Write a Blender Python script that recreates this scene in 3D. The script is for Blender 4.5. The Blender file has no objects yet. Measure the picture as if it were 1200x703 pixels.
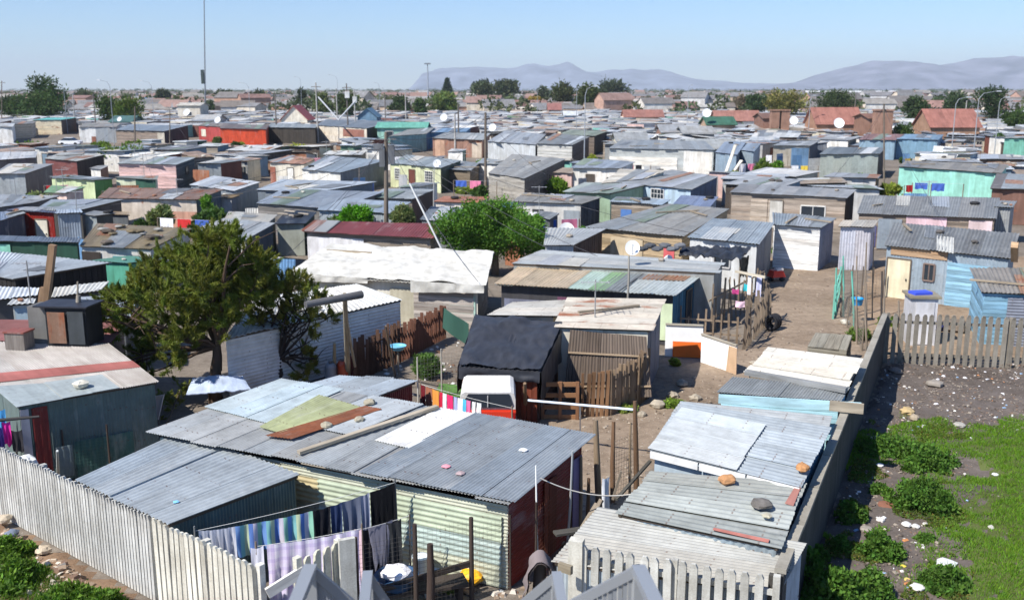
import bpy, math, random
import numpy as np
from mathutils import Vector, noise
random.seed(7); RNG = np.random.default_rng(7)
R = math.radians
scene = bpy.context.scene
COL = scene.collection
F = 1150.0; PITCH = R(12.1); H = 10.0
CP, SP = math.cos(PITCH), math.sin(PITCH)

# ---------------------------------------------------------------- camera maths (photo pixels -> places on the plain)
def ray(px, py):
    a = (px - 600) / F; b = -(py - 351.5) / F
    return Vector((a, CP + b * SP, -SP + b * CP))
def P(px, py, z=0.0):
    d = ray(px, py)
    t = (z - H) / d.z
    return Vector((0, 0, H)) + d * t
def PD(px, py, dist):
    d = ray(px, py)
    return Vector((0, 0, H)) + d * (dist / d.y)
def proj(p):
    x, y, z = p[0], p[1], p[2] - H
    dep = y * CP - z * SP
    up = y * SP + z * CP
    return (600 + F * x / dep, 351.5 - F * up / dep, dep)
def c(r, g, b):
    f = lambda u: ((u / 255 + .055) / 1.055) ** 2.4 if u > 10 else u / 255 / 12.92
    return (f(r), f(g), f(b))

# ---------------------------------------------------------------- materials
MATS = {}
def nt_new(name):
    m = bpy.data.materials.new(name); m.use_nodes = True
    nt = m.node_tree; nt.nodes.clear()
    out = nt.nodes.new('ShaderNodeOutputMaterial'); bs = nt.nodes.new('ShaderNodeBsdfPrincipled')
    nt.links.new(bs.outputs[0], out.inputs[0])
    return m, nt, bs, out
class NB:
    def __init__(s, nt): s.nt = nt
    def n(s, t, **k):
        x = s.nt.nodes.new(t)
        for a, b in k.items(): setattr(x, a, b)
        return x
    def l(s, a, b): s.nt.links.new(a, b)
    def math(s, op, a, b=None, clamp=False):
        x = s.n('ShaderNodeMath', operation=op); x.use_clamp = clamp
        for i, v in enumerate((a, b)):
            if v is None: continue
            if isinstance(v, (int, float)): x.inputs[i].default_value = v
            else: s.l(v, x.inputs[i])
        return x.outputs[0]
    def mix(s, fac, a, b, mode='MIX'):
        x = s.n('ShaderNodeMix', data_type='RGBA', blend_type=mode)
        for i, v in ((0, fac), (6, a), (7, b)):
            if isinstance(v, (int, float)): x.inputs[i].default_value = v
            elif isinstance(v, tuple): x.inputs[i].default_value = (*v[:3], 1)
            else: s.l(v, x.inputs[i])
        return x.outputs[2]
    def vec(s, scale, off=None):
        uv = s.n('ShaderNodeUVMap'); uv.uv_map = 'UVMap'
        oi = s.n('ShaderNodeObjectInfo')
        cx = s.n('ShaderNodeVectorMath', operation='MULTIPLY'); s.l(uv.outputs[0], cx.inputs[0]); cx.inputs[1].default_value = scale
        m2 = s.math('MULTIPLY', oi.outputs['Random'], 93.0)
        ad = s.n('ShaderNodeVectorMath', operation='ADD'); s.l(cx.outputs[0], ad.inputs[0]); s.l(m2, ad.inputs[1])
        return ad.outputs[0]
    def noise(s, scale, det=4, rough=.55, vec=None, sc=1.0):
        x = s.n('ShaderNodeTexNoise'); s.l(vec if vec is not None else s.vec(scale), x.inputs['Vector'])
        x.inputs['Scale'].default_value = sc; x.inputs['Detail'].default_value = det; x.inputs['Roughness'].default_value = rough
        return x.outputs['Fac']
    def ramp(s, v, lo, hi, a=0.0, b=1.0):
        x = s.n('ShaderNodeMapRange'); s.l(v, x.inputs[0])
        for i, q in ((1, lo), (2, hi), (3, a), (4, b)):
            if isinstance(q, (int, float)): x.inputs[i].default_value = q
            else: s.l(q, x.inputs[i])
        return x.outputs[0]
    def base(s):
        oi = s.n('ShaderNodeObjectInfo'); at = s.n('ShaderNodeAttribute', attribute_name='tone')
        return s.mix(1.0, oi.outputs['Color'], at.outputs['Color'], 'MULTIPLY')
    def rustattr(s):
        at = s.n('ShaderNodeAttribute', attribute_name='rust'); at.attribute_type = 'OBJECT'
        return at.outputs['Fac']
def mk(kind):
    if kind in MATS: return MATS[kind]
    m, nt, bs, out = nt_new(kind); b = NB(nt)
    bs.inputs['Roughness'].default_value = .7; bs.inputs['Specular IOR Level'].default_value = .3
    col = b.base()
    if kind == 'metal':
        st = b.noise((11, .22, 1), 3); lo = b.noise((.9, .7, 1), 7, .68); fn = b.noise((5, 5, 1), 5)
        f = b.math('ADD', b.math('MULTIPLY', st, .3), b.math('ADD', b.math('MULTIPLY', lo, .7), b.math('MULTIPLY', fn, .3)))
        col = b.mix(1.0, col, b.mix(b.ramp(f, .45, .85), (.62, .6, .57), (1.17, 1.15, 1.1)), 'MULTIPLY')
        # rows of rusting nail heads
        sx = b.n('ShaderNodeSeparateXYZ'); uvn = b.n('ShaderNodeUVMap'); uvn.uv_map = 'UVMap'; b.l(uvn.outputs[0], sx.inputs[0])
        fv = b.math('FRACT', b.math('MULTIPLY', sx.outputs[1], 1.15)); fu = b.math('FRACT', b.math('MULTIPLY', sx.outputs[0], 6.58))
        nl = b.math('MULTIPLY', b.ramp(fv, .035, .045, 1, 0), b.ramp(fu, .28, .34, 1, 0)); nl = b.math('MULTIPLY', nl, b.ramp(b.noise((3, 3, 1), 2), .42, .5))
        col = b.mix(b.math('MULTIPLY', nl, .6), col, c(96, 70, 58))
        # pale weathering
        wl = b.ramp(b.noise((1.6, .5, 1), 6, .7), .55, .7); col = b.mix(b.math('MULTIPLY', wl, .25), col, c(205, 205, 200))
        ru = b.rustattr(); rn = b.noise((1.1, .45, 1), 8, .65); r2 = b.noise((9, 1.2, 1), 4)
        rn = b.math('ADD', b.math('MULTIPLY', rn, .75), b.math('MULTIPLY', r2, .25))
        th = b.math('SUBTRACT', .74, b.math('MULTIPLY', ru, .42))
        mask = b.ramp(rn, th, b.math('ADD', th, .07))
        rc = b.mix(fn, c(92, 48, 32), c(168, 104, 72))
        col = b.mix(b.math('MULTIPLY', mask, .9), col, rc)
        bs.inputs['Metallic'].default_value = .06; b.l(b.ramp(mask, 0, 1, .55, .9), bs.inputs['Roughness'])
        bp = b.n('ShaderNodeBump'); bp.inputs['Strength'].default_value = .5; bp.inputs['Distance'].default_value = .03
        b.l(b.noise((1.5, 1.5, 1), 5), bp.inputs['Height']); b.l(bp.outputs[0], bs.inputs['Normal'])
    elif kind == 'wood':
        g = b.noise((22, 1.2, 1), 4); lo = b.noise((1.2, .6, 1), 4)
        f = b.math('ADD', b.math('MULTIPLY', g, .6), b.math('MULTIPLY', lo, .5))
        col = b.mix(1.0, col, b.mix(b.ramp(f, .35, .75), (.55, .53, .5), (1.3, 1.28, 1.25)), 'MULTIPLY')
        bs.inputs['Roughness'].default_value = .9
    elif kind == 'board':
        lo = b.noise((.7, .7, 1), 6, .65); st = b.noise((4, .4, 1), 4)
        f = b.math('ADD', b.math('MULTIPLY', lo, .6), b.math('MULTIPLY', st, .4))
        col = b.mix(1.0, col, b.mix(b.ramp(f, .36, .64), (.62, .59, .54), (1.08, 1.07, 1.05)), 'MULTIPLY')
        hs = b.n('ShaderNodeHueSaturation'); hs.inputs['Saturation'].default_value = .86; b.l(col, hs.inputs['Color']); col = hs.outputs[0]
        ru = b.rustattr(); rn = b.noise((1.3, .9, 1), 8, .7)
        th = b.math('SUBTRACT', .74, b.math('MULTIPLY', ru, .42)); mask = b.ramp(rn, th, b.math('ADD', th, .05))
        col = b.mix(b.math('MULTIPLY', mask, .85), col, b.mix(st, c(120, 60, 38), c(175, 110, 75)))
    elif kind == 'concrete':
        lo = b.noise((.8, .8, 1), 6, .7); st = b.noise((5, .5, 1), 4); fn = b.noise((30, 30, 1), 3)
        f = b.math('ADD', b.math('MULTIPLY', lo, .5), b.math('ADD', b.math('MULTIPLY', st, .35), b.math('MULTIPLY', fn, .2)))
        col = b.mix(1.0, col, b.mix(b.ramp(f, .42, .62), (.62, .60, .56), (1.1, 1.1, 1.08)), 'MULTIPLY')
        bs.inputs['Roughness'].default_value = .95
        bp = b.n('ShaderNodeBump'); bp.inputs['Strength'].default_value = .3; bp.inputs['Distance'].default_value = .01
        b.l(fn, bp.inputs['Height']); b.l(bp.outputs[0], bs.inputs['Normal'])
    elif kind == 'tarp':
        lo = b.noise((2, 2, 1), 6, .6)
        col = b.mix(1.0, col, b.mix(b.ramp(lo, .35, .65), (.75, .74, .72), (1.1, 1.1, 1.1)), 'MULTIPLY')
        bs.inputs['Roughness'].default_value = .5
        bp = b.n('ShaderNodeBump'); bp.inputs['Strength'].default_value = .7; bp.inputs['Distance'].default_value = .06
        b.l(b.noise((2.2, 1.2, 1), 5), bp.inputs['Height']); b.l(bp.outputs[0], bs.inputs['Normal'])
    elif kind == 'plain':
        fn = b.noise((3, 3, 1), 4)
        col = b.mix(1.0, col, b.mix(fn, (.85, .84, .82), (1.1, 1.1, 1.1)), 'MULTIPLY')
    elif kind == 'cloth':
        fn = b.noise((8, 2, 1), 4)
        col = b.mix(1.0, col, b.mix(fn, (.85, .85, .85), (1.1, 1.1, 1.1)), 'MULTIPLY')
        bs.inputs['Roughness'].default_value = 1.0
    elif kind == 'gloss':
        bs.inputs['Roughness'].default_value = .35; bs.inputs['Specular IOR Level'].default_value = .5
    elif kind == 'glass':
        bs.inputs['Roughness'].default_value = .12; bs.inputs['Specular IOR Level'].default_value = .6
    elif kind == 'leaf':
        bs.inputs['Roughness'].default_value = .75
        tr = b.n('ShaderNodeBsdfTranslucent'); b.l(b.mix(1.0, col, (1.2, 1.3, .6), 'MULTIPLY'), tr.inputs[0])
        mx = b.n('ShaderNodeMixShader'); mx.inputs[0].default_value = .3
        b.l(bs.outputs[0], mx.inputs[1]); b.l(tr.outputs[0], mx.inputs[2]); b.l(mx.outputs[0], out.inputs[0])
    elif kind == 'soil':
        geo = b.n('ShaderNodeNewGeometry')
        n1 = b.noise(None, 8, .65, geo.outputs['Position'], .25); n2 = b.noise(None, 6, .7, geo.outputs['Position'], 3.0); n3 = b.noise(None, 3, .6, geo.outputs['Position'], 25.0)
        f = b.math('ADD', b.math('MULTIPLY', n1, .45), b.math('ADD', b.math('MULTIPLY', n2, .35), b.math('MULTIPLY', n3, .25)))
        col = b.mix(1.0, col, b.mix(b.ramp(f, .4, .66), (.5, .46, .42), (1.3, 1.3, 1.3)), 'MULTIPLY')
        vo = b.n('ShaderNodeTexVoronoi'); b.l(geo.outputs['Position'], vo.inputs['Vector']); vo.inputs['Scale'].default_value = 9
        pb = b.ramp(vo.outputs['Distance'], .14, .20, 1, 0); wn = b.n('ShaderNodeSeparateColor'); b.l(vo.outputs['Color'], wn.inputs[0])
        pb = b.math('MULTIPLY', pb, b.ramp(wn.outputs[0], .9, .92)); col = b.mix(pb, col, b.mix(wn.outputs[1], c(120, 110, 98), c(176, 168, 158)))
        bs.inputs['Roughness'].default_value = 1.0
        bp = b.n('ShaderNodeBump'); bp.inputs['Strength'].default_value = .6; bp.inputs['Distance'].default_value = .05
        b.l(f, bp.inputs['Height']); b.l(bp.outputs[0], bs.inputs['Normal'])
    elif kind == 'rock':
        geo = b.n('ShaderNodeNewGeometry')
        n1 = b.noise(None, 10, .6, geo.outputs['Position'], .0042)
        col = b.mix(1.0, col, b.mix(b.ramp(n1, .35, .65), (.4, .42, .45), (1.6, 1.5, 1.4)), 'MULTIPLY')
        bs.inputs['Roughness'].default_value = 1.0
    b.l(col, bs.inputs['Base Color'])
    MATS[kind] = m
    return m
def cloth_stripe(name, cols, n, across=False, check=None):
    m, nt, bs, out = nt_new(name); b = NB(nt)
    uv = b.n('ShaderNodeUVMap'); uv.uv_map = 'UVMap'; sx = b.n('ShaderNodeSeparateXYZ'); b.l(uv.outputs[0], sx.inputs[0])
    def rampn(src, freq, cl):
        x = b.math('FRACT', b.math('MULTIPLY', src, freq))
        r = b.n('ShaderNodeValToRGB'); r.color_ramp.interpolation = 'CONSTANT'; b.l(x, r.inputs[0])
        while len(r.color_ramp.elements) < len(cl): r.color_ramp.elements.new(.5)
        for i, k in enumerate(cl):
            r.color_ramp.elements[i].position = i / len(cl); r.color_ramp.elements[i].color = (*k, 1)
        return r.outputs[0]
    col = rampn(sx.outputs[1 if across else 0], n, cols)
    if check: col = b.mix(1.0, col, rampn(sx.outputs[0 if across else 1], n, check), 'MULTIPLY')
    b.l(col, bs.inputs['Base Color']); bs.inputs['Roughness'].default_value = 1
    MATS[name] = m
    return name

# ---------------------------------------------------------------- mesh building
def lerp(a, b, t): return a + (b - a) * t
def bil(A, B, C, D, u, v): return lerp(lerp(A, B, u), lerp(D, C, u), v)
class MB:
    def __init__(s): s.v = []; s.f = []; s.uv = []; s.c = []; s.s = []
    def raw(s, pts, faces, uvs=None, col=(1, 1, 1), smooth=False):
        o = len(s.v); s.v += [tuple(p) for p in pts]
        for f in faces:
            s.f.append([o + i for i in f]); s.c.append(col); s.s.append(smooth)
            if uvs: s.uv += [uvs[i] for i in f]
            else:
                a, b_, d = Vector(pts[f[0]]), Vector(pts[f[1]]), Vector(pts[f[-1]])
                n = (b_ - a).cross(d - a); ax, ay, az = abs(n.x), abs(n.y), abs(n.z)
                for i in f:
                    p = pts[i]
                    s.uv.append((p[0], p[1]) if az >= ax and az >= ay else ((p[1], p[2]) if ax > ay else (p[0], p[2])))
    def box(s, ctr, size, rz=0, col=(1, 1, 1), rx=0, top=1.0):
        cz, sz = math.cos(rz), math.sin(rz); pts = []
        hx, hy, hz = size[0] / 2, size[1] / 2, size[2] / 2
        cx_, sx_ = math.cos(rx), math.sin(rx)
        for z in (-1, 1):
            k = top if z > 0 else 1
            for x, y in ((-1, -1), (1, -1), (1, 1), (-1, 1)):
                X, Y, Z = x * hx * k, y * hy * k, z * hz
                Y, Z = Y * cx_ - Z * sx_, Y * sx_ + Z * cx_
                pts.append((ctr[0] + X * cz - Y * sz, ctr[1] + X * sz + Y * cz, ctr[2] + Z))
        s.raw(pts, [(0, 3, 2, 1), (4, 5, 6, 7), (0, 1, 5, 4), (1, 2, 6, 5), (2, 3, 7, 6), (3, 0, 4, 7)], None, col)
        return s
    def beam(s, a, b_, w, h, col=(1, 1, 1)):
        a, b_ = Vector(a), Vector(b_); d = (b_ - a); L = d.length
        if L < 1e-5: return s
        d /= L; up = Vector((0, 0, 1)) if abs(d.z) < .95 else Vector((0, 1, 0))
        r = d.cross(up).normalized(); u = r.cross(d)
        pts = []
        for q in (a, b_):
            for x, y in ((-1, -1), (1, -1), (1, 1), (-1, 1)): pts.append(q + r * (x * w / 2) + u * (y * h / 2))
        uv = [(0, 0), (.1, 0), (.2, 0), (.3, 0), (0, L), (.1, L), (.2, L), (.3, L)]
        s.raw(pts, [(0, 1, 2, 3), (7, 6, 5, 4), (0, 4, 5, 1), (1, 5, 6, 2), (2, 6, 7, 3), (3, 7, 4, 0)], uv, col)
        return s
    def tube(s, pts, rad, n=8, col=(1, 1, 1), caps=True):
        pts = [Vector(p) for p in pts]
        if not hasattr(rad, '__len__'): rad = [rad] * len(pts)
        vs = []; uvs = []; L = 0; prev = None
        for i, p in enumerate(pts):
            d = (pts[min(i + 1, len(pts) - 1)] - pts[max(i - 1, 0)]).normalized()
            ref = Vector((0, 0, 1)) if abs(d.z) < .9 else Vector((1, 0, 0))
            r = d.cross(ref).normalized() if prev is None else (prev - d * prev.dot(d)).normalized()
            prev = r; u = r.cross(d)
            if i: L += (pts[i] - pts[i - 1]).length
            for k in range(n):
                a = 2 * math.pi * k / n
                vs.append(p + (r * math.cos(a) + u * math.sin(a)) * rad[i]); uvs.append((k * 2 * math.pi * rad[i] / n, L))
        fs = []
        for i in range(len(pts) - 1):
            for k in range(n):
                k2 = (k + 1) % n; fs.append((i * n + k, (i + 1) * n + k, (i + 1) * n + k2, i * n + k2))
        s.raw(vs, fs, uvs, col, True)
        if caps:
            m = len(pts) - 1
            s.raw(vs[:n], [tuple(range(n))], None, col); s.raw(vs[m * n:], [tuple(range(n - 1, -1, -1))], None, col)
        return s
    def lathe(s, base, prof, n=14, col=(1, 1, 1), ax=None, smooth=True):
        # prof: (radius, height) pairs around z through base
        vs = []
        for r, z in prof:
            for k in range(n):
                a = 2 * math.pi * k / n; vs.append((base[0] + r * math.cos(a), base[1] + r * math.sin(a), base[2] + z))
        fs = [(i * n + k, i * n + (k + 1) % n, (i + 1) * n + (k + 1) % n, (i + 1) * n + k) for i in range(len(prof) - 1) for k in range(n)]
        s.raw(vs, fs, None, col, smooth); s.raw(vs[:n], [tuple(range(n - 1, -1, -1))], None, col); s.raw(vs[-n:], [tuple(range(n))], None, col)
        return s
    def sheet(s, A, B, C, D, wave=None, thick=.006, off=0, nv=2, col=(1, 1, 1), uo=(0, 0), bend=0, wav0=0, nu=None, fn=None):
        A, B, C, D = map(Vector, (A, B, C, D))
        N = (B - A).cross(D - A).normalized(); U = ((B - A).length + (C - D).length) / 2; V = ((D - A).length + (C - B).length) / 2
        nu = nu or (max(2, int(U / wave[0] * (6 if wave[1] > .007 else 4)) + 1) if wave else 2)
        top = []; bot = []; uvs = []
        for j in range(nv):
            v = j / (nv - 1)
            for i in range(nu):
                u = i / (nu - 1); p = bil(A, B, C, D, u, v)
                o = off + (wave[1] * math.sin(2 * math.pi * (wav0 + u * U) / wave[0]) if wave else 0) + bend * math.sin(math.pi * v)
                if fn: o += fn(u, v)
                top.append(p + N * o); bot.append(p + N * (o - thick)); uvs.append((uo[0] + u * U, uo[1] + v * V))
        fs = [(j * nu + i, j * nu + i + 1, (j + 1) * nu + i + 1, (j + 1) * nu + i) for j in range(nv - 1) for i in range(nu - 1)]
        s.raw(top, fs, uvs, col, bool(wave) or bool(fn)); s.raw(bot, [tuple(reversed(f)) for f in fs], uvs, col, bool(wave) or bool(fn))
        def side(idx):
            for a, b_ in zip(idx[:-1], idx[1:]): s.raw([top[a], top[b_], bot[b_], bot[a]], [(3, 2, 1, 0)], [uvs[a], uvs[b_], uvs[b_], uvs[a]], col)
        side(list(range(nu))); side([(nv - 1) * nu + i for i in range(nu - 1, -1, -1)])
        side([j * nu for j in range(nv - 1, -1, -1)]); side([j * nu + nu - 1 for j in range(nv)])
        return s
    def panel(s, A, B, C, D, w=.8, wave=None, thick=.006, lenj=.05, tonej=.12, lift=.008, over=.03, nv=2, skip=0, hue=.03, bend=0):
        A, B, C, D = map(Vector, (A, B, C, D)); U = (B - A).length; V = max((D - A).length, .01)
        n = max(1, round(U / w)); e = over / max(U, .01)
        for k in range(n):
            if skip and random.random() < skip: continue
            u0, u1 = max(0, k / n - e * .5), min(1, (k + 1) / n + e * .5)
            v0 = -random.random() * lenj / V; v1 = 1 + random.random() * lenj / V
            t = 1 + random.uniform(-tonej, tonej); h = random.uniform(-hue, hue)
            s.sheet(bil(A, B, C, D, u0, v0), bil(A, B, C, D, u1, v0), bil(A, B, C, D, u1, v1), bil(A, B, C, D, u0, v1),
                    wave, thick, off=lift * (k % 2) + random.random() * lift * .5, nv=nv, col=(t * (1 + h), t, t * (1 - h)),
                    uo=(u0 * U + k * 3.1, random.random() * 5), wav0=u0 * U, bend=bend)
        return s
    def arr(s): return s
    def build(s, name, mat, parent=None, color=(1, 1, 1), rust=0.0, loc=None, label=None):
        origin = Vector(parent['_o']) if parent is not None else (Vector(loc) if loc is not None else s.basept())
        me = bpy.data.meshes.new(name)
        if s.f:
            v = np.array(s.v, dtype=np.float32) - np.array(origin, dtype=np.float32)
            me.vertices.add(len(v)); me.vertices.foreach_set('co', v.ravel())
            ln = np.array([len(f) for f in s.f], dtype=np.int32); st = np.concatenate(([0], np.cumsum(ln)[:-1])).astype(np.int32)
            li = np.array([i for f in s.f for i in f], dtype=np.int32)
            me.loops.add(len(li)); me.loops.foreach_set('vertex_index', li)
            me.polygons.add(len(s.f)); me.polygons.foreach_set('loop_start', st); me.polygons.foreach_set('loop_total', ln)
            me.polygons.foreach_set('use_smooth', np.array(s.s, dtype=bool))
            uvl = me.uv_layers.new(name='UVMap'); uvl.data.foreach_set('uv', np.array(s.uv, dtype=np.float32).ravel())
            ca = me.color_attributes.new('tone', 'FLOAT_COLOR', 'CORNER')
            cc = np.repeat(np.array([(*k, 1) for k in s.c], dtype=np.float32), ln, axis=0); ca.data.foreach_set('color', cc.ravel())
            me.update(calc_edges=True)
        me.materials.append(mk(mat) if mat not in MATS else MATS[mat])
        o = bpy.data.objects.new(name, me); COL.objects.link(o)
        o.color = (*color, 1)
        if rust: o['rust'] = float(rust)
        if parent is not None: o.parent = parent; o['_o'] = tuple(origin)
        else: o.location = origin; o['_o'] = tuple(origin)
        if label: o['label'] = label
        return o
    def basept(s):
        a = np.array(s.v); return Vector((float(a[:, 0].mean()), float(a[:, 1].mean()), float(a[:, 2].min())))
ALL = []
def tag(o, label, cat, group=None, kind=None):
    if label: o['label'] = label
    if cat: o['category'] = cat
    if group: o['group'] = group
    o['kind'] = kind or 'thing'
    ALL.append(o)
    return o
def struct(o): o['kind'] = 'structure'; return o
def stuff(o, label, cat): o['label'] = label; o['category'] = cat; o['kind'] = 'stuff'; return o
def thing(name, label, cat, loc, group=None):
    o = bpy.data.objects.new(name, None); COL.objects.link(o); o.location = Vector(loc); o['_o'] = tuple(loc); o.empty_display_size = .3
    return tag(o, label, cat, group)

# ---------------------------------------------------------------- landmarks for telling look-alikes apart
LM = [(490, 205, 'the pale green house'), (239, 118, 'the tall thin mast'), (270, 165, 'the orange walled shack'), (1112, 210, 'the turquoise wall'),
      (775, 190, 'the long white building'), (452, 150, 'the main utility pole'), (575, 265, 'the big round tree'), (175, 205, 'the pink shed'),
      (53, 115, 'the tall two-lobed tree'), (985, 148, 'the red tiled roofs'), (50, 262, 'the dark red shed'), (615, 205, 'the grey plank house'),
      (940, 280, 'the white shed by the path'), (690, 115, 'the gum trees'), (345, 118, 'the red gabled hall'), (760, 225, 'the light blue house'),
      (570, 180, 'the bare wooden pole'), (140, 125, 'the broad dark trees'), (860, 150, 'the green sheeted roof'), (1115, 145, 'the curved street lamps'), (405, 120, 'the paired poles')]
AUTO = {}
def auto(o, base, px, py, maxw=11):
    best = min(LM, key=lambda m: (m[0] - px) ** 2 + ((m[1] - py) * 2) ** 2); dx, dy = px - best[0], py - best[1]
    if abs(dx) < 28: rel = 'behind' if dy < -4 else 'in front of'
    else: rel = ('far ' if abs(dx) > 110 else '') + ('left of' if dx < 0 else 'right of')
    o['label'] = f'{base} {rel} {best[2]}'; AUTO.setdefault(o['label'], []).append((px, o))
ORD = 'first second third fourth fifth sixth seventh eighth ninth tenth eleventh twelfth'.split()
def finish_auto():
    for lb, l in AUTO.items():
        if len(l) < 2: continue
        l.sort(key=lambda t: t[0])
        for k, (px, o) in enumerate(l):
            n = ORD[k] if k < len(ORD) else str(k + 1) + 'th'
            o['label'] = (lb + (', leftmost' if k == 0 else (', rightmost' if k == len(l) - 1 else f', {n} from the left')))

# ---------------------------------------------------------------- shacks
FOOT = []; PROT = []; PROTZ = []
def wallmesh(kind, A, B, C, D, near):
    mb = MB()
    if kind == 'cv': mb.panel(A, B, C, D, w=.72, wave=(.076, .009) if near > 1 else ((.152, .012) if near else None), lenj=.0, tonej=.08)
    elif kind == 'ch':
        L = (B - A).length; hh = max((D - A).length, .1)
        if near: mb.panel(B, C, D, A, w=.72, wave=(.076, .009) if near > 1 else (.12, .012), lenj=.02, tonej=.07)
        else: mb.panel(B, C, D, A, w=.36, lenj=.02, tonej=.09)
    elif kind == 'ph': mb.panel(B, C, D, A, w=.17, thick=.02, lenj=.02, tonej=.25, lift=.012, over=-.012 if near else 0)
    elif kind == 'pv': mb.panel(A, B, C, D, w=.16, thick=.02, lenj=.03, tonej=.25, lift=.012, over=-.012 if near else 0)
    else: mb.panel(A, B, C, D, w=1.22, thick=.012, lenj=0, tonej=.05, lift=.004, over=0, hue=.01)
    return mb
MATOF = {'cv': 'metal', 'ch': 'metal', 'ph': 'wood', 'pv': 'wood', 'b': 'board'}
def shack_w(label, q, wf, wr=None, roof=((.4, .42, .45), .1, 'v'), near=0, oh=.15, feats=(), name='shack', cat='shack', group=None, wl=None, wb=None, rw=.75, rj=.1, bend=0, roofmat='metal', rtone=.14, gap=.04, rwave=None):
    A, B, C, D = [Vector(p) for p in q]
    if near == 0:
        rg0 = random.Random(int(abs(A.x * 371 + A.y * 77))); A.z += rg0.uniform(-.1, .1); B.z += rg0.uniform(-.1, .1); C.z += rg0.uniform(-.12, .12); D.z += rg0.uniform(-.12, .12); rj = max(rj, .22); rtone = max(rtone, .2)
    ctr = (A + B + C + D) / 4
    root = thing(name, label, cat, (ctr.x, ctr.y, 0), group)
    Lu = ((B - A).length + (C - D).length) / 2; Lv = ((D - A).length + (C - B).length) / 2
    eu, ev = min(.2, oh / Lu), min(.2, oh / Lv)
    tp = [bil(A, B, C, D, *uv) - Vector((0, 0, gap)) for uv in ((eu, ev), (1 - eu, ev), (1 - eu, 1 - ev), (eu, 1 - ev))]
    bt = [Vector((p.x, p.y, 0)) for p in tp]
    wr = wr or wf; wl = wl or wf; wb = wb or wr
    W = {}
    for key, i, j, w in (('f', 0, 1, wf), ('r', 1, 2, wr), ('b', 2, 3, wb), ('l', 3, 0, wl)):
        if w == 'open': continue
        quad = (bt[i], bt[j], tp[j], tp[i]); W[key] = quad
        wallmesh(w[0], *quad, near if key in 'fr' else 0).build('wall', MATOF[w[0]], root, w[1], w[2] if len(w) > 2 else 0)
    mb = MB(); wv = rwave or (.076, .013) if near > 1 else ((.17, .018) if near else None)
    if roof[2] == 'v': mb.panel(A, B, C, D, w=rw, wave=wv, thick=.01, lenj=rj, tonej=rtone, lift=.012, nv=3 if bend else 2, bend=bend)
    else: mb.panel(B, C, D, A, w=rw, wave=wv, thick=.01, lenj=rj, tonej=rtone, lift=.012, nv=3 if bend else 2, bend=bend)
    rf = mb.build('roof', roofmat, root, roof[0], roof[1])
    if near < 2 and roofmat == 'metal' and Lu > 2.5 and ctr.y > 38:
        rg = random.Random(int(abs(ctr.x * 131 + ctr.y * 977)))
        for t in range(rg.choice((0, 1, 2, 2, 3))):
            u0 = rg.uniform(0, .75); u1 = min(1.0, u0 + rg.uniform(.8, 1.9) / Lu); v0 = rg.choice((-.02, .3, .45)); v1 = rg.choice((.55, .7, 1.0, 1.0))
            cc, ru_ = rg.choice([(c(186, 190, 192), .05), (c(120, 124, 128), .05), (c(150, 118, 96), .5), (c(196, 194, 186), .1), (c(140, 146, 150), .3), (c(126, 140, 126), .1), (c(164, 170, 178), .02)])
            sk_ = rg.uniform(-.04, .04); roof_sheet(rf, (A, B, C, D), [(u0, v0), (u1, v0 + sk_), (u1 + sk_, v1), (u0 + sk_, v1)], cc, ru_, .035, (.17, .018) if near else None, tone=.1)
    # rafters and edge battens under the sheets
    fr = MB(); dz = Vector((0, 0, -.05))
    for u in (eu * .9, 1 - eu * .9): fr.beam(bil(A, B, C, D, u, ev * .3) + dz, bil(A, B, C, D, u, 1 - ev * .3) + dz, .05, .07)
    for v in (ev * .9, 1 - ev * .9): fr.beam(bil(A, B, C, D, .01, v) + dz, bil(A, B, C, D, .99, v) + dz, .05, .06)
    if near or Lu > 3: fr.build('roof_frame', 'wood', root, c(84, 74, 64))
    for ft in feats: feat(root, W, ft)
    FOOT.append([p.xy for p in (A, B, C, D)]); PROTZ.append([p.z for p in (A, B, C, D)])
    sx = [proj(p) for p in (A, B, C, D, bt[0], bt[1])]
    PROT.append((min(p[0] for p in sx), min(p[1] for p in sx), max(p[0] for p in sx), max(p[1] for p in sx), ctr.y))
    root['_d'] = ctr.y
    return root, rf, (A, B, C, D)
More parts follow.
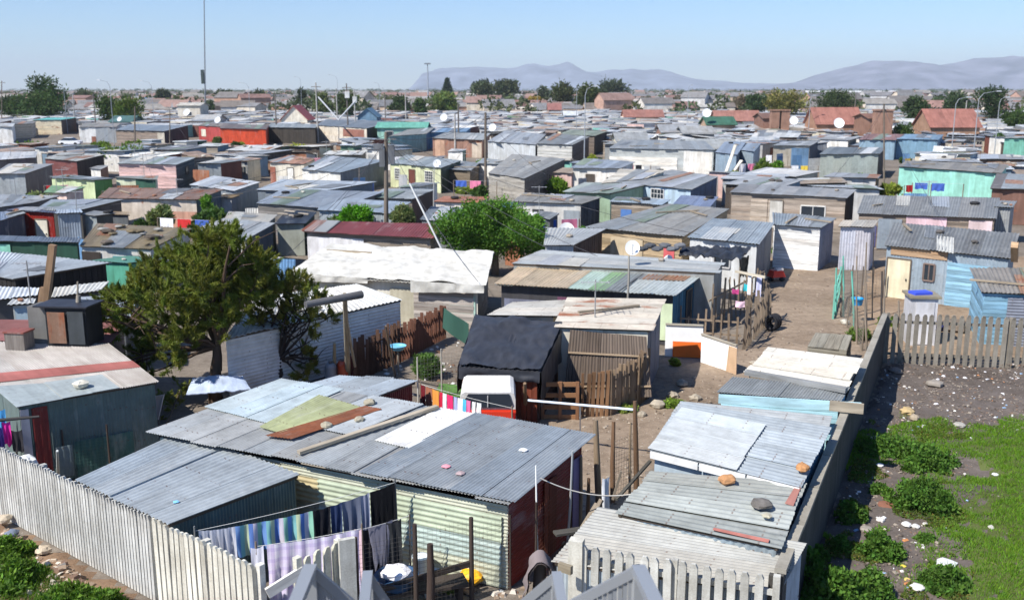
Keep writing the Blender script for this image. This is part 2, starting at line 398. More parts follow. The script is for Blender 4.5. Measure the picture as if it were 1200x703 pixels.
def feat(root, W, ft):
    k = ft[0]; A, B, C, D = W[ft[1]]
    ux = (B - A).normalized(); L = (B - A).length; N = ux.cross(Vector((0, 0, 1)))
    def rect(u0, u1, z0, z1, off=.035):
        a = A + ux * u0 + N * off; b_ = A + ux * u1 + N * off
        up = Vector((0, 0, 1)); return a + up * z0, b_ + up * z0, b_ + up * z1, a + up * z1
    if k == 'door':
        _, _, u, w, h, col = ft; u *= L; q = rect(u - w / 2, u + w / 2, .05, h, .05)
        d = MB().sheet(*q, thick=.04).build('door', 'board', root, col)
        m = MB(); g = .05
        m.beam(q[0] + N * .01, q[3] + N * .01, g, g); m.beam(q[1] + N * .01, q[2] + N * .01, g, g); m.beam(q[3] + N * .01, q[2] + N * .01, g, g)
        m.build('door_frame', 'wood', d, c(120, 108, 95))
        MB().box(q[1] * .85 + q[0] * .15 + N * .03 + Vector((0, 0, h * .48)), (.04, .06, .1)).build('handle', 'gloss', d, c(60, 60, 60))
    elif k == 'win':
        _, _, u, z, w, h, fc = ft[:7]; u *= L; q = rect(u - w / 2, u + w / 2, z, z + h, .05); g = .07
        m = MB()
        for a, b_ in ((0, 1), (1, 2), (3, 2), (0, 3)): m.beam(q[a], q[b_], g, g)
        m.beam((q[0] + q[1]) / 2, (q[2] + q[3]) / 2, .04, .05)
        if len(ft) > 7:
            for t in (.25, .75): m.beam(lerp(q[0], q[1], t), lerp(q[3], q[2], t), .03, .04)
            for t in (.25, .5, .75): m.beam(lerp(q[0], q[3], t), lerp(q[1], q[2], t), .03, .04)
        fo = m.build('window', 'board', root, fc)
        MB().sheet(*rect(u - w / 2 + .02, u + w / 2 - .02, z + .02, z + h - .02, .045), thick=.01).build('pane', 'glass', fo, c(45, 52, 60))
    elif k == 'pan':
        _, _, u0, u1, z0, z1, kd, col = ft[:8]; ru = ft[8] if len(ft) > 8 else 0
        q = rect(u0 * L, u1 * L, z0, z1, .045 + random.random() * .02)
        wallmesh(kd, *q, 1 if A.y < 60 else 0).build('patch_panel', MATOF[kd], root, col, ru)
def roof_sheet(rf, Q, uv, col, rust=.05, off=.035, wave=(.076, .011), name='roof_sheet', mat='metal', label=None, w=.76, axis='v', tone=.06):
    A, B, C, D = Q; N = (B - A).cross(D - A).normalized() * off
    q = [bil(A, B, C, D, u, v) + N for u, v in uv]
    if axis == 'u': q = [q[1], q[2], q[3], q[0]]
    m = MB(); m.panel(*q, w=w, wave=wave, thick=.01, lenj=.03, tonej=tone, lift=.008)
    return m.build(name, mat, rf, col, rust, label=label)
def shack(label, q, zf=2.2, zb=2.4, wf=None, **k):
    z = k.pop('zs', (zf, zf, zb, zb))
    return shack_w(label, [P(a, b_, zz) for (a, b_), zz in zip(q, z)], wf, **k)

# ---------------------------------------------------------------- small builders
def post(label, a, b_, w=.09, name='post', cat='post', col=None, group=None, mat='wood', round_=True, topj=.7):
    a, b_ = Vector(a), Vector(b_)
    mb = MB()
    if round_: mb.tube([a, lerp(a, b_, .5) + Vector((random.uniform(-.02, .02), 0, 0)), b_], [w / 2, w / 2 * .95, w / 2 * topj], 7)
    else: mb.beam(a, b_, w, w)
    o = mb.build(name, mat, None, col or c(128, 115, 100), loc=a); return tag(o, label, cat, group)
def dish(label, px, py, dist, r, az=R(20), pole=1.0, base=None):
    p = PD(px, py, dist); r *= 1.2; o = thing('satellite_dish', label, 'satellite dish', (p.x, p.y, p.z - pole), 'satellite dishes on the roofs')
    d = Vector((math.sin(az) * -.6, -.8 * math.cos(az), .45)).normalized(); s_ = d.cross(Vector((0, 0, 1))).normalized(); u = s_.cross(d)
    n = 20; vs = []; fs = []
    for sgn, t in ((1, 0), (-1, .012)):
        o0 = len(vs); vs.append(p - d * (.02 + t))
        for k in range(1, 4):
            for i in range(n):
                a = 2 * math.pi * i / n; rr = r * k / 3
                vs.append(p + (s_ * math.cos(a) * .9 + u * math.sin(a)) * rr + d * (.25 * r * (k / 3) ** 2 - .02 - t))
        for i in range(n):
            j = (i + 1) % n; f = (o0, o0 + 1 + i, o0 + 1 + j); fs.append(f if sgn < 0 else f[::-1])
            for k in range(2):
                a0 = o0 + 1 + k * n; f = (a0 + i, a0 + n + i, a0 + n + j, a0 + j); fs.append(f if sgn < 0 else f[::-1])
    m = MB(); m.raw(vs, fs, None, (1, 1, 1), True); m.build('reflector', 'gloss', o, c(225, 226, 226))
    m = MB(); tip = p + d * r * .9; m.tube([p - u * r * .95 + d * .1 * r, tip], .012 + r * .01, 6); m.build('feed_arm', 'gloss', o, c(120, 120, 120))
    MB().box(tip, (.09, .09, .12)).build('feed_horn', 'gloss', o, c(210, 210, 205))
    MB().tube([(p.x, p.y + .08, p.z - pole), (p.x, p.y + .08, p.z - .05), p - d * .03], .022, 6).build('mast', 'gloss', o, c(120, 120, 118))
    return o
def rock(label, p, s, col=c(160, 150, 138), name='stone', cat='stone', group='stones weighing down the roofs', mat='concrete', flat=.65):
    m = MB(); n = 9; vs = []; ph = random.random() * 9
    for j in range(6):
        t = math.pi * j / 5
        for i in range(n):
            a = 2 * math.pi * i / n; q = Vector((math.sin(t) * math.cos(a), math.sin(t) * math.sin(a), math.cos(t) * flat))
            k = 1 + .35 * noise.noise(q * 1.6 + Vector((ph, ph, 0))); q = q * k * s
            vs.append(Vector(p) + q + Vector((0, 0, s * flat * .8)))
    fs = [(j * n + i, j * n + (i + 1) % n, (j + 1) * n + (i + 1) % n, (j + 1) * n + i) for j in range(5) for i in range(n)]
    m.raw(vs, [f[::-1] for f in fs]); o = m.build(name, mat, None, col, loc=Vector(p)); return tag(o, label, cat, group)
def cloth(label, a, b_, drop, col=(1, 1, 1), mat='cloth', cat='cloth', name='hanging_cloth', amp=.04, nf=5, group='washing hung on the lines', sag=.04, taper=0, wob=.15, thick=.008, lean=None):
    a, b_ = Vector(a), Vector(b_); L = (b_ - a).length; m = MB(); nu = max(8, int(L / .05)); nv = 8
    ux = (b_ - a).normalized(); N = ux.cross(Vector((0, 0, 1))).normalized(); ph = random.random() * 6
    top = []; uvs = []
    for j in range(nv):
        v = j / (nv - 1)
        for i in range(nu):
            u = i / (nu - 1); uu = u + (0.5 - u) * taper * v
            d = drop * (1 + wob * noise.noise(Vector((u * 3 + ph, 0, ph))))
            p = lerp(a, b_, uu) + Vector((0, 0, -sag * math.sin(math.pi * u) - d * v)) + N * (amp * (.25 + v) * math.sin(nf * 2 * math.pi * u + ph + 1.2 * math.sin(3 * v + ph)) + .02)
            if lean: p += Vector(lean) * v
            top.append(p); uvs.append((u, v))
    fs = [(j * nu + i, j * nu + i + 1, (j + 1) * nu + i + 1, (j + 1) * nu + i) for j in range(nv - 1) for i in range(nu - 1)]
    m.raw(top, fs, uvs, (1, 1, 1), True); m.raw([p - N * thick for p in top], [f[::-1] for f in fs], uvs, (1, 1, 1), True)
    o = m.build(name, mat, None, col); return tag(o, label, cat, group)
def wire(label, pts, r=.008, name='cable', cat='cable', col=c(40, 40, 40), sag=.3, n=12, mat='plain', group=None):
    a, b_ = Vector(pts[0]), Vector(pts[-1]); L = []
    for i in range(n + 1):
        t = i / n; L.append(lerp(a, b_, t) - Vector((0, 0, sag * 4 * t * (1 - t))))
    o = MB().tube(L, r, 5, caps=False).build(name, mat, None, col, loc=a); return tag(o, label, cat, group)
def palisade(name, label, segs, h=1.8, w=.11, gap=.05, th=.06, posts=2.4, col=c(190, 186, 176), col2=None, lean=.03, cat='fence', toph=.09, rail=True, yellow=0, mat='concrete', group=None, jit=.03):
    o = thing(name, label, cat, (segs[0][0], segs[0][1], 0), group)
    m = MB(); rl = MB()
    for a, b_ in zip(segs[:-1], segs[1:]):
        a, b_ = Vector((a[0], a[1], 0)), Vector((b_[0], b_[1], 0)); L = (b_ - a).length; d = (b_ - a) / L; N = Vector((d.y, -d.x, 0))
        n = int(L / (w + gap))
        for k in range(n):
            p = a + d * ((k + .5) * (w + gap)); hh = h + random.uniform(-jit, jit); t = 1 + random.uniform(-.18, .15)
            ln = d * random.uniform(-lean, lean); x = d * w / 2; y = N * th / 2; up = Vector((0, 0, 1))
            bb = [p - x - y, p + x - y, p + x + y, p - x + y]; tt = [q + up * (hh - toph) + ln for q in bb]
            r1 = p + up * hh + ln * 1.1 - x * .5 - y * .6 + N * .03; r2 = p + up * hh + ln * 1.1 + x * .5 - y * .6 + N * .03; r3 = r2 + y * 1.2; r4 = r1 + y * 1.2
            vs = bb + tt + [r1, r2, r3, r4]
            m.raw(vs, [(0, 3, 2, 1), (0, 1, 5, 4), (1, 2, 6, 5), (2, 3, 7, 6), (3, 0, 4, 7), (4, 5, 9, 8), (5, 6, 10, 9), (6, 7, 11, 10), (7, 4, 8, 11), (8, 9, 10, 11)],
                  None, (t, t, t * (.96 if yellow else 1)))
        if rail:
            for z in (.35, h - .35): rl.beam(a + Vector((0, 0, z)) - N * (th / 2 + .035), b_ + Vector((0, 0, z)) - N * (th / 2 + .035), .06, .1)
        np_ = max(1, round(L / posts))
        for k in range(np_ + 1):
            p = a + d * (L * k / np_) - N * (th / 2 + .06); MB().box((p.x, p.y, h * .49), (.12, .12, h * .98), math.atan2(d.y, d.x)).build('post', mat, o, col)
    m.build('slats', mat, o, col)
    if rail: rl.build('rail', mat, o, col)
    return o
# ---------------------------------------------------------------- vegetation
def leafmesh(name, cen, sz, cols, parent, color, elong=1.6, outdir=None, mat='leaf', loc=None):
    n = len(cen); d = RNG.normal(size=(n, 3))
    if outdir is not None: d = outdir + d * .55
    d /= np.linalg.norm(d, axis=1)[:, None] + 1e-9
    e = RNG.normal(size=(n, 3)); e -= d * (e * d).sum(1)[:, None]; e /= np.linalg.norm(e, axis=1)[:, None] + 1e-9
    s = sz * RNG.uniform(.6, 1.3, (n, 1)); a = d * s * elong; b_ = e * s * .5
    v = np.stack([cen - a, cen + b_ - a * .1, cen + a, cen - b_ - a * .1], 1).reshape(-1, 3)
    origin = np.array(parent['_o'] if parent is not None else loc); v = (v - origin).astype(np.float32)
    me = bpy.data.meshes.new(name); me.vertices.add(4 * n); me.vertices.foreach_set('co', v.ravel())
    me.loops.add(4 * n); me.loops.foreach_set('vertex_index', np.arange(4 * n, dtype=np.int32))
    me.polygons.add(n); me.polygons.foreach_set('loop_start', np.arange(0, 4 * n, 4, dtype=np.int32)); me.polygons.foreach_set('loop_total', np.full(n, 4, dtype=np.int32))
    ca = me.color_attributes.new('tone', 'FLOAT_COLOR', 'CORNER'); cc = np.ones((n, 4), dtype=np.float32); cc[:, :3] = cols
    ca.data.foreach_set('color', np.repeat(cc, 4, axis=0).ravel())
    me.update(calc_edges=True); me.materials.append(mk(mat))
    o = bpy.data.objects.new(name, me); COL.objects.link(o); o.color = (*color, 1)
    if parent is not None: o.parent = parent
    else: o.location = Vector(origin); 
    o['_o'] = tuple(float(x) for x in origin)
    return o
def clumps(cl, nsub, nleaf, subr, shell=.55, flat=.8, spray=0):
    """cl: list of (Vector, r). returns centres, outward dirs, tones"""
    cs, ds, ts = [], [], []
    for ctr, r in cl:
        ctr = np.array(ctr); ns = max(3, int(nsub * r * r)) if nsub > 0 else -nsub
        q = RNG.normal(size=(ns, 3)); q /= np.linalg.norm(q, axis=1)[:, None]; q *= (RNG.uniform(shell, 1.05, (ns, 1))) * r; q[:, 2] *= flat
        for s in q:
            m = RNG.normal(size=(nleaf, 3)) * subr
            if spray:
                dv = s / r + np.array([0, 0, .55]) + RNG.normal(size=3) * .25; dv /= np.linalg.norm(dv); tt_ = RNG.random((nleaf, 1)); m = dv * tt_ * spray * RNG.uniform(.6, 1.3) + m * (1.15 - tt_)
            t = RNG.uniform(.6, 1.35); g = RNG.uniform(-.1, .25)
            cs.append(ctr + s + m); ds.append(np.tile((s / r + np.array([0, 0, .5])), (nleaf, 1)))
            tt = np.stack([np.full(nleaf, t * (1 + g)), np.full(nleaf, t), np.full(nleaf, t * .9)], 1) * RNG.uniform(.8, 1.2, (nleaf, 1)); ts.append(tt)
    return np.concatenate(cs), np.concatenate(ds), np.concatenate(ts)
def limbs(m, base, fork, targets, r0, n=8, seed=0, sub=0, jog=.25):
    random.seed(seed)
    L = (fork - base).length; mid = lerp(base, fork, .5) + Vector((random.uniform(-.05, .05) * L, 0, 0))
    m.tube([base - Vector((0, 0, .1)), mid, fork], [r0 * 1.25, r0, r0 * .85], n)
    for t in targets:
        t = Vector(t); d = (t - fork).length; r = r0 * random.uniform(.35, .6)
        p1 = lerp(fork, t, .35) + Vector((random.uniform(-1, 1), random.uniform(-1, 1), random.uniform(-.2, .8))) * d * jog * .4
        p2 = lerp(fork, t, .7) + Vector((random.uniform(-1, 1), random.uniform(-1, 1), random.uniform(-.3, .5))) * d * jog * .35
        m.tube([fork - Vector((0, 0, r0 * .3)), p1, p2, t], [r, r * .75, r * .5, r * .2], 6)
        for k in range(sub):
            q = lerp(p1, t, random.random()); e = q + Vector((random.uniform(-1, 1), random.uniform(-1, 1), random.uniform(-.4, .9))) * d * .35
            m.tube([q, lerp(q, e, .5) + Vector((0, 0, .05 * d)), e], [r * .35, r * .22, r * .08], 5)
def tree(label, base, h, cl, col, name='tree', cat='tree', leaf=.12, nsub=6, nleaf=14, subr=.25, r0=.15, forkz=.35, group=None, seed=1, elong=1.2, sub=0, shell=.45, trunkc=c(105, 92, 80), lean=(0, 0)):
    base = Vector(base); o = thing(name, label, cat, base, group)
    fork = base + Vector((lean[0], lean[1], h * forkz)); m = MB()
    limbs(m, base, fork, [q for q, r in cl], r0, seed=seed, sub=sub); m.build('trunk', 'wood', o, trunkc)
    cs, ds, ts = clumps(cl, nsub, nleaf, subr, shell); leafmesh('crown', cs, leaf, ts, o, col, elong, ds)
    return o
def blobs(base, h, w, n, seed, low=.35, flat=1.0):
    rr = random.Random(seed); L = []
    for i in range(n):
        a = rr.random() * 6.28; z = rr.uniform(low, .85); k = math.sin(math.pi * min(1, (1.05 - z) / (1.05 - low + .3))) ** .5 if n > 3 else .6
        rad = w * .5 * rr.uniform(.1, .62) * k; r = w * rr.uniform(.2, .3)
        L.append((Vector((base[0] + math.cos(a) * rad, base[1] + math.sin(a) * rad, base[2] + min(h - r * .8, h * z))), r))
    L.append((Vector((base[0], base[1], base[2] + h - w * .24)), w * .24))
    return L
def fartree(label, px, ytop, d, wpx, col, kind='broad', name='tree', seed=0, group='trees beyond the settlement', low=.35, nb=9):
    p = PD(px, ytop, d); x, y = p.x, p.y; h = p.z; w = wpx * d / F * 1.35
    leaf = max(.16, d * .0014)
    if kind == 'pine':
        o = thing('pine_tree', label, 'tree', (x, y, 0), group); MB().tube([(x, y, 0), (x, y, h)], [.35, .05], 7).build('trunk', 'wood', o, c(95, 82, 70))
        cs, ds, ts = [], [], []
        for k in range(14):
            z = h * (.25 + .72 * k / 14); rr = w * .55 * (1 - k / 15)
            for i in range(9):
                a = i * .7 + k; n = 12; t = RNG.uniform(.2, 1, n)
                cs.append(np.stack([x + math.cos(a) * rr * t, y + math.sin(a) * rr * t, z + rr * .15 * t + RNG.normal(size=n) * .15], 1)); ds.append(np.tile([math.cos(a), math.sin(a), .2], (n, 1))); ts.append(np.full((n, 3), RNG.uniform(.7, 1.3)))
        leafmesh('crown', np.concatenate(cs), leaf, np.concatenate(ts), o, col, 1.3, np.concatenate(ds)); return o
    b0 = Vector((x, y, 0)); cl = blobs(b0, h, w, nb, seed, low if kind != 'flat' else .62)
    return tree(label, b0, h, cl, col, name, leaf=leaf, nsub=-26, nleaf=10, subr=w * .05, r0=.02 * h + .1, forkz=.3 if kind != 'flat' else .5, group=group, seed=seed, trunkc=c(100, 90, 80))
def bush(label, px, ybase, wpx, hpx, col, name='bush', cat='bush', leaf=.06, group=None, d=None, z0=0, n=7, seed=0, dens=1.0, elong=1.3, spread=0):
    b0 = P(px, ybase, z0) if d is None else PD(px, ybase, d)
    dd = (b0 - Vector((0, 0, H))).length; w = wpx * dd / F; h = hpx * dd / F
    o = thing(name, label, cat, b0, group); rr = random.Random(seed); cl = []
    for i in range(n):
        a = rr.random() * 6.28; r = rr.uniform(.0, .28) * w; q = min(h * .42, w * rr.uniform(.2, .3)); 
        if spread:
            r = w * .46 * rr.random() ** .6; q = w * rr.uniform(.07, .15); zq = h * (1 - (r / (w * .5)) ** 2) * rr.uniform(.3, 1) * .8
            cl.append((b0 + Vector((math.cos(a) * r, math.sin(a) * r * .9, zq)), min(q, h * .5))); continue
        cl.append((b0 + Vector((math.cos(a) * r, math.sin(a) * r * .8, rr.uniform(.35, .85) * (h - q) + q * .2)), q))
    m = MB()
    for q, r in cl: m.tube([b0, lerp(b0, q, .5) + Vector((0, 0, .02)), q], [.02 + .015 * h, .015 + .01 * h, .006], 5)
    m.build('stem', 'wood', o, c(95, 85, 70))
    cs, ds, ts = clumps(cl, -int(22 * dens), int(16 * dens), w * .045, .3); leafmesh('foliage', cs, leaf, ts, o, col, elong, ds)
    return o
# ---------------------------------------------------------------- world, sun, camera, ground, far land
cam = bpy.data.cameras.new('camera'); co = bpy.data.objects.new('camera', cam); COL.objects.link(co)
co.location = (0, 0, H); co.rotation_euler = (R(90) - PITCH, 0, 0); cam.sensor_width = 36; cam.lens = 36 * F / 1200; cam.clip_end = 60000; cam.clip_start = .3
cam.dof.use_dof = True; cam.dof.focus_distance = 21; cam.dof.aperture_fstop = 1.3
scene.camera = co
SUN_EL, SUN_AZ = R(48), R(52)      # rays travel towards (sin az, cos az)
tosun = Vector((-math.sin(SUN_AZ) * math.cos(SUN_EL), -math.cos(SUN_AZ) * math.cos(SUN_EL), math.sin(SUN_EL)))
sl = bpy.data.lights.new('sun', 'SUN'); sl.energy = 4.5; sl.angle = R(.5); sl.color = (1, .955, .89)
so = bpy.data.objects.new('sun', sl); COL.objects.link(so); so.rotation_euler = tosun.to_track_quat('Z', 'Y').to_euler(); so.location = (-20, -20, 60)
w = bpy.data.worlds.new('World'); scene.world = w; w.use_nodes = True; nt = w.node_tree; nt.nodes.clear()
sk = nt.nodes.new('ShaderNodeTexSky'); sk.sky_type = 'NISHITA'; sk.sun_disc = False; sk.sun_elevation = SUN_EL
sk.sun_rotation = math.atan2(tosun.x, tosun.y); sk.altitude = 50; sk.air_density = 1.0; sk.dust_density = .0; sk.ozone_density = 3.5
bg = nt.nodes.new('ShaderNodeBackground'); bg.inputs[1].default_value = .125; wo = nt.nodes.new('ShaderNodeOutputWorld')
tm = nt.nodes.new('ShaderNodeMix'); tm.data_type = 'RGBA'; tm.blend_type = 'MULTIPLY'; tm.inputs[0].default_value = 1; tm.inputs[7].default_value = (.50, .62, .80, 1); nt.links.new(sk.outputs[0], tm.inputs[6]); nt.links.new(tm.outputs[2], bg.inputs[0]); nt.links.new(bg.outputs[0], wo.inputs[0])
vs_ = scene.view_settings; vs_.view_transform = 'Standard'; vs_.look = 'None'; vs_.exposure = .62; vs_.gamma = 1; vs_.use_curve_mapping = False
cy = scene.cycles; cy.use_denoising = True; cy.max_bounces = 6; cy.diffuse_bounces = 3; cy.glossy_bounces = 2; cy.transmission_bounces = 2; cy.volume_bounces = 0; cy.transparent_max_bounces = 8
cy.use_adaptive_sampling = True; cy.adaptive_threshold = .015
try: cy.denoiser = 'OPENIMAGEDENOISE'
except Exception: pass

def flat(name, pts, z, col, mat='soil', label=None):
    m = MB(); m.raw([(p[0], p[1], z) for p in pts], [tuple(range(len(pts)))]); o = m.build(name, mat, None, col, loc=(pts[0][0], pts[0][1], z)); struct(o); return o
def gsheet(name, poly, z, col, step=.5, amp=.04, mat='soil', sc=.8):
    """a sheet of ground with real unevenness inside a polygon (ends sink under the plain)"""
    xs = [p[0] for p in poly]; ys = [p[1] for p in poly]; m = MB()
    nx = int((max(xs) - min(xs)) / step) + 1; ny = int((max(ys) - min(ys)) / step) + 1; vs = []; ins = []
    for j in range(ny + 1):
        for i in range(nx + 1):
            x = min(xs) + i * step; y = min(ys) + j * step; k = inpoly((x, y), poly)
            hgt = z + amp * (noise.noise(Vector((x * sc, y * sc, 0))) + .4 * noise.noise(Vector((x * 3.1, y * 3.1, 4))) + .6) if k else -.03
            vs.append((x, y, hgt)); ins.append(k)
    fs = []
    for j in range(ny):
        for i in range(nx):
            a = j * (nx + 1) + i; q = (a, a + 1, a + nx + 2, a + nx + 1)
            if any(ins[t] for t in q): fs.append(q)
    m.raw(vs, fs, None, (1, 1, 1), True); o = m.build(name, mat, None, col, loc=(xs[0], ys[0], 0)); struct(o); return o
def inpoly(p, poly):
    x, y = p[0], p[1]; r = False; j = len(poly) - 1
    for i in range(len(poly)):
        xi, yi = poly[i][0], poly[i][1]; xj, yj = poly[j][0], poly[j][1]
        if (yi > y) != (yj > y) and x < (xj - xi) * (y - yi) / (yj - yi) + xi: r = not r
        j = i
    return r
GZ = -.02
flat('ground', [(-9500, -150), (9500, -150), (9500, 14500), (-9500, 14500)], GZ, c(126, 117, 106))
pathpoly = [P(x, y) for x, y in ((640, 520), (600, 480), (770, 470), (800, 430), (900, 400), (900, 345), (905, 315), (860, 305), (870, 300), (985, 305), (985, 350), (992, 380), (1030, 402), (1000, 440), (940, 420), (870, 450), (790, 500), (700, 640), (640, 640))]
gsheet('dirt_path', pathpoly, 0.0, c(146, 130, 112), .4, .05)
FA0, FA1 = Vector((4.55, 15.45)), Vector((13.75, 35.2))
FB1 = Vector((24, 33.9))
turf_poly = [P(x, y).xy.to_tuple() for x, y in ((1120, 730), (1135, 660), (1118, 600), (1165, 572), (1140, 540), (1125, 518), (1240, 512), (1300, 730))]
field = [(4.7, 13), (4.7, 15.5), (13.9, 35.1), (24, 33.8), (26, 13)]
gsheet('field', field, 0.02, c(102, 94, 88), .3, .12)
gsheet('turf', turf_poly, 0.035, c(88, 98, 52), .3, .12)
verge = [(-16, 12), (-16, 25.2), (-12.2, 21.5), (-7, 17.5), (-4.6, 15.8), (-4, 12)]
gsheet('verge', verge, 0.02, c(140, 115, 92), .3, .14)
lawn = [P(x, y) for x, y in ((985, 395), (1035, 300), (1230, 300), (1260, 420), (1045, 420), (1038, 405))]
gsheet('yard_ground', lawn, 0.01, c(150, 130, 108), .5, .05)

# mountains: ridges of real height and depth, far beyond the plain
def range_(name, prof, dist, depth, col, seed):
    m = MB(); vs = []; n = 170; rows = 14
    x0, x1 = prof[0][0], prof[-1][0]
    for j in range(rows):
        v = j / (rows - 1); yy = dist + depth * v
        for i in range(n):
            px = x0 + (x1 - x0) * i / (n - 1)
            for k in range(len(prof) - 1):
                if prof[k][0] <= px <= prof[k + 1][0]: t = (px - prof[k][0]) / (prof[k + 1][0] - prof[k][0]); ph = lerp(prof[k][1], prof[k + 1][1], t); break
            crest = dist + depth * .62
            hh = (104 - ph) / F * crest * 1.0 + 10
            prf = math.sin(math.pi * min(1, v / .62) / 2) ** .8 if v < .62 else math.cos((v - .62) / .38 * math.pi / 2)
            x = (px - 600) / F * crest * 1.02; nn = noise.fractal(Vector((x * .0012 + seed, yy * .0012, 0)), .8, 2, 7)
            rg = abs(noise.noise(Vector((x * .0022 + seed, yy * .0004, 7))))
            vs.append((x, yy, max(-2, hh * prf * (1 + .5 * (rg - .3) * (1 - v * v) * (1 if v < .55 else .15)) + nn * hh * .16 * (1 if v < .55 else .5))))
    fs = [(j * n + i, j * n + i + 1, (j + 1) * n + i + 1, (j + 1) * n + i) for j in range(rows - 1) for i in range(n - 1)]
    m.raw(vs, fs, None, (1, 1, 1), True); o = m.build(name, 'rock', None, col, loc=(vs[0][0], vs[0][1], 0)); struct(o)
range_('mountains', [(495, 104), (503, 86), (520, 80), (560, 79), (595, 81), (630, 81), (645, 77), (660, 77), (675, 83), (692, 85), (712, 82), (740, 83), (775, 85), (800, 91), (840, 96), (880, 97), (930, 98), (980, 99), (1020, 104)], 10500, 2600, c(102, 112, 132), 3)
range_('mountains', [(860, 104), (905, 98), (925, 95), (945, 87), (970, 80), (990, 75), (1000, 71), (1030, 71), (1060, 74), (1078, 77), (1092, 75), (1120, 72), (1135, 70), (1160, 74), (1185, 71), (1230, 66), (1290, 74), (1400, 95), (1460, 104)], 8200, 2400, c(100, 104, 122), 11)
# haze: one closed box of even air round everything
hz = MB(); hz.box((0, 7150, 209), (20400, 15500, 420)); ho = hz.build('haze', 'plain', None, (1, 1, 1), loc=(0, 7150, -1)); ho['kind'] = 'stuff'; ho['label'] = 'thin pale haze over the plain and mountains'; ho['category'] = 'haze'
hm = bpy.data.materials.new('haze_air'); hm.use_nodes = True; n2 = hm.node_tree; n2.nodes.clear(); o2 = n2.nodes.new('ShaderNodeOutputMaterial'); pv = n2.nodes.new('ShaderNodeVolumePrincipled')
pv.inputs['Color'].default_value = (.84, .92, 1, 1); pv.inputs['Density'].default_value = .00010; pv.inputs['Anisotropy'].default_value = 0; n2.links.new(pv.outputs[0], o2.inputs['Volume'])
ho.data.materials.clear(); ho.data.materials.append(hm); ho.visible_shadow = True
# ================================================================ FOREGROUND
G1, G2, G3 = c(176, 184, 190), c(150, 158, 165), c(128, 134, 140)
WH, CRM = c(222, 222, 218), c(214, 208, 188)
RUST, BRN, DKB = c(150, 92, 66), c(120, 98, 80), c(84, 72, 62)
# --- long striped shack
F1, rf1, Q1 = shack('long shack with pale green striped sheet wall, dark red side and patched grey roof',
    [(172, 505), (600, 588), (693, 511), (330, 447)], 2.0, 2.3, ('ch', c(190, 192, 174), .25), wr=('ch', c(124, 40, 32), .15), near=2, roof=(c(168, 172, 174), .2, 'v'), oh=.18, rj=.16, rw=.74,
    gap=.2, feats=[('pan', 'f', .5, .985, .5, 1.02, 'ch', c(176, 196, 194), .12), ('pan', 'f', .2, .5, 1.0, 1.6, 'ch', c(204, 190, 150), .3), ('pan', 'f', .5, .985, .02, .5, 'ch', c(188, 194, 176), .2), ('pan', 'f', .5, .985, 1.02, 1.6, 'ch', c(182, 194, 172), .15),
           ('pan', 'r', .86, .99, .1, 1.9, 'b', c(120, 105, 150)), ('pan', 'r', .45, .62, .1, 1.8, 'pv', c(112, 60, 44))])
roof_sheet(rf1, Q1, [(.63, -.01), (1.01, -.015), (1.01, 1.01), (.66, 1.02)], c(138, 147, 156), .03, .05, label='newer dark grey corrugated section', tone=.04)
roof_sheet(rf1, Q1, [(.30, .42), (.47, .40), (.50, 1.0), (.33, 1.0)], c(182, 190, 196), .05, .06)
roof_sheet(rf1, Q1, [(.545, .40), (.65, .38), (.665, 1.0), (.555, 1.0)], c(232, 234, 234), 0, .05, label='clean white sheet')
roof_sheet(rf1, Q1, [(.24, .28), (.32, .25), (.375, .78), (.20, .85)], c(168, 176, 138), .22, .085, label='faded green sheet')
roof_sheet(rf1, Q1, [(.30, .18), (.37, .20), (.43, .80), (.375, .80)], c(130, 84, 62), .6, .10, label='rusty sheet with a ragged edge')
roof_sheet(rf1, Q1, [(-.01, .42), (.23, .36), (.22, 1.02), (-.01, 1.02)], c(190, 204, 210), .05, .05)
def on(Q, u, v, off=.05):
    A, B, C, D = Q; return bil(A, B, C, D, u, v) + (B - A).cross(D - A).normalized() * off
def plank(label, a, b_, w=.12, h=.05, col=c(165, 155, 140), name='plank', cat='plank', group='loose timber on the roofs'):
    return tag(MB().beam(a, b_, w, h).build(name, 'wood', None, col, loc=a), label, cat, group)
plank('long weathered beam lying down the slope of the long shack roof', on(Q1, .445, .05, .09), on(Q1, .555, .97, .12), .15, .07, c(172, 162, 145))
plank('thin strip of timber along the eave above the green wall', on(Q1, .47, .0, -.03), on(Q1, .62, .0, -.03), .05, .05)
for lb, u, v, s in (('pale stone at the top of the rusty roof sheet', .372, .86, .16), ('grey stone beside the long roof beam', .43, .60, .13), ('flat stone between rusty sheet and long roof beam', .385, .44, .15)):
    rock(lb, on(Q1, u, v, .06), s, c(165, 158, 140), flat=.5)
for lb, u, v, cl in (('pink scrap of cloth near the eave of the dark grey roof', .79, .22, c(225, 150, 160)), ('flattened pink grey rag on the dark grey roof', .84, .17, c(170, 150, 150)), ('small white scrap on the dark grey roof', .9, .6, c(235, 235, 235))):
    rock(lb, on(Q1, u, v, .06), .1, cl, 'rag', 'rag', 'scraps on the roofs', 'cloth', .3)
# --- lean-to with blue-grey roof (front left)
F2, rf2, Q2 = shack('low shack with clean blue-grey corrugated roof behind the pale left fence', [(88, 562), (198, 614), (352, 556), (213, 505)], 1.85, 1.85,
    ('cv', c(120, 140, 146), .1), wr=('cv', c(84, 104, 106), .12), near=2, roof=(c(164, 174, 182), .0, 'v'), oh=.08, rj=.02, rw=.76, rtone=.04, rwave=(.15, .02))  # right wall is a darker copy of the front, its shade put into the colour
rock('small blue scrap of plastic on the blue-grey roof', on(Q2, .8, .2, .03), .07, c(130, 190, 225), 'rag', 'rag', 'scraps on the roofs', 'cloth', .25)
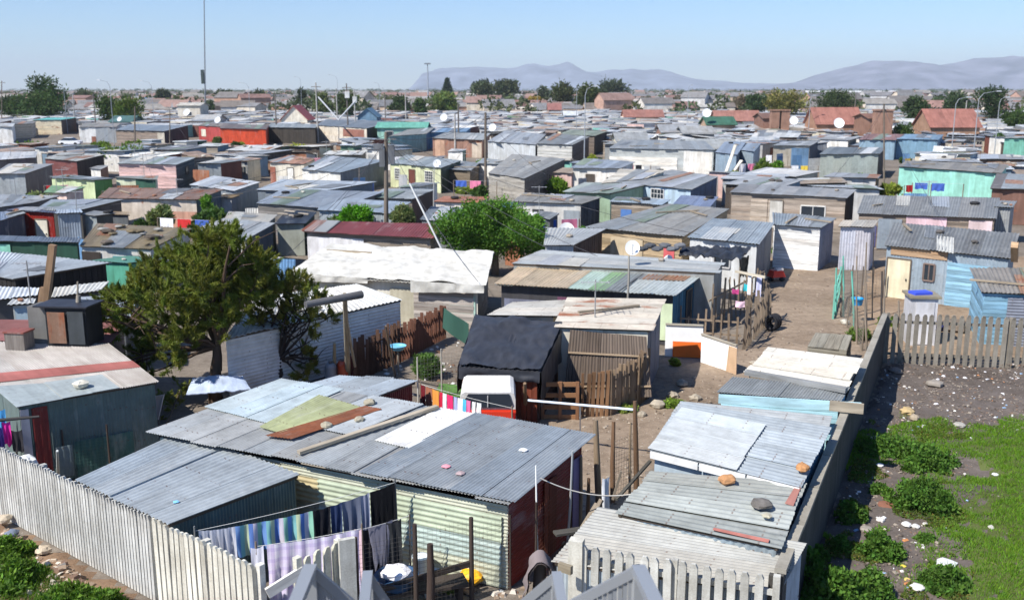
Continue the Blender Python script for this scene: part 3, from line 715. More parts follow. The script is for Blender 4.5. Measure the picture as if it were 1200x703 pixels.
# --- shack behind, dark red wall
F1b, rfb, Qb = shack('small grey-roofed shack with dark red wall, butting the long shack from behind', [(340, 456), (430, 469), (490, 446), (397, 440)], 2.2, 2.25, ('cv', c(110, 44, 40), .15), wr=('cv', c(104, 40, 38), .1), near=2, roof=(c(172, 182, 190), .04, 'v'), oh=.1,
    feats=[('win', 'r', .35, .9, .7, .7, c(200, 205, 210)), ('pan', 'r', .5, .75, .6, 1.7, 'b', c(120, 130, 160))])
# --- left shack with red stripe
F3, rf3, Q3 = shack('large corrugated shack with flat grey roof crossed by a faded red band', [(19, 476), (186, 447), (128, 403), (-70, 400)], 2.25, 2.4,
    ('cv', c(104, 122, 122), .05), wr=('cv', c(90, 100, 100), .1), near=2, roof=(c(172, 168, 164), .02, 'v'), oh=.12, rw=.9, rtone=.05, roofmat='board',
    feats=[('pan', 'f', .0, .06, .02, 2.1, 'b', c(196, 190, 198)), ('pan', 'f', .08, .19, .02, 2.1, 'cv', c(128, 50, 48), .1), ('pan', 'f', .22, .34, .1, .95, 'cv', c(120, 134, 138), .0), ('pan', 'f', .36, .8, .02, 1.0, 'cv', c(70, 110, 106), .0)])
roof_sheet(rf3, Q3, [(-.01, .30), (1.0, .34), (1.0, .50), (-.01, .42)], c(168, 88, 76), 0, .03, None, 'roof_band', 'board', 'faded red band', 9)
roof_sheet(rf3, Q3, [(-.01, -.02), (.3, -.02), (.3, .22), (-.01, .25)], c(164, 176, 180), .08, .03, None)
roof_sheet(rf3, Q3, [(.3, -.02), (.7, -.02), (.7, .24), (.3, .22)], c(166, 176, 178), .08, .05, None)
rock('big pale stone on the eave of the red-banded roof', on(Q3, .47, .07, .06), .2, c(215, 210, 195), flat=.6)
# little wooden box on that roof
p = on(Q3, .40, .78, .02); bx = thing('roof_box', 'small wooden hutch with rusty red lid sitting on the red-banded roof', 'box', p)
q0 = P(24, 408, p.z); MB().box((q0.x, q0.y, p.z + .26), (.62, .5, .5), R(-8)).build('body', 'wood', bx, c(125, 118, 112)); MB().box((q0.x, q0.y, p.z + .54), (.68, .56, .05), R(-8)).build('lid', 'metal', bx, c(140, 84, 74), .4)
# maroon flat roof further back
F4, rf4, Q4 = shack('low flat-roofed building with faded maroon roofing behind the red-banded roof', [(-70, 398), (128, 401), (150, 376), (-40, 374)], 2.3, 2.35, ('b', c(120, 100, 95), .1), near=1, roof=(c(140, 82, 78), .0, 'u'), roofmat='board', rtone=.25, rw=1.4)
# --- right foreground row along the fence
R1, rr1, QR1 = shack('nearest white corrugated roof shack tight against the two concrete fences', [(648, 658), (912, 694), (944, 636), (703, 594)], 1.45, 1.95, ('cv', c(170, 184, 196), .05), near=2, roof=(c(168, 169, 166), .05, 'u'), oh=.05, rj=.05, rtone=.05)
R2, rr2, QR2 = shack('long grey sheet roof with rusty red nail rows and two brown rocks', [(722, 601), (914, 642), (944, 566), (764, 552)], 2.0, 2.1, ('cv', c(150, 165, 175), .1), near=1, roof=(c(160, 164, 160), .08, 'u'), oh=.08, rj=.05, rw=.8)
roof_sheet(rr2, QR2, [(.6, .05), (.93, .035), (.93, .06), (.6, .07)], c(196, 110, 90), 0, .03, None, 'red_strip', 'board')
roof_sheet(rr2, QR2, [(.93, .62), (.985, .6), (.985, .95), (.95, .95)], c(190, 120, 100), .1, .035, None, 'red_patch', 'board', tone=.2, w=.3)
R3, rr3, QR3 = shack('shack with overlapping silver sheets and white fascia boards on the right row', [(762, 527), (936, 570), (972, 500), (800, 471)], 2.15, 2.3, ('b', c(170, 190, 205), .0), wr=('ch', c(120, 170, 200)), near=1, roof=(c(164, 172, 178), .05, 'u'), oh=.1, rj=.06, rw=.8)
A, B, C, D = QR3
for t0, t1 in ((0.0, .34), (.35, .66), (.67, 1.0)):
    MB().beam(lerp(A, B, t0) + Vector((0, -.05, -.09)), lerp(A, B, t1) + Vector((0, -.05, -.09)), .03, .16).build('fascia_board', 'board', R3, c(232, 234, 234))
roof_sheet(rr3, QR3, [(-.01, -.01), (.6, -.01), (.62, .8), (.03, .84)], c(176, 182, 186), .18, .05, (.076, .011), axis='u')
R3b, rr3b, QR3b = shack('flat pale roof with a blown dark rag beside the dirt path', [(779, 501), (965, 512), (972, 487), (802, 470)], 2.05, 2.15, ('ch', c(130, 175, 205), .0), near=1, roof=(c(160, 166, 170), .04, 'u'), oh=.08)
R4, rr4, QR4 = shack('light blue boarded shack with dark corrugated lean-to roof', [(840, 459), (986, 470), (996, 455), (857, 443)], 2.0, 2.15, ('ph', c(172, 214, 226)), wr=('ch', c(150, 200, 222)), near=2, roof=(c(126, 132, 136), .15, 'v'), oh=.1)
R5, rr5, QR5 = shack('cream white roofed shack with a thick grey beam along its eave', [(873, 436), (990, 456), (1010, 420), (902, 407)], 2.1, 2.25, ('b', c(150, 140, 126), .2), near=1, roof=(c(206, 202, 192), .12, 'u'), oh=.1, rtone=.07)
plank('thick grey beam lying along the eave of the cream white roof', P(874, 436, 2.2), P(992, 457, 2.2), .2, .13, c(140, 142, 142))
plank('light blue and bare wood plank sticking out over the fence', P(842, 467, 2.02), P(1009, 477, 2.02), .05, .24, c(178, 214, 222))
pl = plank('bare timber end of the blue plank over the fence top', P(972, 475, 2.06), P(1012, 479, 2.06), .08, .26, c(165, 155, 138))
kn = P(970, 418, 0); kb = thing('timber_kennel', 'weathered grey plank crate with sloping lid standing at the path', 'crate', kn)
qk = [P(x, y, z) for x, y, z in ((947, 405, .75), (992, 410, .75), (998, 393, .95), (956, 390, .95))]; bk = [Vector((v.x, v.y, 0)) for v in qk]
for i, j in ((0, 1), (1, 2), (2, 3), (3, 0)): wallmesh('ph', bk[i], bk[j], qk[j], qk[i], 1).build('side', 'wood', kb, c(128, 124, 112))
MB().panel(*qk, w=.3, thick=.03, over=-.01).build('lid', 'wood', kb, c(140, 136, 124))
for lb, x, y, z, s, cl in (('orange sandstone rock on the grey sheet roof', 852, 566, 2.12, .17, c(190, 142, 100)), ('orange rock near the end of the silver roof', 940, 551, 2.25, .15, c(196, 145, 100)), ('dark flat rock on the grey sheet roof', 893, 594, 2.1, .22, c(112, 108, 104)), ('square pale brick beside the dark flat rock', 899, 606, 2.1, .1, c(190, 185, 165)), ('flattened dark rag on the pale roof beside the path', 820, 486, 2.12, .2, c(120, 120, 118))):
    rock(lb, P(x, y, z), s, cl, flat=.4 if 'rag' in lb or 'flat' in lb else .6)
# --- tarp shed and neighbour
T1, rt1, QT1 = shack('shed draped in black plastic sheeting over red-brown slat walls', [(538, 430), (633, 436), (659, 381), (557, 371)], 1.75, 2.3, ('pv', c(120, 62, 44)), wr=('pv', c(60, 42, 36)), near=1, roof=(c(58, 60, 66), 0, 'v'), oh=.12, rw=2.5, rtone=.05, roofmat='tarp')
A, B, C, D = QT1; dz = Vector((0, 0, -1))
for nm, a, b_, d in (('tarp_flap', A, B, .35), ('tarp_flap', B, C, 1.1), ('tarp_flap', D, A, .9)):
    q = (a + dz * d, b_ + dz * (d * .9), b_, a); N = (b_ - a).normalized().cross(Vector((0, 0, 1))) * .05
    ph = random.random() * 9
    MB().sheet(*[v + N for v in q], thick=.012, nv=7, nu=24, fn=lambda u, v: .07 * noise.noise(Vector((u * 7 + ph, v * 2, ph))) * (1.2 - v) + .03 * math.sin(u * 40) * (1 - v)).build(nm, 'tarp', T1, c(50, 52, 58))
A_, B_, C_, D_ = QT1; MB().sheet(A_, B_, C_, D_, thick=.01, nv=30, nu=44, off=.12, fn=lambda u, v: .16 * noise.noise(Vector((u * 3, v * 3, 3))) - .11 * abs(noise.noise(Vector((u * 7 + v * 3, v * 6, 3)))) - .05 * abs(noise.noise(Vector((u * 15 - v * 9, v * 13, 9))))).build('tarp_cover', 'tarp', T1, c(56, 58, 64))
T2, rt2, QT2 = shack('cream shed with a dark striped sheet leaning on its front and rust-streaked roof', [(650, 383), (763, 387), (779, 351), (668, 349)], 2.35, 2.5, ('b', c(214, 208, 190), .05), wr=('cv', c(110, 116, 130), .05), near=2, roof=(c(186, 180, 170), .42, 'u'), oh=.12)
A, B, C, D = QT2; bz = Vector((A.x, A.y - .55, .75)); b2 = lerp(A, B, .97)
ls = tag(MB().panel(lerp(A, B, .09).xy.to_3d() + Vector((0, -.75, .15)), lerp(A, B, .99).xy.to_3d() + Vector((0, -.75, .35)), lerp(A, B, .95) + Vector((0, -.14, -.22)), lerp(A, B, .16) + Vector((0, -.14, -.06)), w=.55, wave=(.1, .014), thick=.01, tonej=.2).build('leaning_sheet', 'wood', None, c(104, 92, 82), .1),
         'big dark brown corrugated sheet leaning against the cream shed', 'roofing sheet')
for v in (.18, .68):
    plank('thin batten across the leaning brown sheet, ' + ('lower' if v < .5 else 'upper'), lerp(lerp(A, B, .09).xy.to_3d() + Vector((0, -.82, .15)), lerp(A, B, .16) + Vector((0, -.20, -.06)), v), lerp(lerp(A, B, .99).xy.to_3d() + Vector((0, -.82, .35)), lerp(A, B, .95) + Vector((0, -.2, -.22)), v), .05, .05, c(170, 150, 125))
T3, rt3, QT3 = shack('pale corrugated roof with a pink patch behind the tarp shed', [(572, 369), (652, 370), (672, 352), (602, 355)], 2.3, 2.3, ('b', c(190, 184, 170), .1), near=1, roof=(c(186, 184, 178), .15, 'u'))
# --- white ribbed shed behind the trees
W1, rw1, QW1 = shack('white-roofed shed with pale horizontal corrugated walls behind the two near trees', [(262, 397), (471, 351), (420, 333), (300, 348)], 2.2, 2.45, ('ch', c(214, 216, 216), .0), near=1, roof=(c(212, 213, 210), .0, 'v'), oh=.06, rtone=.03, rw=.9)
# --- white tarpaulin house
M1, rm1, QM1 = shack('long house under a wrinkled white tarpaulin roof with rusty patched front', [(338, 322), (567, 336), (579, 297), (388, 287)], 1.95, 2.5, ('b', c(216, 212, 196), .05), wr=('ch', c(90, 88, 86), .1), near=1, roof=(c(220, 216, 206), 0, 'v'), roofmat='tarp', rw=3, rtone=.03, oh=.3,
    feats=[('pan', 'f', .66, .98, .02, 1.7, 'ph', c(168, 160, 152)), ('pan', 'f', .66, .85, .6, 1.35, 'ch', c(176, 124, 96), .6), ('pan', 'f', .85, .99, .02, 1.45, 'b', c(176, 214, 200), .4), ('pan', 'f', .53, .66, .02, 1.6, 'b', c(190, 184, 160)), ('pan', 'f', .17, .27, .2, 1.5, 'b', c(190, 182, 160))])
A, B, C, D = QM1; MB().sheet(A + Vector((0, -.1, 0)), B + Vector((0.1, -.1, 0)), C, D, thick=.02, nv=16, nu=48, off=.1, fn=lambda u, v: .13 * noise.noise(Vector((u * 7, v * 4, 1))) + .07 * noise.noise(Vector((u * 20 + v * 8, v * 9, 2)))).build('tarpaulin', 'tarp', M1, c(214, 211, 200))
fl = [(A, lerp(A, B, .42), .25), (lerp(A, B, .64), B, .42)]
for a, b_, d in fl: MB().sheet(a + dz * d + Vector((0, -.1, 0)), b_ + dz * d * .6 + Vector((0, -.1, 0)), b_ + Vector((0, -.12, .08)), a + Vector((0, -.12, .08)), thick=.015, nv=6, nu=30, fn=lambda u, v: .08 * noise.noise(Vector((u * 9, v, 5)))).build('tarpaulin_flap', 'tarp', M1, c(204, 202, 194))
# --- maroon roofed shack
M2, rm2, QM2 = shack('shack with deep maroon corrugated roof under the main utility pole', [(354, 271), (508, 279), (521, 263), (370, 259)], 2.3, 2.55, ('ph', c(150, 140, 128)), near=1, roof=(c(126, 66, 66), .12, 'v'), oh=.25, rtone=.06,
    feats=[('pan', 'f', .0, .47, .0, 2.0, 'b', c(226, 226, 228)), ('pan', 'f', .23, .3, .2, 1.2, 'b', c(60, 90, 170)), ('pan', 'f', .36, .4, .1, .8, 'b', c(70, 100, 180)), ('win', 'f', .7, .7, 2.4, .8, c(140, 130, 118)), ('win', 'f', .9, .7, 1.4, .8, c(140, 130, 118))])
roof_sheet(rm2, QM2, [(-.01, -.01), (.09, -.01), (.09, 1), (-.01, 1)], c(140, 88, 70), .6, .05, (.17, .018)); roof_sheet(rm2, QM2, [(.09, -.01), (.2, -.01), (.2, 1), (.09, 1)], c(150, 154, 156), .1, .05, (.17, .018))
# --- beige/green roof with teal wall
M4, rm4, QM4 = shack('teal sided house with beige, green and grey strips of corrugated roof', [(580, 333), (793, 346), (835, 314), (618, 306)], 2.1, 2.35, ('b', c(70, 70, 74), .0), wr=('pv', c(58, 104, 128)), near=1, roof=(c(168, 176, 176), .08, 'v'), oh=.22,
    feats=[('pan', 'f', .02, .4, .2, 1.5, 'b', c(120, 126, 150)), ('pan', 'f', .34, .4, .2, 1.7, 'b', c(110, 60, 90)), ('door', 'r', .45, .7, 1.9, c(36, 44, 54)), ('win', 'r', .8, .8, .5, .9, c(150, 150, 140)), ('pan', 'f', .93, 1.0, .2, 1.7, 'b', c(206, 222, 178))])
for u0, u1, cl, ru in ((0, .12, c(196, 178, 152), .2), (.12, .24, c(190, 172, 146), .25), (.24, .42, c(200, 182, 156), .2), (.42, .53, c(178, 196, 184), .05), (.53, .62, c(138, 168, 130), .05), (.62, .7, c(140, 146, 146), .1)):
    roof_sheet(rm4, QM4, [(u0, -.02), (u1, -.02), (u1, .82), (u0, .82)], cl, ru, .05, (.15, .02))
M4b = shack('grey ridge lean-to along the back of the teal sided house', [(600, 308), (838, 320), (848, 306), (640, 296)], 2.5, 2.55, ('b', c(150, 152, 150), .1), near=0, roof=(c(172, 176, 176), .12, 'u'), oh=.05)
# --- roofs behind M4
MID = [
 ('large worn grey roof over a cream and timber front, above the teal house', [(686, 266), (802, 277), (855, 245), (783, 239)], 2.3, 2.5, ('ph', c(168, 150, 122)), None, (c(162, 162, 158), .1, 'v'), [('pan', 'f', .25, .6, .2, 1.9, 'b', c(206, 186, 150)), ('pan', 'f', .82, .93, .7, 1.6, 'b', c(200, 60, 66))]),
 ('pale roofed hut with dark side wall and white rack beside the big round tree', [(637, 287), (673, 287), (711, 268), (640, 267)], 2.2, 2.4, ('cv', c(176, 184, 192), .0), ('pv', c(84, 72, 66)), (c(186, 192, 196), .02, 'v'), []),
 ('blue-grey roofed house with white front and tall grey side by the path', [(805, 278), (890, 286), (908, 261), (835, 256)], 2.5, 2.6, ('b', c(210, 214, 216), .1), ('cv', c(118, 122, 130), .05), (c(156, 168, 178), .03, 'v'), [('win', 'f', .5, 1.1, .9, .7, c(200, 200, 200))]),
 ('small plank shed with a bright blue shutter', [(714, 236), (776, 240), (786, 234), (722, 231)], 2.3, 2.4, ('ph', c(140, 130, 118)), None, (c(170, 186, 200), .0, 'v'), [('pan', 'f', .2, .42, .6, 1.8, 'b', c(50, 116, 196)), ('pan', 'f', .58, .68, .2, 1.3, 'b', c(190, 190, 186))]),
 ('blue roofed annex right of the bright blue shutter', [(786, 242), (832, 243), (842, 231), (798, 229)], 2.2, 2.4, ('cv', c(120, 140, 160), .0), None, (c(132, 146, 176), .0, 'v'), []),
 ('white fronted shack with dark porch left of the bright blue shutter', [(600, 236), (682, 239), (706, 231), (614, 226)], 2.4, 2.5, ('b', c(206, 206, 202), .1), ('pv', c(74, 80, 88)), (c(158, 158, 154), .08, 'v'), [('pan', 'f', .28, .45, .1, 1.9, 'b', c(52, 56, 60)), ('pan', 'f', .75, .99, .1, 1.9, 'b', c(150, 160, 168))]),
 ('small grey shed whose roof meets the big round tree', [(626, 252), (645, 257), (656, 250), (632, 247)], 2.1, 2.2, ('cv', c(90, 96, 104), .1), None, (c(150, 154, 156), .1, 'v'), []),
 ('green edged flat roof left of the light blue house', [(660, 224), (716, 228), (760, 218), (685, 215)], 2.2, 2.3, ('b', c(150, 180, 150), .1), None, (c(166, 176, 172), .05, 'v'), []),
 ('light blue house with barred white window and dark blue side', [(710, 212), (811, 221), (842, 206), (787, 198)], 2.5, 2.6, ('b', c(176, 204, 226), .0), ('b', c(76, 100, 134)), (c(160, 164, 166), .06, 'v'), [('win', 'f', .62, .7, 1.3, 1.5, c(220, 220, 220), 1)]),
 ('house with a broad pale cream roof and gable left of the light blue house', [(705, 214), (756, 210), (780, 200), (728, 199)], 2.5, 2.9, ('b', c(206, 206, 196)), None, (c(214, 208, 194), .03, 'u'), []),
 ('long white building with grey roof and blank white end', [(713, 174), (838, 176), (826, 165), (728, 163)], 2.9, 3.2, ('ch', c(188, 194, 194), .0), ('cv', c(120, 130, 140)), (c(152, 158, 162), .02, 'v'), [('pan', 'f', .72, .99, .0, 2.8, 'b', c(236, 234, 226)), ('pan', 'f', .0, .66, .0, 1.9, 'ph', c(226, 224, 216))]),
 ('blue-grey shed joined to the right end of the long white building', [(838, 179), (864, 181), (874, 168), (850, 166)], 2.8, 3, ('cv', c(140, 160, 178), .02), ('b', c(80, 96, 120)), (c(140, 154, 172), .02, 'v'), []),
 ('tall blue-grey shed with a turquoise flag behind the leaning white planks', [(866, 176), (884, 178), (892, 168), (876, 167)], 2.8, 3, ('cv', c(150, 168, 184), .02), None, (c(150, 164, 180), .02, 'v'), []),
 ('pale grey house with weathered dark plank side in front of the white hut roofs', [(629, 169), (671, 171), (691, 161), (650, 157)], 2.9, 3.1, ('ph', c(184, 184, 180)), ('ph', c(92, 84, 82)), (c(138, 142, 142), .05, 'v'), []),
 ('dark boarded house under a greenish felt roof', [(655, 157), (697, 160), (712, 154), (668, 153)], 2.9, 3.1, ('ph', c(110, 100, 92)), ('pv', c(72, 64, 60)), (c(146, 154, 138), .02, 'v'), []),
 ('grey plank house with long pale roof beside the bare wooden pole', [(572, 204), (615, 209), (663, 187), (600, 180)], 2.4, 2.6, ('ph', c(160, 156, 148)), ('ph', c(110, 102, 94)), (c(160, 160, 156), .06, 'v'), [('win', 'r', .55, .9, .9, .9, c(110, 110, 105))]),
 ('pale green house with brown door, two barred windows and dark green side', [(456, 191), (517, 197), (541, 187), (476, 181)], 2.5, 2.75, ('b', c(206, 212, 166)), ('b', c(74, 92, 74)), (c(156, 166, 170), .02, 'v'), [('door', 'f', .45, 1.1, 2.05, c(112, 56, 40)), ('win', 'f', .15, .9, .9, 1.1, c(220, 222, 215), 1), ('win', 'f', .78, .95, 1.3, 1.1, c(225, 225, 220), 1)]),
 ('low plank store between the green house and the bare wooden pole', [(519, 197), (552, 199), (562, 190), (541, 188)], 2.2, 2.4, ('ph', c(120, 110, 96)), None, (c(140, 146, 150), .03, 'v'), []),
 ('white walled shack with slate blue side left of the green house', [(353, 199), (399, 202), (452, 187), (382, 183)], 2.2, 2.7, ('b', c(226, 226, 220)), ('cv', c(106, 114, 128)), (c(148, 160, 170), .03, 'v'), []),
 ('cream shack with rusty sheet roof above the dark yard', [(315, 191), (357, 193), (370, 186), (338, 182)], 2.3, 2.5, ('b', c(212, 206, 190), .2), None, (c(176, 136, 112), .5, 'v'), [('door', 'f', .6, .9, 1.9, c(225, 225, 220)), ('pan', 'f', .0, .16, .0, 1.9, 'cv', c(150, 96, 80), .3)]),
 ('long low shed with white roof edge above the cream shack', [(378, 182), (424, 181), (430, 177), (386, 176)], 2, 2.1, ('b', c(120, 118, 112)), None, (c(226, 226, 220), 0, 'v'), []),
 ('big cream and rusty house with blue-grey roof under the paired poles', [(370, 147), (430, 150), (467, 142), (382, 140)], 3, 3.2, ('b', c(216, 206, 188), .3), ('pv', c(66, 62, 62)), (c(126, 134, 142), .03, 'v'), [('pan', 'f', .0, .55, 0, 1.2, 'b', c(216, 208, 196)), ('pan', 'f', .55, .95, 1.2, 2.6, 'b', c(150, 96, 78), .2)]),
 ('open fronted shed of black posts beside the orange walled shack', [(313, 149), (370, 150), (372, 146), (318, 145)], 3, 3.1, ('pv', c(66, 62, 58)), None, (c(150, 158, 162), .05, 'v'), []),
 ('teal and blue shack with grey roof above the green house', [(456, 160), (500, 157), (510, 150), (478, 152)], 2.8, 3.0, ('b', c(124, 180, 184)), ('b', c(58, 108, 146)), (c(150, 152, 148), .05, 'v'), []),
 ('bright blue fronted shack right of the teal shack', [(500, 156), (546, 155), (552, 150), (508, 150)], 2.6, 2.8, ('b', c(66, 130, 176)), None, (c(120, 150, 180), .02, 'v'), [('pan', 'f', .7, .98, .6, 2.3, 'b', c(42, 66, 120))]),
 ('brown rusty shack with wide pale roof and pink gate', [(506, 162), (566, 164), (575, 156), (522, 155)], 2.7, 2.9, ('b', c(150, 110, 90), .4), None, (c(160, 164, 164), .08, 'v'), [('pan', 'f', .05, .25, 0, 2.4, 'b', c(190, 150, 120)), ('pan', 'f', .8, .99, 0, 2.2, 'b', c(200, 184, 164))]),
 ('small white hut with green side door', [(524, 177), (543, 178), (547, 175), (529, 174)], 2.1, 2.1, ('b', c(226, 228, 226)), ('b', c(40, 120, 90)), (c(196, 198, 198), 0, 'v'), []),
 ('white grey house right of the bare wooden pole', [(571, 166), (628, 170), (640, 158), (592, 154)], 2.8, 3, ('b', c(190, 196, 200)), ('b', c(150, 155, 160)), (c(164, 170, 176), .02, 'v'), []),
 ('white cottage behind the bare wooden pole', [(558, 191), (586, 193), (596, 189), (566, 187)], 2.3, 2.4, ('b', c(228, 228, 224)), None, (c(168, 172, 172), .02, 'v'), []),
 # left band
 ('cream panel house with broad rust stains', [(38, 141), (72, 141), (90, 138), (56, 138)], 3.2, 3.3, ('ch', c(222, 210, 184), .45), ('pv', c(110, 98, 92)), (c(110, 190, 186), .0, 'v'), [('win', 'r', .5, 1.2, 1.2, 1, c(90, 100, 110))]),
 ('pale plank shed at the far left with a white hut', [(14, 146), (38, 145), (42, 142), (20, 142)], 3, 3.1, ('ph', c(180, 172, 158)), None, (c(130, 130, 128), .05, 'v'), []),
 ('white hut at the left edge of the settlement', [(-6, 149), (15, 149), (18, 145), (0, 145)], 3, 3.1, ('b', c(230, 232, 232)), None, (c(180, 180, 178), .02, 'v'), []),
 ('white and grey twin hut right of the rust stained house', [(92, 149), (136, 149), (143, 145), (100, 144)], 3, 3.1, ('b', c(224, 226, 226)), None, (c(150, 146, 140), .15, 'v'), [('pan', 'f', .45, 1.0, 0, 2.9, 'cv', c(160, 168, 176), .0), ('pan', 'f', .32, .44, 0, 1.2, 'b', c(150, 90, 66), .5)]),
 ('long grey-brown plank house with blue-grey roof behind the toilets', [(135, 153), (193, 154), (221, 147), (151, 146)], 2.9, 3.1, ('ph', c(140, 128, 118)), ('pv', c(74, 70, 70)), (c(130, 142, 154), .02, 'v'), [('pan', 'f', .86, 1, 0, 2.6, 'b', c(190, 182, 166))]),
 ('deep red shack with white posters left of the orange wall', [(232, 147), (260, 149), (268, 145), (240, 144)], 3, 3.1, ('b', c(178, 36, 26)), None, (c(140, 130, 120), .1, 'v'), [('pan', 'f', .12, .32, .9, 2.3, 'b', c(226, 222, 205))]),
 ('shack with a wide bright orange-red wall', [(257, 151), (312, 151), (316, 147), (262, 146)], 3.1, 3.2, ('cv', c(216, 84, 52), .02), None, (c(120, 110, 105), .1, 'v'), []),
 ('whitish flat roof at the left edge above the dark shed', [(-6, 187), (42, 184), (44, 178), (0, 178)], 2.1, 2.2, ('b', c(120, 120, 118)), None, (c(190, 194, 198), .02, 'v'), []),
 ('grey sheet shed with dark side at the left edge', [(-8, 204), (30, 204), (63, 193), (10, 192)], 2.5, 2.6, ('cv', c(158, 166, 172), .02), ('cv', c(76, 76, 80), .05), (c(150, 154, 158), .05, 'v'), []),
 ('maroon-brown shed with pale grey roof', [(52, 186), (90, 188), (123, 180), (72, 178)], 2.5, 2.6, ('ch', c(120, 74, 72), .05), ('pv', c(70, 64, 60)), (c(172, 174, 170), .03, 'v'), []),
 ('white hut between the maroon shed and the pink shed', [(105, 197), (118, 198), (128, 195), (114, 194)], 2, 2.05, ('b', c(224, 222, 216)), ('b', c(90, 86, 80)), (c(160, 160, 158), 0, 'v'), []),
 ('pale pink boarded shed with dark grey-green side', [(137, 192), (207, 193), (229, 184), (160, 183)], 2.6, 2.7, ('ph', c(218, 186, 182)), ('ph', c(84, 90, 94)), (c(160, 168, 170), .02, 'v'), [('win', 'r', .55, 1.2, 1.3, .8, c(70, 60, 60))]),
 ('lime green and white long shed', [(58, 208), (110, 212), (134, 208), (76, 205)], 2.1, 2.2, ('b', c(198, 216, 164), .05), ('b', c(94, 156, 72)), (c(120, 130, 134), .02, 'v'), []),
 ('low shed with cream and dark green panels below the pink shed', [(134, 209), (184, 210), (186, 207), (140, 206)], 2.1, 2.1, ('b', c(214, 222, 190)), None, (c(140, 146, 140), .02, 'v'), [('pan', 'f', .5, 1, 0, 2, 'b', c(46, 94, 76))]),
 ('grey blue sheet shed with dark red side', [(230, 192), (259, 192), (285, 188), (250, 186)], 2.4, 2.5, ('cv', c(140, 150, 158), .03), ('b', c(96, 46, 38), .1), (c(150, 156, 158), .05, 'v'), []),
 ('wide pale blue-white roof right of the pink shed', [(222, 217), (275, 223), (305, 212), (250, 207)], 2.2, 2.3, ('cv', c(130, 140, 150), .03), None, (c(206, 212, 218), .0, 'v'), []),
 ('brown streaked roof over a rusty white wall', [(114, 232), (231, 234), (262, 222), (128, 220)], 2.3, 2.5, ('b', c(220, 206, 190), .3), ('cv', c(96, 108, 116), .02), (c(160, 134, 118), .45, 'v'), [('pan', 'f', .55, 1.0, .0, 1.4, 'b', c(206, 150, 122), .45)]),
 ('white hut with plywood lid right of the streaked roof', [(255, 231), (272, 232), (281, 229), (262, 228)], 1.9, 1.9, ('b', c(226, 228, 230)), ('b', c(110, 120, 130)), (c(176, 150, 110), 0, 'v'), []),
 ('pale blue roof left of the rusty white wall', [(40, 246), (96, 246), (146, 234), (60, 234)], 2.2, 2.3, ('b', c(90, 88, 86)), None, (c(178, 188, 196), .02, 'v'), []),
 ('silver roof at the left edge in front of the lime shed', [(-10, 244), (38, 238), (70, 230), (0, 228)], 2.2, 2.3, ('b', c(110, 112, 115)), None, (c(172, 178, 184), .04, 'v'), []),
 ('pink and white low wall shed under the green felt roof', [(51, 225), (78, 227), (100, 221), (60, 219)], 1.9, 2, ('b', c(226, 196, 184)), None, (c(126, 160, 122), .03, 'v'), []),
 ('dark red shed with a bare white door', [(8, 246), (65, 249), (64, 244), (24, 243)], 2.4, 2.5, ('cv', c(142, 40, 34), .02), None, (c(90, 96, 120), .0, 'v'), [('door', 'f', .71, 1.0, 1.9, c(226, 222, 206))]),
 ('blue-grey roof with dark wall left of the dark red shed', [(-12, 262), (30, 250), (24, 247), (-10, 249)], 2.3, 2.3, ('cv', c(66, 74, 92), .02), None, (c(140, 154, 176), .0, 'v'), []),
 ('pale blue sheet shed right of the dark red shed', [(64, 250), (97, 249), (94, 245), (66, 246)], 2.4, 2.4, ('cv', c(146, 160, 176), .02), None, (c(160, 172, 186), .0, 'v'), []),
 ('small silver grey shed beside the lichen covered roof', [(97, 251), (112, 253), (136, 250), (110, 247)], 2.2, 2.2, ('cv', c(150, 162, 168), .02), ('b', c(80, 84, 80)), (c(172, 178, 180), .02, 'v'), []),
 ('low brown lidded store right of the silver grey shed', [(128, 251), (152, 252), (152, 249), (133, 248)], 1.7, 1.7, ('b', c(100, 106, 112)), None, (c(180, 160, 130), .02, 'v'), []),
 ('old shack with a lichen covered brown roof full of rubble', [(93, 288), (177, 292), (226, 268), (113, 262)], 2.1, 2.4, ('b', c(200, 200, 196), .2), ('cv', c(150, 158, 166), .05), (c(146, 134, 108), .35, 'v'), [('pan', 'f', .0, .28, .3, 1.8, 'b', c(60, 52, 46)), ('win', 'f', .55, .9, .7, .7, c(90, 160, 170)), ('pan', 'f', .7, .85, .3, 1.7, 'b', c(80, 70, 62))]),
 ('dark green shed with turquoise left wall', [(-14, 282), (93, 284), (95, 279), (-8, 276)], 2.3, 2.4, ('b', c(32, 78, 62)), None, (c(104, 116, 132), .0, 'v'), [('pan', 'f', .0, .22, .0, 2.1, 'b', c(124, 206, 184))]),
 ('open shelter with dark interior painted on under a broad light roof', [(-15, 322), (16, 327), (131, 308), (-10, 294)], 2.2, 2.2, ('pv', c(40, 38, 38)), None, (c(190, 198, 204), .0, 'v'), []),  # near-black plank colour stands in for the shade inside the open shelter
 ('turquoise tarpaulin lean-to below the lichen covered roof', [(108, 305), (150, 308), (188, 303), (150, 300)], 1.6, 1.7, ('b', c(64, 160, 134)), None, (c(96, 150, 140), .0, 'v'), []),
 ('white and dark shack right of the lichen covered roof', [(230, 268), (288, 281), (322, 262), (262, 256)], 2.2, 2.4, ('b', c(216, 214, 208), .1), ('b', c(64, 76, 92)), (c(184, 190, 194), .06, 'v'), []),
 ('pale roof with tyres of black sheeting beside the dark annex', [(262, 258), (312, 263), (325, 252), (268, 248)], 2.1, 2.2, ('b', c(140, 140, 136)), None, (c(190, 186, 176), .1, 'v'), []),
 ('round fronted hut covered in black sheeting', [(322, 262), (358, 262), (371, 249), (336, 246)], 2.0, 2.1, ('b', c(170, 176, 164)), ('b', c(40, 60, 50)), (c(52, 58, 68), .0, 'v'), []),
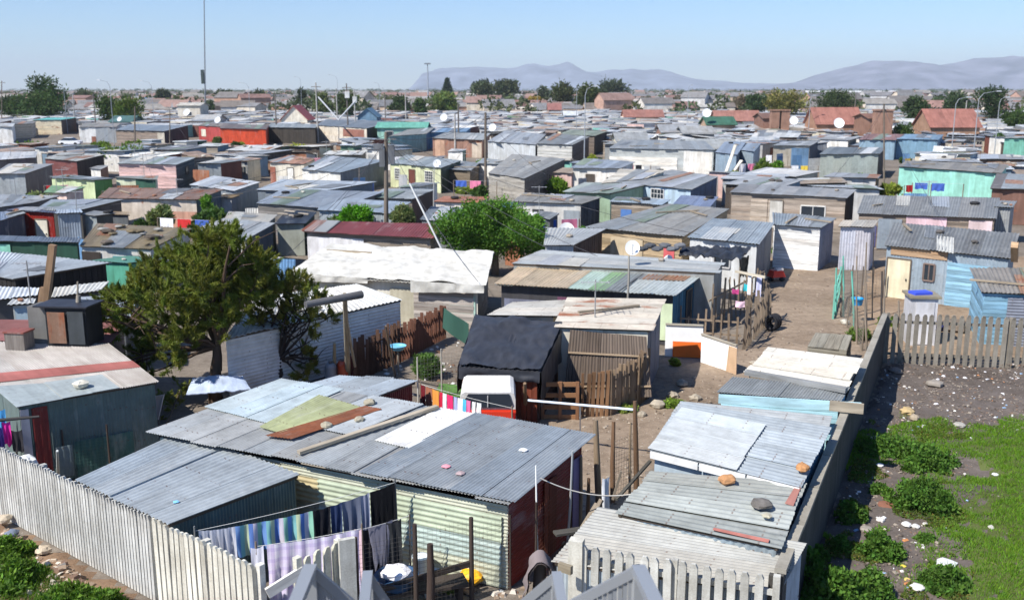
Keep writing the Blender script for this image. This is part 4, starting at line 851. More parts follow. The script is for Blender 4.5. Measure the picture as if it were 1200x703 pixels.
 ('broad blue roof in front of the white walled shack', [(300, 238), (394, 245), (450, 225), (330, 222)], 2.2, 2.4, ('ph', c(120, 118, 116)), None, (c(164, 176, 190), .08, 'v'), []),
 ('silver blue roof left of the pale green house', [(300, 222), (372, 226), (440, 214), (330, 211)], 2.2, 2.4, ('cv', c(120, 130, 140), .02), None, (c(176, 186, 196), .08, 'v'), []),
 ('pale roof over the grey plank wall below the green house', [(432, 232), (484, 233), (510, 222), (450, 221)], 2.1, 2.2, ('ph', c(150, 144, 134)), ('b', c(70, 50, 46)), (c(172, 180, 184), .03, 'v'), []),
 ('blue roof behind the round bright green bush', [(372, 246), (460, 250), (482, 237), (380, 232)], 2.2, 2.3, ('cv', c(160, 172, 184), .02), None, (c(170, 184, 198), .02, 'v'), []),
 ('white walled low shack with rusty strip left of the round tree', [(508, 236), (560, 238), (574, 231), (520, 230)], 2.0, 2.1, ('b', c(222, 216, 206), .1), None, (c(186, 128, 100), .3, 'v'), []),
 ('dark corrugated roof touching the big round tree from the left', [(492, 257), (540, 262), (552, 244), (505, 242)], 2.2, 2.4, ('b', c(120, 126, 130)), None, (c(128, 136, 144), .02, 'v'), []),
 # right band
 ('white shed by the path with blue-grey side wall', [(906, 263), (963, 267), (981, 256), (905, 249)], 2.5, 2.6, ('ph', c(232, 232, 230)), ('cv', c(128, 136, 156), .02), (c(150, 160, 168), .02, 'v'), []),
 ('corrugated pale lilac shack beside the fence posts', [(982, 265), (1024, 266), (1030, 258), (988, 258)], 2.5, 2.6, ('cv', c(200, 202, 214), .02), None, (c(206, 200, 188), .05, 'v'), []),
 ('grey-roofed blue house with cream door and small framed window', [(1036, 287), (1186, 303), (1195, 274), (1047, 261)], 2.6, 3.0, ('cv', c(146, 162, 176), .02), None, (c(128, 130, 130), .02, 'v'), [('door', 'f', .12, 1.15, 2.0, c(226, 214, 178)), ('win', 'f', .38, 1.1, .5, .8, c(130, 110, 100)), ('pan', 'f', .04, .52, 2.15, 2.55, 'ph', c(168, 140, 112)), ('pan', 'f', .53, .99, .0, 2.1, 'ph', c(140, 182, 206))]),
 ('blue boarded shed with heavy grey felt roof behind the right fence', [(1150, 342), (1240, 346), (1228, 315), (1136, 314)], 2.2, 2.5, ('ph', c(134, 178, 204)), None, (c(138, 134, 128), .02, 'v'), [('pan', 'f', .35, .9, .0, 2.0, 'ch', c(130, 136, 150), .05)]),
 ('weathered grey timber house with white framed window and pale door', [(855, 226), (993, 232), (1004, 224), (868, 215)], 2.5, 2.7, ('ph', c(160, 148, 136)), ('pv', c(74, 64, 58)), (c(150, 152, 154), .02, 'v'), [('door', 'f', .4, 1.1, 2.1, c(206, 204, 196)), ('win', 'f', .73, .9, 1.7, .9, c(226, 226, 222)), ('pan', 'f', .18, .35, .0, 2.1, 'ph', c(176, 164, 150))]),
 ('long shed with bright turquoise wall and grey roof', [(1052, 196), (1174, 202), (1182, 192), (1062, 187)], 2.9, 3.1, ('b', c(140, 214, 198), .06), None, (c(146, 142, 134), .03, 'v'), []),
 ('grey-green sheet shack with thick dark roof edge', [(960, 180), (1031, 181), (1038, 174), (972, 173)], 2.8, 2.9, ('cv', c(160, 170, 166), .02), ('b', c(62, 60, 62)), (c(120, 128, 132), .05, 'v'), []),
 ('shack with faded blue doors left of the grey-green sheet shack', [(905, 171), (950, 171), (960, 166), (918, 165)], 2.7, 2.8, ('b', c(196, 188, 170), .1), ('b', c(60, 72, 92)), (c(164, 170, 174), .03, 'v'), [('pan', 'f', .5, .98, .0, 2.4, 'b', c(96, 140, 180))]),
 ('small turquoise hut at the right edge', [(1176, 162), (1210, 162), (1214, 160), (1180, 160)], 2.9, 3, ('b', c(122, 206, 180)), None, (c(160, 165, 160), 0, 'v'), []),
 ('row with blue walls under the rusty pink roof', [(1006, 163), (1050, 164), (1060, 158), (1016, 157)], 2.9, 3, ('b', c(124, 156, 178), .12), None, (c(150, 116, 110), .25, 'v'), []),
 ('sky blue long shack behind the turquoise wall', [(1050, 163), (1100, 164), (1106, 158), (1060, 157)], 2.9, 3, ('b', c(112, 156, 184), .08), None, (c(130, 160, 184), .0, 'v'), []),
 ('patchwork grey roofed row over pink and brown walls', [(1004, 250), (1168, 256), (1172, 232), (1012, 229)], 2.3, 2.6, ('ph', c(140, 128, 116)), None, (c(140, 142, 142), .04, 'v'), [('pan', 'f', .0, .14, .2, 1.5, 'b', c(72, 70, 130)), ('pan', 'f', .15, .33, .1, 2.0, 'cv', c(140, 150, 160), .0), ('pan', 'f', .36, .66, .0, 2.2, 'b', c(226, 190, 200)), ('pan', 'f', .4, .5, .8, 1.9, 'b', c(26, 24, 26)), ('pan', 'f', .82, .99, .0, 2.1, 'b', c(228, 206, 212))]),
 ('rust brown shack at the right edge', [(1160, 222), (1215, 224), (1220, 205), (1168, 203)], 2.6, 2.8, ('b', c(126, 88, 72), .3), None, (c(120, 112, 106), .2, 'v'), []),
 ('grey sheet annex left of the rust brown shack', [(1165, 242), (1187, 243), (1192, 236), (1170, 235)], 2.5, 2.6, ('cv', c(150, 156, 162), .02), None, (c(150, 156, 160), .02, 'v'), []),
]
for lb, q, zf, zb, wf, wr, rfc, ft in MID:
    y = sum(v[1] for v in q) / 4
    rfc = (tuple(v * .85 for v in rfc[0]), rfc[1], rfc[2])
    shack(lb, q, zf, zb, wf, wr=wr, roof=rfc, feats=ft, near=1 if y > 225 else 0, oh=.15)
# ================================================================ FENCES
cFen = c(196, 192, 180)
def vx(p): return (p[0], p[1])
L0, L1, L2 = P(-60, 496, 1.8), P(180, 607, 1.8), P(299, 662, 1.8)
palisade('concrete_fence', 'long grimy concrete palisade fence with close slats along the left verge', [vx(L0), vx(L1)], 1.82, 0.085, .03, .09, col=c(190, 190, 186), lean=.012, jit=.025, toph=.12)
palisade('concrete_fence', 'newer white concrete palisade stretch with yellow lichened tips beside the striped towel', [vx(L1), vx(L2)], 1.82, .13, .045, .09, col=c(212, 210, 202), posts=1.6, yellow=1)
a1, a2 = P(356, 653, 1.75), P(398, 634, 1.95)
o = palisade('concrete_fence', 'short leaning run of white concrete slats in front of the lilac sheet', [vx(P(352, 655, 1.8)), vx(P(400, 634, 1.8))], 1.85, .13, .1, .07, col=c(216, 214, 200), rail=False, posts=9, yellow=1)
MB().box((P(406, 630, 1.95).x, P(406, 630, 1.95).y, .97), (.3, .1, 1.94), R(25)).build('wide_slab', 'concrete', o, c(206, 205, 196))
plank('fallen white concrete rail leaning across the slats by the lilac sheet', P(313, 695, 1.3), P(356, 668, 1.55), .06, .2, c(218, 216, 208))
FR0 = P(677, 640, 1.8); FR1 = P(910, 678, 1.8)
o = palisade('concrete_fence', 'front concrete palisade fence with blunt tips below the white corrugated roof', [vx(FR0), vx(FR1)], 1.85, .14, .085, .09, col=c(192, 191, 184), jit=.01, posts=1.9)
MB().box((FR0.x - .02, FR0.y, .97), (.26, .2, 1.94), R(-18)).build('corner_post', 'concrete', o, c(200, 197, 186))
A0 = P(914, 672, 1.8); A1 = P(1037, 370, 1.8)
palisade('concrete_fence', 'tall grey concrete fence running back along the rubbish strewn field', [vx(A0), vx(A1)], 1.8, .2, .004, .12, col=c(80, 78, 75), lean=.004, jit=.03, toph=.04)  # slat colour darkened to stand in for the shade on this face
fa = ALL[-1]; m = MB(); Lf = (A1 - A0).length; nn = int(Lf / 1.9)
for k in range(nn): m.beam(lerp(A0, A1, (k + .01) / nn).xy.to_3d() + Vector((0, 0, 1.83 + random.uniform(-.015, .02))), lerp(A0, A1, (k + .99) / nn).xy.to_3d() + Vector((0, 0, 1.83 + random.uniform(-.015, .02))), .2, .09, (random.uniform(.85, 1.15),) * 3)
m.build('coping', 'concrete', fa, c(158, 153, 142))  # paler than the slats, so the top reads as sunlit by colour
palisade('concrete_fence', 'open grey concrete palisade fence in front of the blue boarded shed', [vx(A1), (22.5, 33.95)], 1.92, .15, .105, .07, col=c(140, 134, 124), jit=.02, lean=.015)
# ---------------------------------------------------------------- stair railings of the footbridge
def railing(label, apex, apz, dl, dr, wl=.06, nb=16, w_r=.07):
    o = thing('stair_railing', label, 'railing', (apex[0], apex[1], 0), 'grey steel stair railings'); a = Vector((apex[0], apex[1], apz))
    el = a + Vector(dl); er = a + Vector(dr); cg = c(128, 131, 134)
    MB().beam(a, el, wl, .08).build('top_rail', 'gloss', o, cg)
    MB().beam(a + Vector((0, 0, .01)), er, w_r, .07).build('flat_handrail', 'gloss', o, c(138, 142, 146))
    MB().beam(a - Vector((0, 0, 1.05)), el - Vector((0, 0, 1.05)), .05, .08).build('bottom_rail', 'gloss', o, cg)
    m = MB()
    for k in range(nb): t = (k + .5) / nb; q = lerp(a, el, t); m.beam(q - Vector((0, 0, .03)), q - Vector((0, 0, 1.05)), .035, .02, (1.1, 1.1, 1.1))
    m.build('balusters', 'gloss', o, cg)
    MB().box((a.x, a.y, apz / 2), (.09, .09, apz), R(10)).build('post', 'gloss', o, c(150, 152, 152))
    MB().box((el.x, el.y, el.z / 2), (.09, .09, el.z), R(10)).build('post', 'gloss', o, c(150, 152, 152))
    MB().box((er.x, er.y, er.z / 2), (.09, .09, er.z), R(10)).build('post', 'gloss', o, c(150, 152, 152))
def pz(px, py, dist): p = PD(px, py, dist); return p
a = pz(748, 667, 7.6); railing('grey stair railing peaking just right of the front fence corner', a, a.z, pz(655, 716, 7.9) - a, pz(787, 745, 6.4) - a, w_r=.115)
a = pz(652, 674, 8.6); railing('grey stair railing in front of the draped grey blanket', a, a.z, pz(595, 722, 8.8) - a, pz(664, 735, 7.6) - a, w_r=.09)
a = pz(364, 666, 7.8); railing('dark grey stair railing in front of the fallen white concrete rail', a, a.z, pz(424, 718, 7.9) - a, pz(335, 735, 6.8) - a, w_r=.11)
a = pz(431, 673, 9.0); railing('narrow grey stair railing in front of the black washing', a, a.z, pz(460, 715, 9.1) - a, pz(424, 735, 7.8) - a, w_r=.1)
# ================================================================ WASHING
st1 = cloth_stripe('towel_stripes', [c(120, 160, 215), c(140, 200, 195), c(200, 215, 175), c(100, 135, 200), c(220, 212, 220), c(150, 208, 180)], 3.0)
st2 = cloth_stripe('lilac_checks', [c(212, 206, 226), c(190, 180, 208), c(226, 222, 234), c(202, 194, 216)], 6.0, check=[(1, 1, 1), (.86, .82, .93), (1, .97, 1)])
st3 = cloth_stripe('grey_white_stripes', [c(225, 225, 232), c(180, 184, 196), c(236, 236, 240), c(196, 200, 212)], 5.0)
def lp(px, py, z): return P(px, py, z)
LA, LB = P(228, 622, 1.75), P(463, 565, 2.05)
def onl(px, dz=0): 
    t = (px - 228) / (463 - 228); return lerp(LA, LB, t) + Vector((0, 0, dz - .18 * math.sin(math.pi * t)))
wire('long washing line from the left fence to the striped wall', [LA, LB], .006, 'washing_line', 'washing line', c(210, 210, 205), .045)
post('steel washing line pole at the striped wall', (LB.x, LB.y, 0), LB + Vector((0, 0, .1)), .05, mat='gloss', col=c(90, 92, 95))
post('thin washing line pole behind the left fence', (LA.x, LA.y, 0), LA + Vector((0, 0, .1)), .05, mat='gloss', col=c(120, 122, 120))
for lb, x0, x1, dr, cl, mt, am, tp, ct in (('grey and white striped cloth at the left end of the long line', 232, 272, .75, (1, 1, 1), st3, .05, 0, 'cloth'), ('blue and green striped towel on the long line', 272, 361, .62, (1, 1, 1), st1, .05, 0, 'towel'),
    ('black shirt beside the striped towel', 362, 382, .8, c(30, 30, 36), 'cloth', .05, .1, 'shirt'), ('navy jeans between black and grey shirts', 382, 396, .75, c(52, 66, 100), 'cloth', .03, .05, 'jeans'), ('slate grey shirt in the middle of the line', 396, 419, .95, c(112, 118, 135), 'cloth', .04, .1, 'shirt'),
    ('pale grey trousers left of the black sheet', 419, 430, 1.3, c(150, 154, 172), 'cloth', .03, .0, 'trousers'), ('big black sheet at the right end of the line', 431, 462, 1.0, c(20, 20, 24), 'cloth', .03, 0, 'sheet')):
    cloth(lb, onl(x0), onl(x1), dr, cl, mt, ct, amp=am, taper=tp, sag=.02)
L2a, L2b = P(300, 640, 1.5), P(424, 619, 1.75)
wire('lower washing line in front of the short white slats', [L2a, L2b], .006, 'washing_line', 'washing line', c(210, 210, 205), .02)
post('pole holding the lower washing line beside the black clothes', (L2b.x, L2b.y, 0), L2b + Vector((0, 0, .1)), .05, mat='wood')
post('pole holding the lower washing line behind the white fence', (L2a.x, L2a.y, 0), L2a + Vector((0, 0, .1)), .05, mat='wood')
cloth('large lilac checked sheet on the lower line', lerp(L2a, L2b, .1), lerp(L2a, L2b, .97), 1.35, (1, 1, 1), st2, 'sheet', amp=.05, nf=7)
cloth('small white cloth left of the lilac checked sheet', lerp(L2a, L2b, -.05), lerp(L2a, L2b, .07), .7, c(225, 226, 240), amp=.02)
cloth('red and white edged strip at the right end of the lilac sheet', lerp(L2a, L2b, .93) + Vector((0, .05, 0)), lerp(L2a, L2b, 1.0), 1.5, c(226, 196, 202), amp=.02, nf=1)
g0, g1 = P(431, 617, 1.5), P(460, 608, 1.6)
wire('short line carrying the grey striped shirt', [P(424, 620, 1.5), P(480, 604, 1.6)], .006, 'washing_line', 'washing line', c(200, 200, 200), .01)
post('iron pole at the end of the short line', (P(480, 604, 1.6).x, P(480, 604, 1.6).y, 0), P(480, 602, 1.65), .04, mat='gloss', col=c(90, 80, 74))
cloth('grey pinstriped shirt hanging in front of black clothes', g0, g1, .95, c(120, 120, 134), cat='shirt', taper=.5, amp=.03, wob=.3)
cloth('black trousers behind the grey pinstriped shirt', P(423, 621, 1.45), P(443, 614, 1.5), 1.15, c(28, 27, 32), cat='trousers', amp=.04)
cloth('dark charcoal jersey right of the grey pinstriped shirt', P(452, 612, 1.55), P(470, 607, 1.6), .95, c(46, 48, 50), cat='jersey', amp=.05)
# tub and bucket
tb = P(465, 682, .5); o = thing('wash_tub', 'blue plastic tub heaped with white washing on a dark bench', 'tub', tb)
MB().lathe((tb.x, tb.y, .42), [(.3, 0), (.42, .24), (.45, .25), (.40, .22), (.28, .03)], 18).build('basin', 'gloss', o, c(52, 84, 120))
rock('heap of wet white washing in the blue tub', (tb.x, tb.y - .02, .6), .3, c(232, 230, 232), 'laundry_heap', 'laundry', None, 'cloth', .5)
o = thing('wash_bench', 'dark wooden bench under the blue tub', 'bench', (tb.x + .3, tb.y, 0)); MB().box((tb.x + .3, tb.y, .38), (2.2, .5, .07), R(18)).build('seat', 'wood', o, c(70, 62, 56))
for dx in (-.7, 1.2): MB().box((tb.x + dx, tb.y + (dx - .3) * .3, .18), (.08, .4, .36), R(18)).build('leg', 'wood', o, c(64, 56, 50))
bk_ = P(493, 658, .4); o = thing('bucket', 'white bucket behind the blue tub', 'bucket', bk_); MB().lathe((bk_.x, bk_.y, .0), [(.15, .2), (.19, .52), (.2, .53), (.17, .5)], 14).build('body', 'gloss', o, c(220, 226, 230)); MB().tube([(bk_.x - .19, bk_.y, .5), (bk_.x, bk_.y - .12, .42), (bk_.x + .19, bk_.y, .5)], .008, 5).build('handle', 'gloss', o, c(150, 150, 150))
for lb, x, y, cl, s in (('pale blue basin lid by the mesh fence', 517, 668, c(190, 210, 225), .25), ('crumpled white bag behind the mesh fence', 497, 690, c(225, 222, 216), .2)):
    rock(lb, P(x, y, 0), s, cl, 'bag', 'bag', None, 'cloth', .35)
rock('bright yellow plastic bag against the striped wall', P(552, 683, 0), .26, c(245, 180, 30), 'plastic_bag', 'bag', None, 'gloss', .7)
# wire mesh fence with rough posts
def meshfence(label, a, b_, h, step=.12, r=.004, pcol=c(70, 60, 54), zb=.05, posts=2, pw=.1, col=c(120, 120, 116), name='wire_fence'):
    a, b_ = Vector(a), Vector(b_); a.z = b_.z = 0; L = (b_ - a).length; o = thing(name, label, 'fence', a); m = MB(); up = Vector((0, 0, 1))
    for k in range(int(L / step) + 1): p = lerp(a, b_, k * step / L); m.beam(p + up * zb, p + up * h, r, r)
    for k in range(int(h / step)): m.beam(a + up * (zb + k * step), b_ + up * (zb + k * step), r, r)
    m.build('wire_mesh', 'plain', o, col)
    for k in range(posts): p = lerp(a, b_, k / max(1, posts - 1)); MB().tube([p - up * .05, p + up * (h + random.uniform(-.05, .2))], [pw / 2, pw / 2 * .8], 7).build('post', 'wood', o, pcol)
    return o
meshfence('rusty wire mesh fence with two dark posts before the striped wall', P(420, 735, 0), P(553, 703, 0), 1.75, .09, .003, posts=3, pw=.11, col=c(96, 92, 88))
meshfence('wire mesh fence along the striped wall yard', P(553, 703, 0), P(598, 690, 0), 1.6, .09, .003, posts=2, pw=.05, col=c(96, 92, 88))
post('short thick dark post in the middle of the mesh fence', P(504, 722, 0), P(504, 637, 1.5), .17, col=c(72, 60, 54))
plank('dark rail nailed across the mesh fence posts', P(447, 690, .6), P(551, 660, .8), .06, .12, c(66, 58, 52))
# draped blanket on a hoop
bp = P(633, 662, 1.35); m = MB(); vs = []; nu, nv = 24, 6
for j in range(nv):
    for i in range(nu):
        a = math.pi * (i / (nu - 1)); rr = .30 + .04 * math.sin(i * 1.3 + j); y = (j / (nv - 1) - .5) * .5
        z = math.sin(a) * .34 if 0 < i < nu - 1 else -.0
        vs.append((bp.x - math.cos(a) * rr * 1.0, bp.y + y, bp.z - .15 + z - (.45 * abs(math.cos(a)) ** 3)))
m.raw(vs, [(j * nu + i, j * nu + i + 1, (j + 1) * nu + i + 1, (j + 1) * nu + i) for j in range(nv - 1) for i in range(nu - 1)], None, (1, 1, 1), True)
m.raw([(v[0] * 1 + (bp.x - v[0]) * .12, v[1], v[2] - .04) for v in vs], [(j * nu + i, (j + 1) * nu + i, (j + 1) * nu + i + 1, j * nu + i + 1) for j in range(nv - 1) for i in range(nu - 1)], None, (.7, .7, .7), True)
tag(m.build('draped_blanket', 'cloth', None, c(132, 120, 118)), 'grey blanket folded over a stump beside the dark red wall', 'blanket')
post('stump under the folded grey blanket', (bp.x, bp.y, 0), (bp.x, bp.y, bp.z + .1), .3, 'stump', 'stump', c(74, 66, 60))
# white poles beside red wall and festoon wire
pw1 = P(629, 690, 0); post('slim white pole at the corner of the striped shack', P(631, 690, 0), P(628, 545, 2.55), .045, mat='gloss', col=c(225, 225, 220))
post('grey steel pole leaning on the dark red wall', P(664, 650, 0), P(671, 528, 2.6), .06, mat='gloss', col=c(170, 172, 172))
wire('sagging white electric cable from the striped shack to the old fence posts', [P(633, 560, 2.2), P(690, 586, 1.9), P(745, 578, 1.7)], .014, 'cable', 'cable', c(205, 200, 190), .18)
# old posts and timber between the long shack and right row
G = 'old posts between the long shack and right row'
for i, (lb, x0, y0, x1, y1, z1, w_) in enumerate((('tallest split grey post', 702, 600, 698, 492, 2.3, .17), ('brown post with wire beside the tallest split one', 718, 590, 719, 494, 2.0, .13), ('thin dark stake in the wire gate', 738, 580, 739, 495, 1.9, .07), ('heavy round brown pole at the gate', 746, 590, 744, 470, 2.6, .14), ('reddish stake against the dark red wall', 679, 625, 681, 535, 1.9, .09), ('short forked grey post', 688, 640, 690, 560, 1.6, .1))):
    post(lb + ', between long shack and right row', P(x0, y0, 0), P(x1, y1, z1), w_, 'old_post', 'post', c(134, 118, 98) if i % 2 == 0 else c(108, 84, 64), G)
meshfence('rusty wire mesh gate on old brown posts beside the path', P(718, 592, 0), P(745, 580, 0), 1.7, .1, .005, posts=0, col=c(150, 130, 108), name='wire_gate')
meshfence('brown wire netting along the dark red wall', P(628, 688, 0), P(668, 645, 0), 1.75, .1, .006, posts=2, pw=.06, col=c(110, 66, 50))
for lb, a, b_, w_ in (('grey board leaning down to the white roof', P(655, 664, .3), P(700, 590, 1.4), .12), ('second board leaning beside the white roof', P(668, 660, .3), P(705, 585, 1.5), .1), ('dark plank sticking out left of the white roof', P(650, 625, 1.4), P(684, 620, 1.4), .2), ('dark pipe slanting across the gap to the silver roof', P(722, 585, 1.2), P(762, 540, 1.6), .07), ('pale stick slanting beside the white rag', P(718, 585, 1.0), P(728, 552, 1.7), .05)):
    tag(MB().beam(a, b_, w_, .05).build('loose_board', 'wood', None, c(140, 130, 116) if 'dark' not in lb else c(82, 80, 74)), lb, 'board', 'loose boards in the gap')
cloth('white rag twisted on the old posts', P(706, 560, 1.9), P(714, 557, 1.9), .9, c(228, 230, 232), amp=.06, nf=2)
plank('plank under the lip of the white corrugated roof', P(655, 663, 1.6), P(670, 668, 1.6), .08, .16, c(150, 140, 120))
# pallet gate, white pipe
pg0, pg1 = P(635, 492, 0), P(677, 492, 0); o = thing('pallet_gate', 'slatted timber pallet used as a gate beside the tarp shed', 'pallet', pg0); m = MB()
for z in (.1, .42, .8, 1.15): m.beam(Vector((pg0.x, pg0.y, z)), Vector((pg1.x, pg1.y, z)), .04, .14, (random.uniform(.85, 1.2),) * 3)
m.build('slats', 'wood', o, c(150, 112, 80))
for t in (.02, .5, .98): p = lerp(pg0, pg1, t); MB().beam((p.x, p.y - .05, 0), (p.x, p.y - .05, 1.25), .1, .05).build('upright', 'wood', o, c(140, 102, 74))
def stakefence(label, a, b_, h, col, w=.1, jit=.15, name='stake_fence', n=None, skip=0, rails=1, group=None, lean=.05, thin=1):
    a, b_ = Vector(a), Vector(b_); a.z = b_.z = 0; L = (b_ - a).length; o = thing(name, label, 'fence', a, group); m = MB(); d = (b_ - a) / L; N = Vector((d.y, -d.x, 0))
    n = n or int(L / (w * 1.15))
    for k in range(n):
        if random.random() < skip: continue
        p = a + d * L * (k + .5) / n; t = random.uniform(.75, 1.25); hh = h + random.uniform(-jit, jit)
        m.beam(p, p + Vector((random.uniform(-lean, lean), random.uniform(-lean, lean), hh)), w * random.uniform(.6, 1) * thin, .03, (t, t * .97, t * .93))
    m.build('stakes', 'wood', o, col); r = MB()
    for z in ([h * .3, h * .75] if rails == 1 else [h * .5]): r.beam(a + Vector((0, 0, z)) - N * .04, b_ + Vector((0, 0, z)) - N * .04, .04, .07)
    r.build('rail', 'wood', o, col); return o
stakefence('close brown stake fence right of the pallet gate', P(680, 490, 0), P(713, 488, 0), 1.45, c(132, 102, 76), .13, .05)
stakefence('sagging grey stake fence in front of the leaning brown sheet', P(713, 488, 0), P(755, 472, 0), 1.5, c(138, 120, 100), .1, .12)
stakefence('close timber stakes climbing to the corner of the cream shed', P(746, 478, 0), P(760, 466, 0), 1.8, c(130, 112, 92), .1, .12)
post('stout brown post at the left end of the white pipe', P(615, 492, 0), P(615, 449, 1.5), .14, col=c(138, 116, 92))
o = MB().tube([P(619, 469, 1.5), P(743, 480, 1.6)], .035, 8).build('white_pipe', 'gloss', None, c(214, 226, 236)); tag(o, 'long white pipe slung between posts across the yard', 'pipe')
post('thin prop under the long white pipe', P(680, 520, 0), P(680, 474, 1.5), .04, mat='gloss', col=c(190, 196, 200))
# ---------------------------------------------------------------- pickup with white canopy
v0 = Vector((P(573, 500, 0).x, 27.0, 0)); pk = thing('pickup_truck', 'back end of an old pickup truck with white canopy, dark window and red tailgate', 'pickup truck', v0)
wd = 1.62
def loft(m, secs, col=(1, 1, 1)):
    n = len(secs[0]); vs = [p for s_ in secs for p in s_]
    m.raw(vs, [(j * n + i, j * n + (i + 1) % n, (j + 1) * n + (i + 1) % n, (j + 1) * n + i) for j in range(len(secs) - 1) for i in range(n)] + [tuple(range(n - 1, -1, -1)), tuple(range((len(secs) - 1) * n, len(secs) * n))], None, col)
def sec(y, z1, z2, w1, w2, ins=.12):
    return [Vector((v0.x + sx * w_ / 2, v0.y + y, z)) for sx, w_, z in ((-1, w1, z1), (1, w1, z1), (1, w1, z1 + (z2 - z1) * .55), (1, w2, z2 - ins), (1, w2 - .2, z2), (-1, w2 - .2, z2), (-1, w2, z2 - ins), (-1, w1, z1 + (z2 - z1) * .55))]
m = MB(); loft(m, [sec(0, .4, .97, wd, wd, .02), sec(1.4, .4, .97, wd, wd, .02)]); m.build('body', 'gloss', pk, c(214, 66, 40))
m = MB(); loft(m, [sec(.03, .98, 1.5, wd - .02, wd - .1, .06), sec(.3, .98, 1.6, wd - .02, wd - .12, .06), sec(1.25, .98, 1.64, wd - .02, wd - .14, .06)]); m.build('canopy', 'board', pk, c(226, 226, 224))
wq = [Vector((v0.x + x, v0.y, z)) for x, z in ((-.64, 1.04), (.64, 1.04), (.72, 1.14), (.62, 1.45), (-.56, 1.45), (-.72, 1.18))]
m = MB(); m.raw([p + Vector((0, -.01, 0)) for p in wq] + [p + Vector((0, .04, 0)) for p in wq], [(0, 1, 2, 3, 4, 5), (6, 11, 10, 9, 8, 7)] + [(i, i + 6, (i + 1) % 6 + 6, (i + 1) % 6) for i in range(6)]); rwn = m.build('rear_window', 'glass', pk, c(52, 58, 66))
MB().box((v0.x, v0.y - .03, 1.24), (.025, .03, .34)).build('divider', 'gloss', rwn, c(190, 190, 190))
MB().box((v0.x, v0.y - .02, .72), (1.4, .05, .42)).build('tailgate', 'gloss', pk, c(206, 60, 38)); MB().box((v0.x, v0.y - .1, .5), (1.65, .12, .14)).build('bumper', 'gloss', pk, c(200, 200, 198))
for sx in (-1, 1):
    MB().box((v0.x + sx * .74, v0.y - .03, .75), (.1, .05, .3)).build('tail_light', 'gloss', pk, c(150, 20, 20))
    yy = .75; wh = MB(); prof = [(.28, -.1), (.34, -.09), (.34, .09), (.28, .1)]; vs = []
    for r_, t_ in prof:
        for k in range(16): a = k / 16 * 6.2832; vs.append((v0.x + sx * (.72 + t_), v0.y + yy + r_ * math.cos(a), .34 + r_ * math.sin(a)))
    wh.raw(vs, [(i * 16 + k, i * 16 + (k + 1) % 16, (i + 1) * 16 + (k + 1) % 16, (i + 1) * 16 + k) for i in range(3) for k in range(16)] + [tuple(range(16)), tuple(range(48, 64))]); t_ = wh.build('wheel', 'plain', pk, c(36, 36, 36))
    MB().box((v0.x + sx * .825, v0.y + yy, .34), (.02, .3, .3)).build('rim', 'gloss', t_, c(150, 150, 150))
# colourful washing in the yard
Y0, Y1 = P(493, 450, 2.0), P(600, 478, 2.0)
wire('washing line of bright clothes in front of the pickup', [Y0, Y1], .006, 'washing_line', 'washing line', c(210, 210, 205), .03)
post('pole at the left end of the bright washing line', (Y0.x, Y0.y, 0), Y0 + Vector((0, 0, .05)), .06); post('pole at the right end of the bright washing line', (Y1.x, Y1.y, 0), Y1 + Vector((0, 0, .05)), .06)
for lb, x0, x1, dr, cl in (('dark maroon towel', 493, 499, 1.2, c(110, 30, 38)), ('brown blanket', 500, 508, 1.2, c(160, 104, 80)), ('orange towel', 508, 516, 1.1, c(222, 150, 70)), ('red and blue shirt', 517, 521, .7, c(200, 40, 70)), ('narrow white towel', 521, 525.5, 1.0, c(232, 234, 238)), ('hot pink shirt', 526, 533, .9, c(226, 50, 110)), ('pale blue patterned shirt', 534, 538, .7, c(170, 180, 220)), ('white vest', 539, 545, .7, c(236, 236, 240)), ('turquoise and white top', 545, 549, .6, c(90, 190, 220)), ('pink and white top', 549.5, 554, .6, c(232, 120, 170)), ('two white socks', 556, 560, .35, c(236, 236, 236)), ('white cloth', 561, 566, .3, c(232, 232, 232))):
    t0, t1 = (x0 - 493) / 107, (x1 - 493) / 107; s = Vector((0, 0, -.1)) * 1
    cloth(lb + ' on the bright washing line', lerp(Y0, Y1, t0) + s * math.sin(math.pi * t0), lerp(Y0, Y1, t1) + s * math.sin(math.pi * t1), dr, cl, amp=.03, nf=2, sag=.01)
meshfence('wire yard fence behind the bright washing line', P(490, 470, 0), P(545, 462, 0), 1.5, .12, .005, posts=3, pw=.06, pcol=c(180, 178, 170))
o = flat('grass_patch', [P(508, 466), P(545, 466), P(540, 452), P(515, 450)], .03, c(96, 140, 70)); del o['kind']; stuff(o, 'square of bright green turf behind the bright washing', 'grass')
# brown plank fence up the yard
stakefence('dark brown leaning plank fence climbing from the white-roofed shed', P(415, 448, 0), P(470, 424, 0), 1.5, c(92, 70, 58), .15, .15)
stakefence('further reach of reddish plank fence towards the green net', P(470, 424, 0), P(522, 396, 0), 1.4, c(120, 84, 70), .15, .12)
o = MB(); q = [P(519, 410, 0) + Vector((0, 0, .9)), P(549, 412, 0) + Vector((0, 0, .2)), P(549, 412, 0) + Vector((0, 0, 1.1)), P(521, 410, 0) + Vector((0, 0, 1.7))]
o.sheet(*q, thick=.02, nv=6, nu=10, fn=lambda u, v: .05 * math.sin(u * 5)); tag(o.build('shade_net', 'cloth', None, c(60, 96, 84)), 'dark green netting screen stretched at the end of the plank fence', 'screen')
post('tall thin grey stake rising from the dark plank fence', P(463, 440, 0), P(452, 382, 2.5), .08)
post('dark iron rod beside the dark plank fence', P(463, 452, 0), P(459, 398, 2.0), .04, col=c(60, 64, 70))
post('thick pale post under the high cross beam', P(408, 442, 0), P(404, 345, 4.1), .2, col=c(150, 142, 126)); 
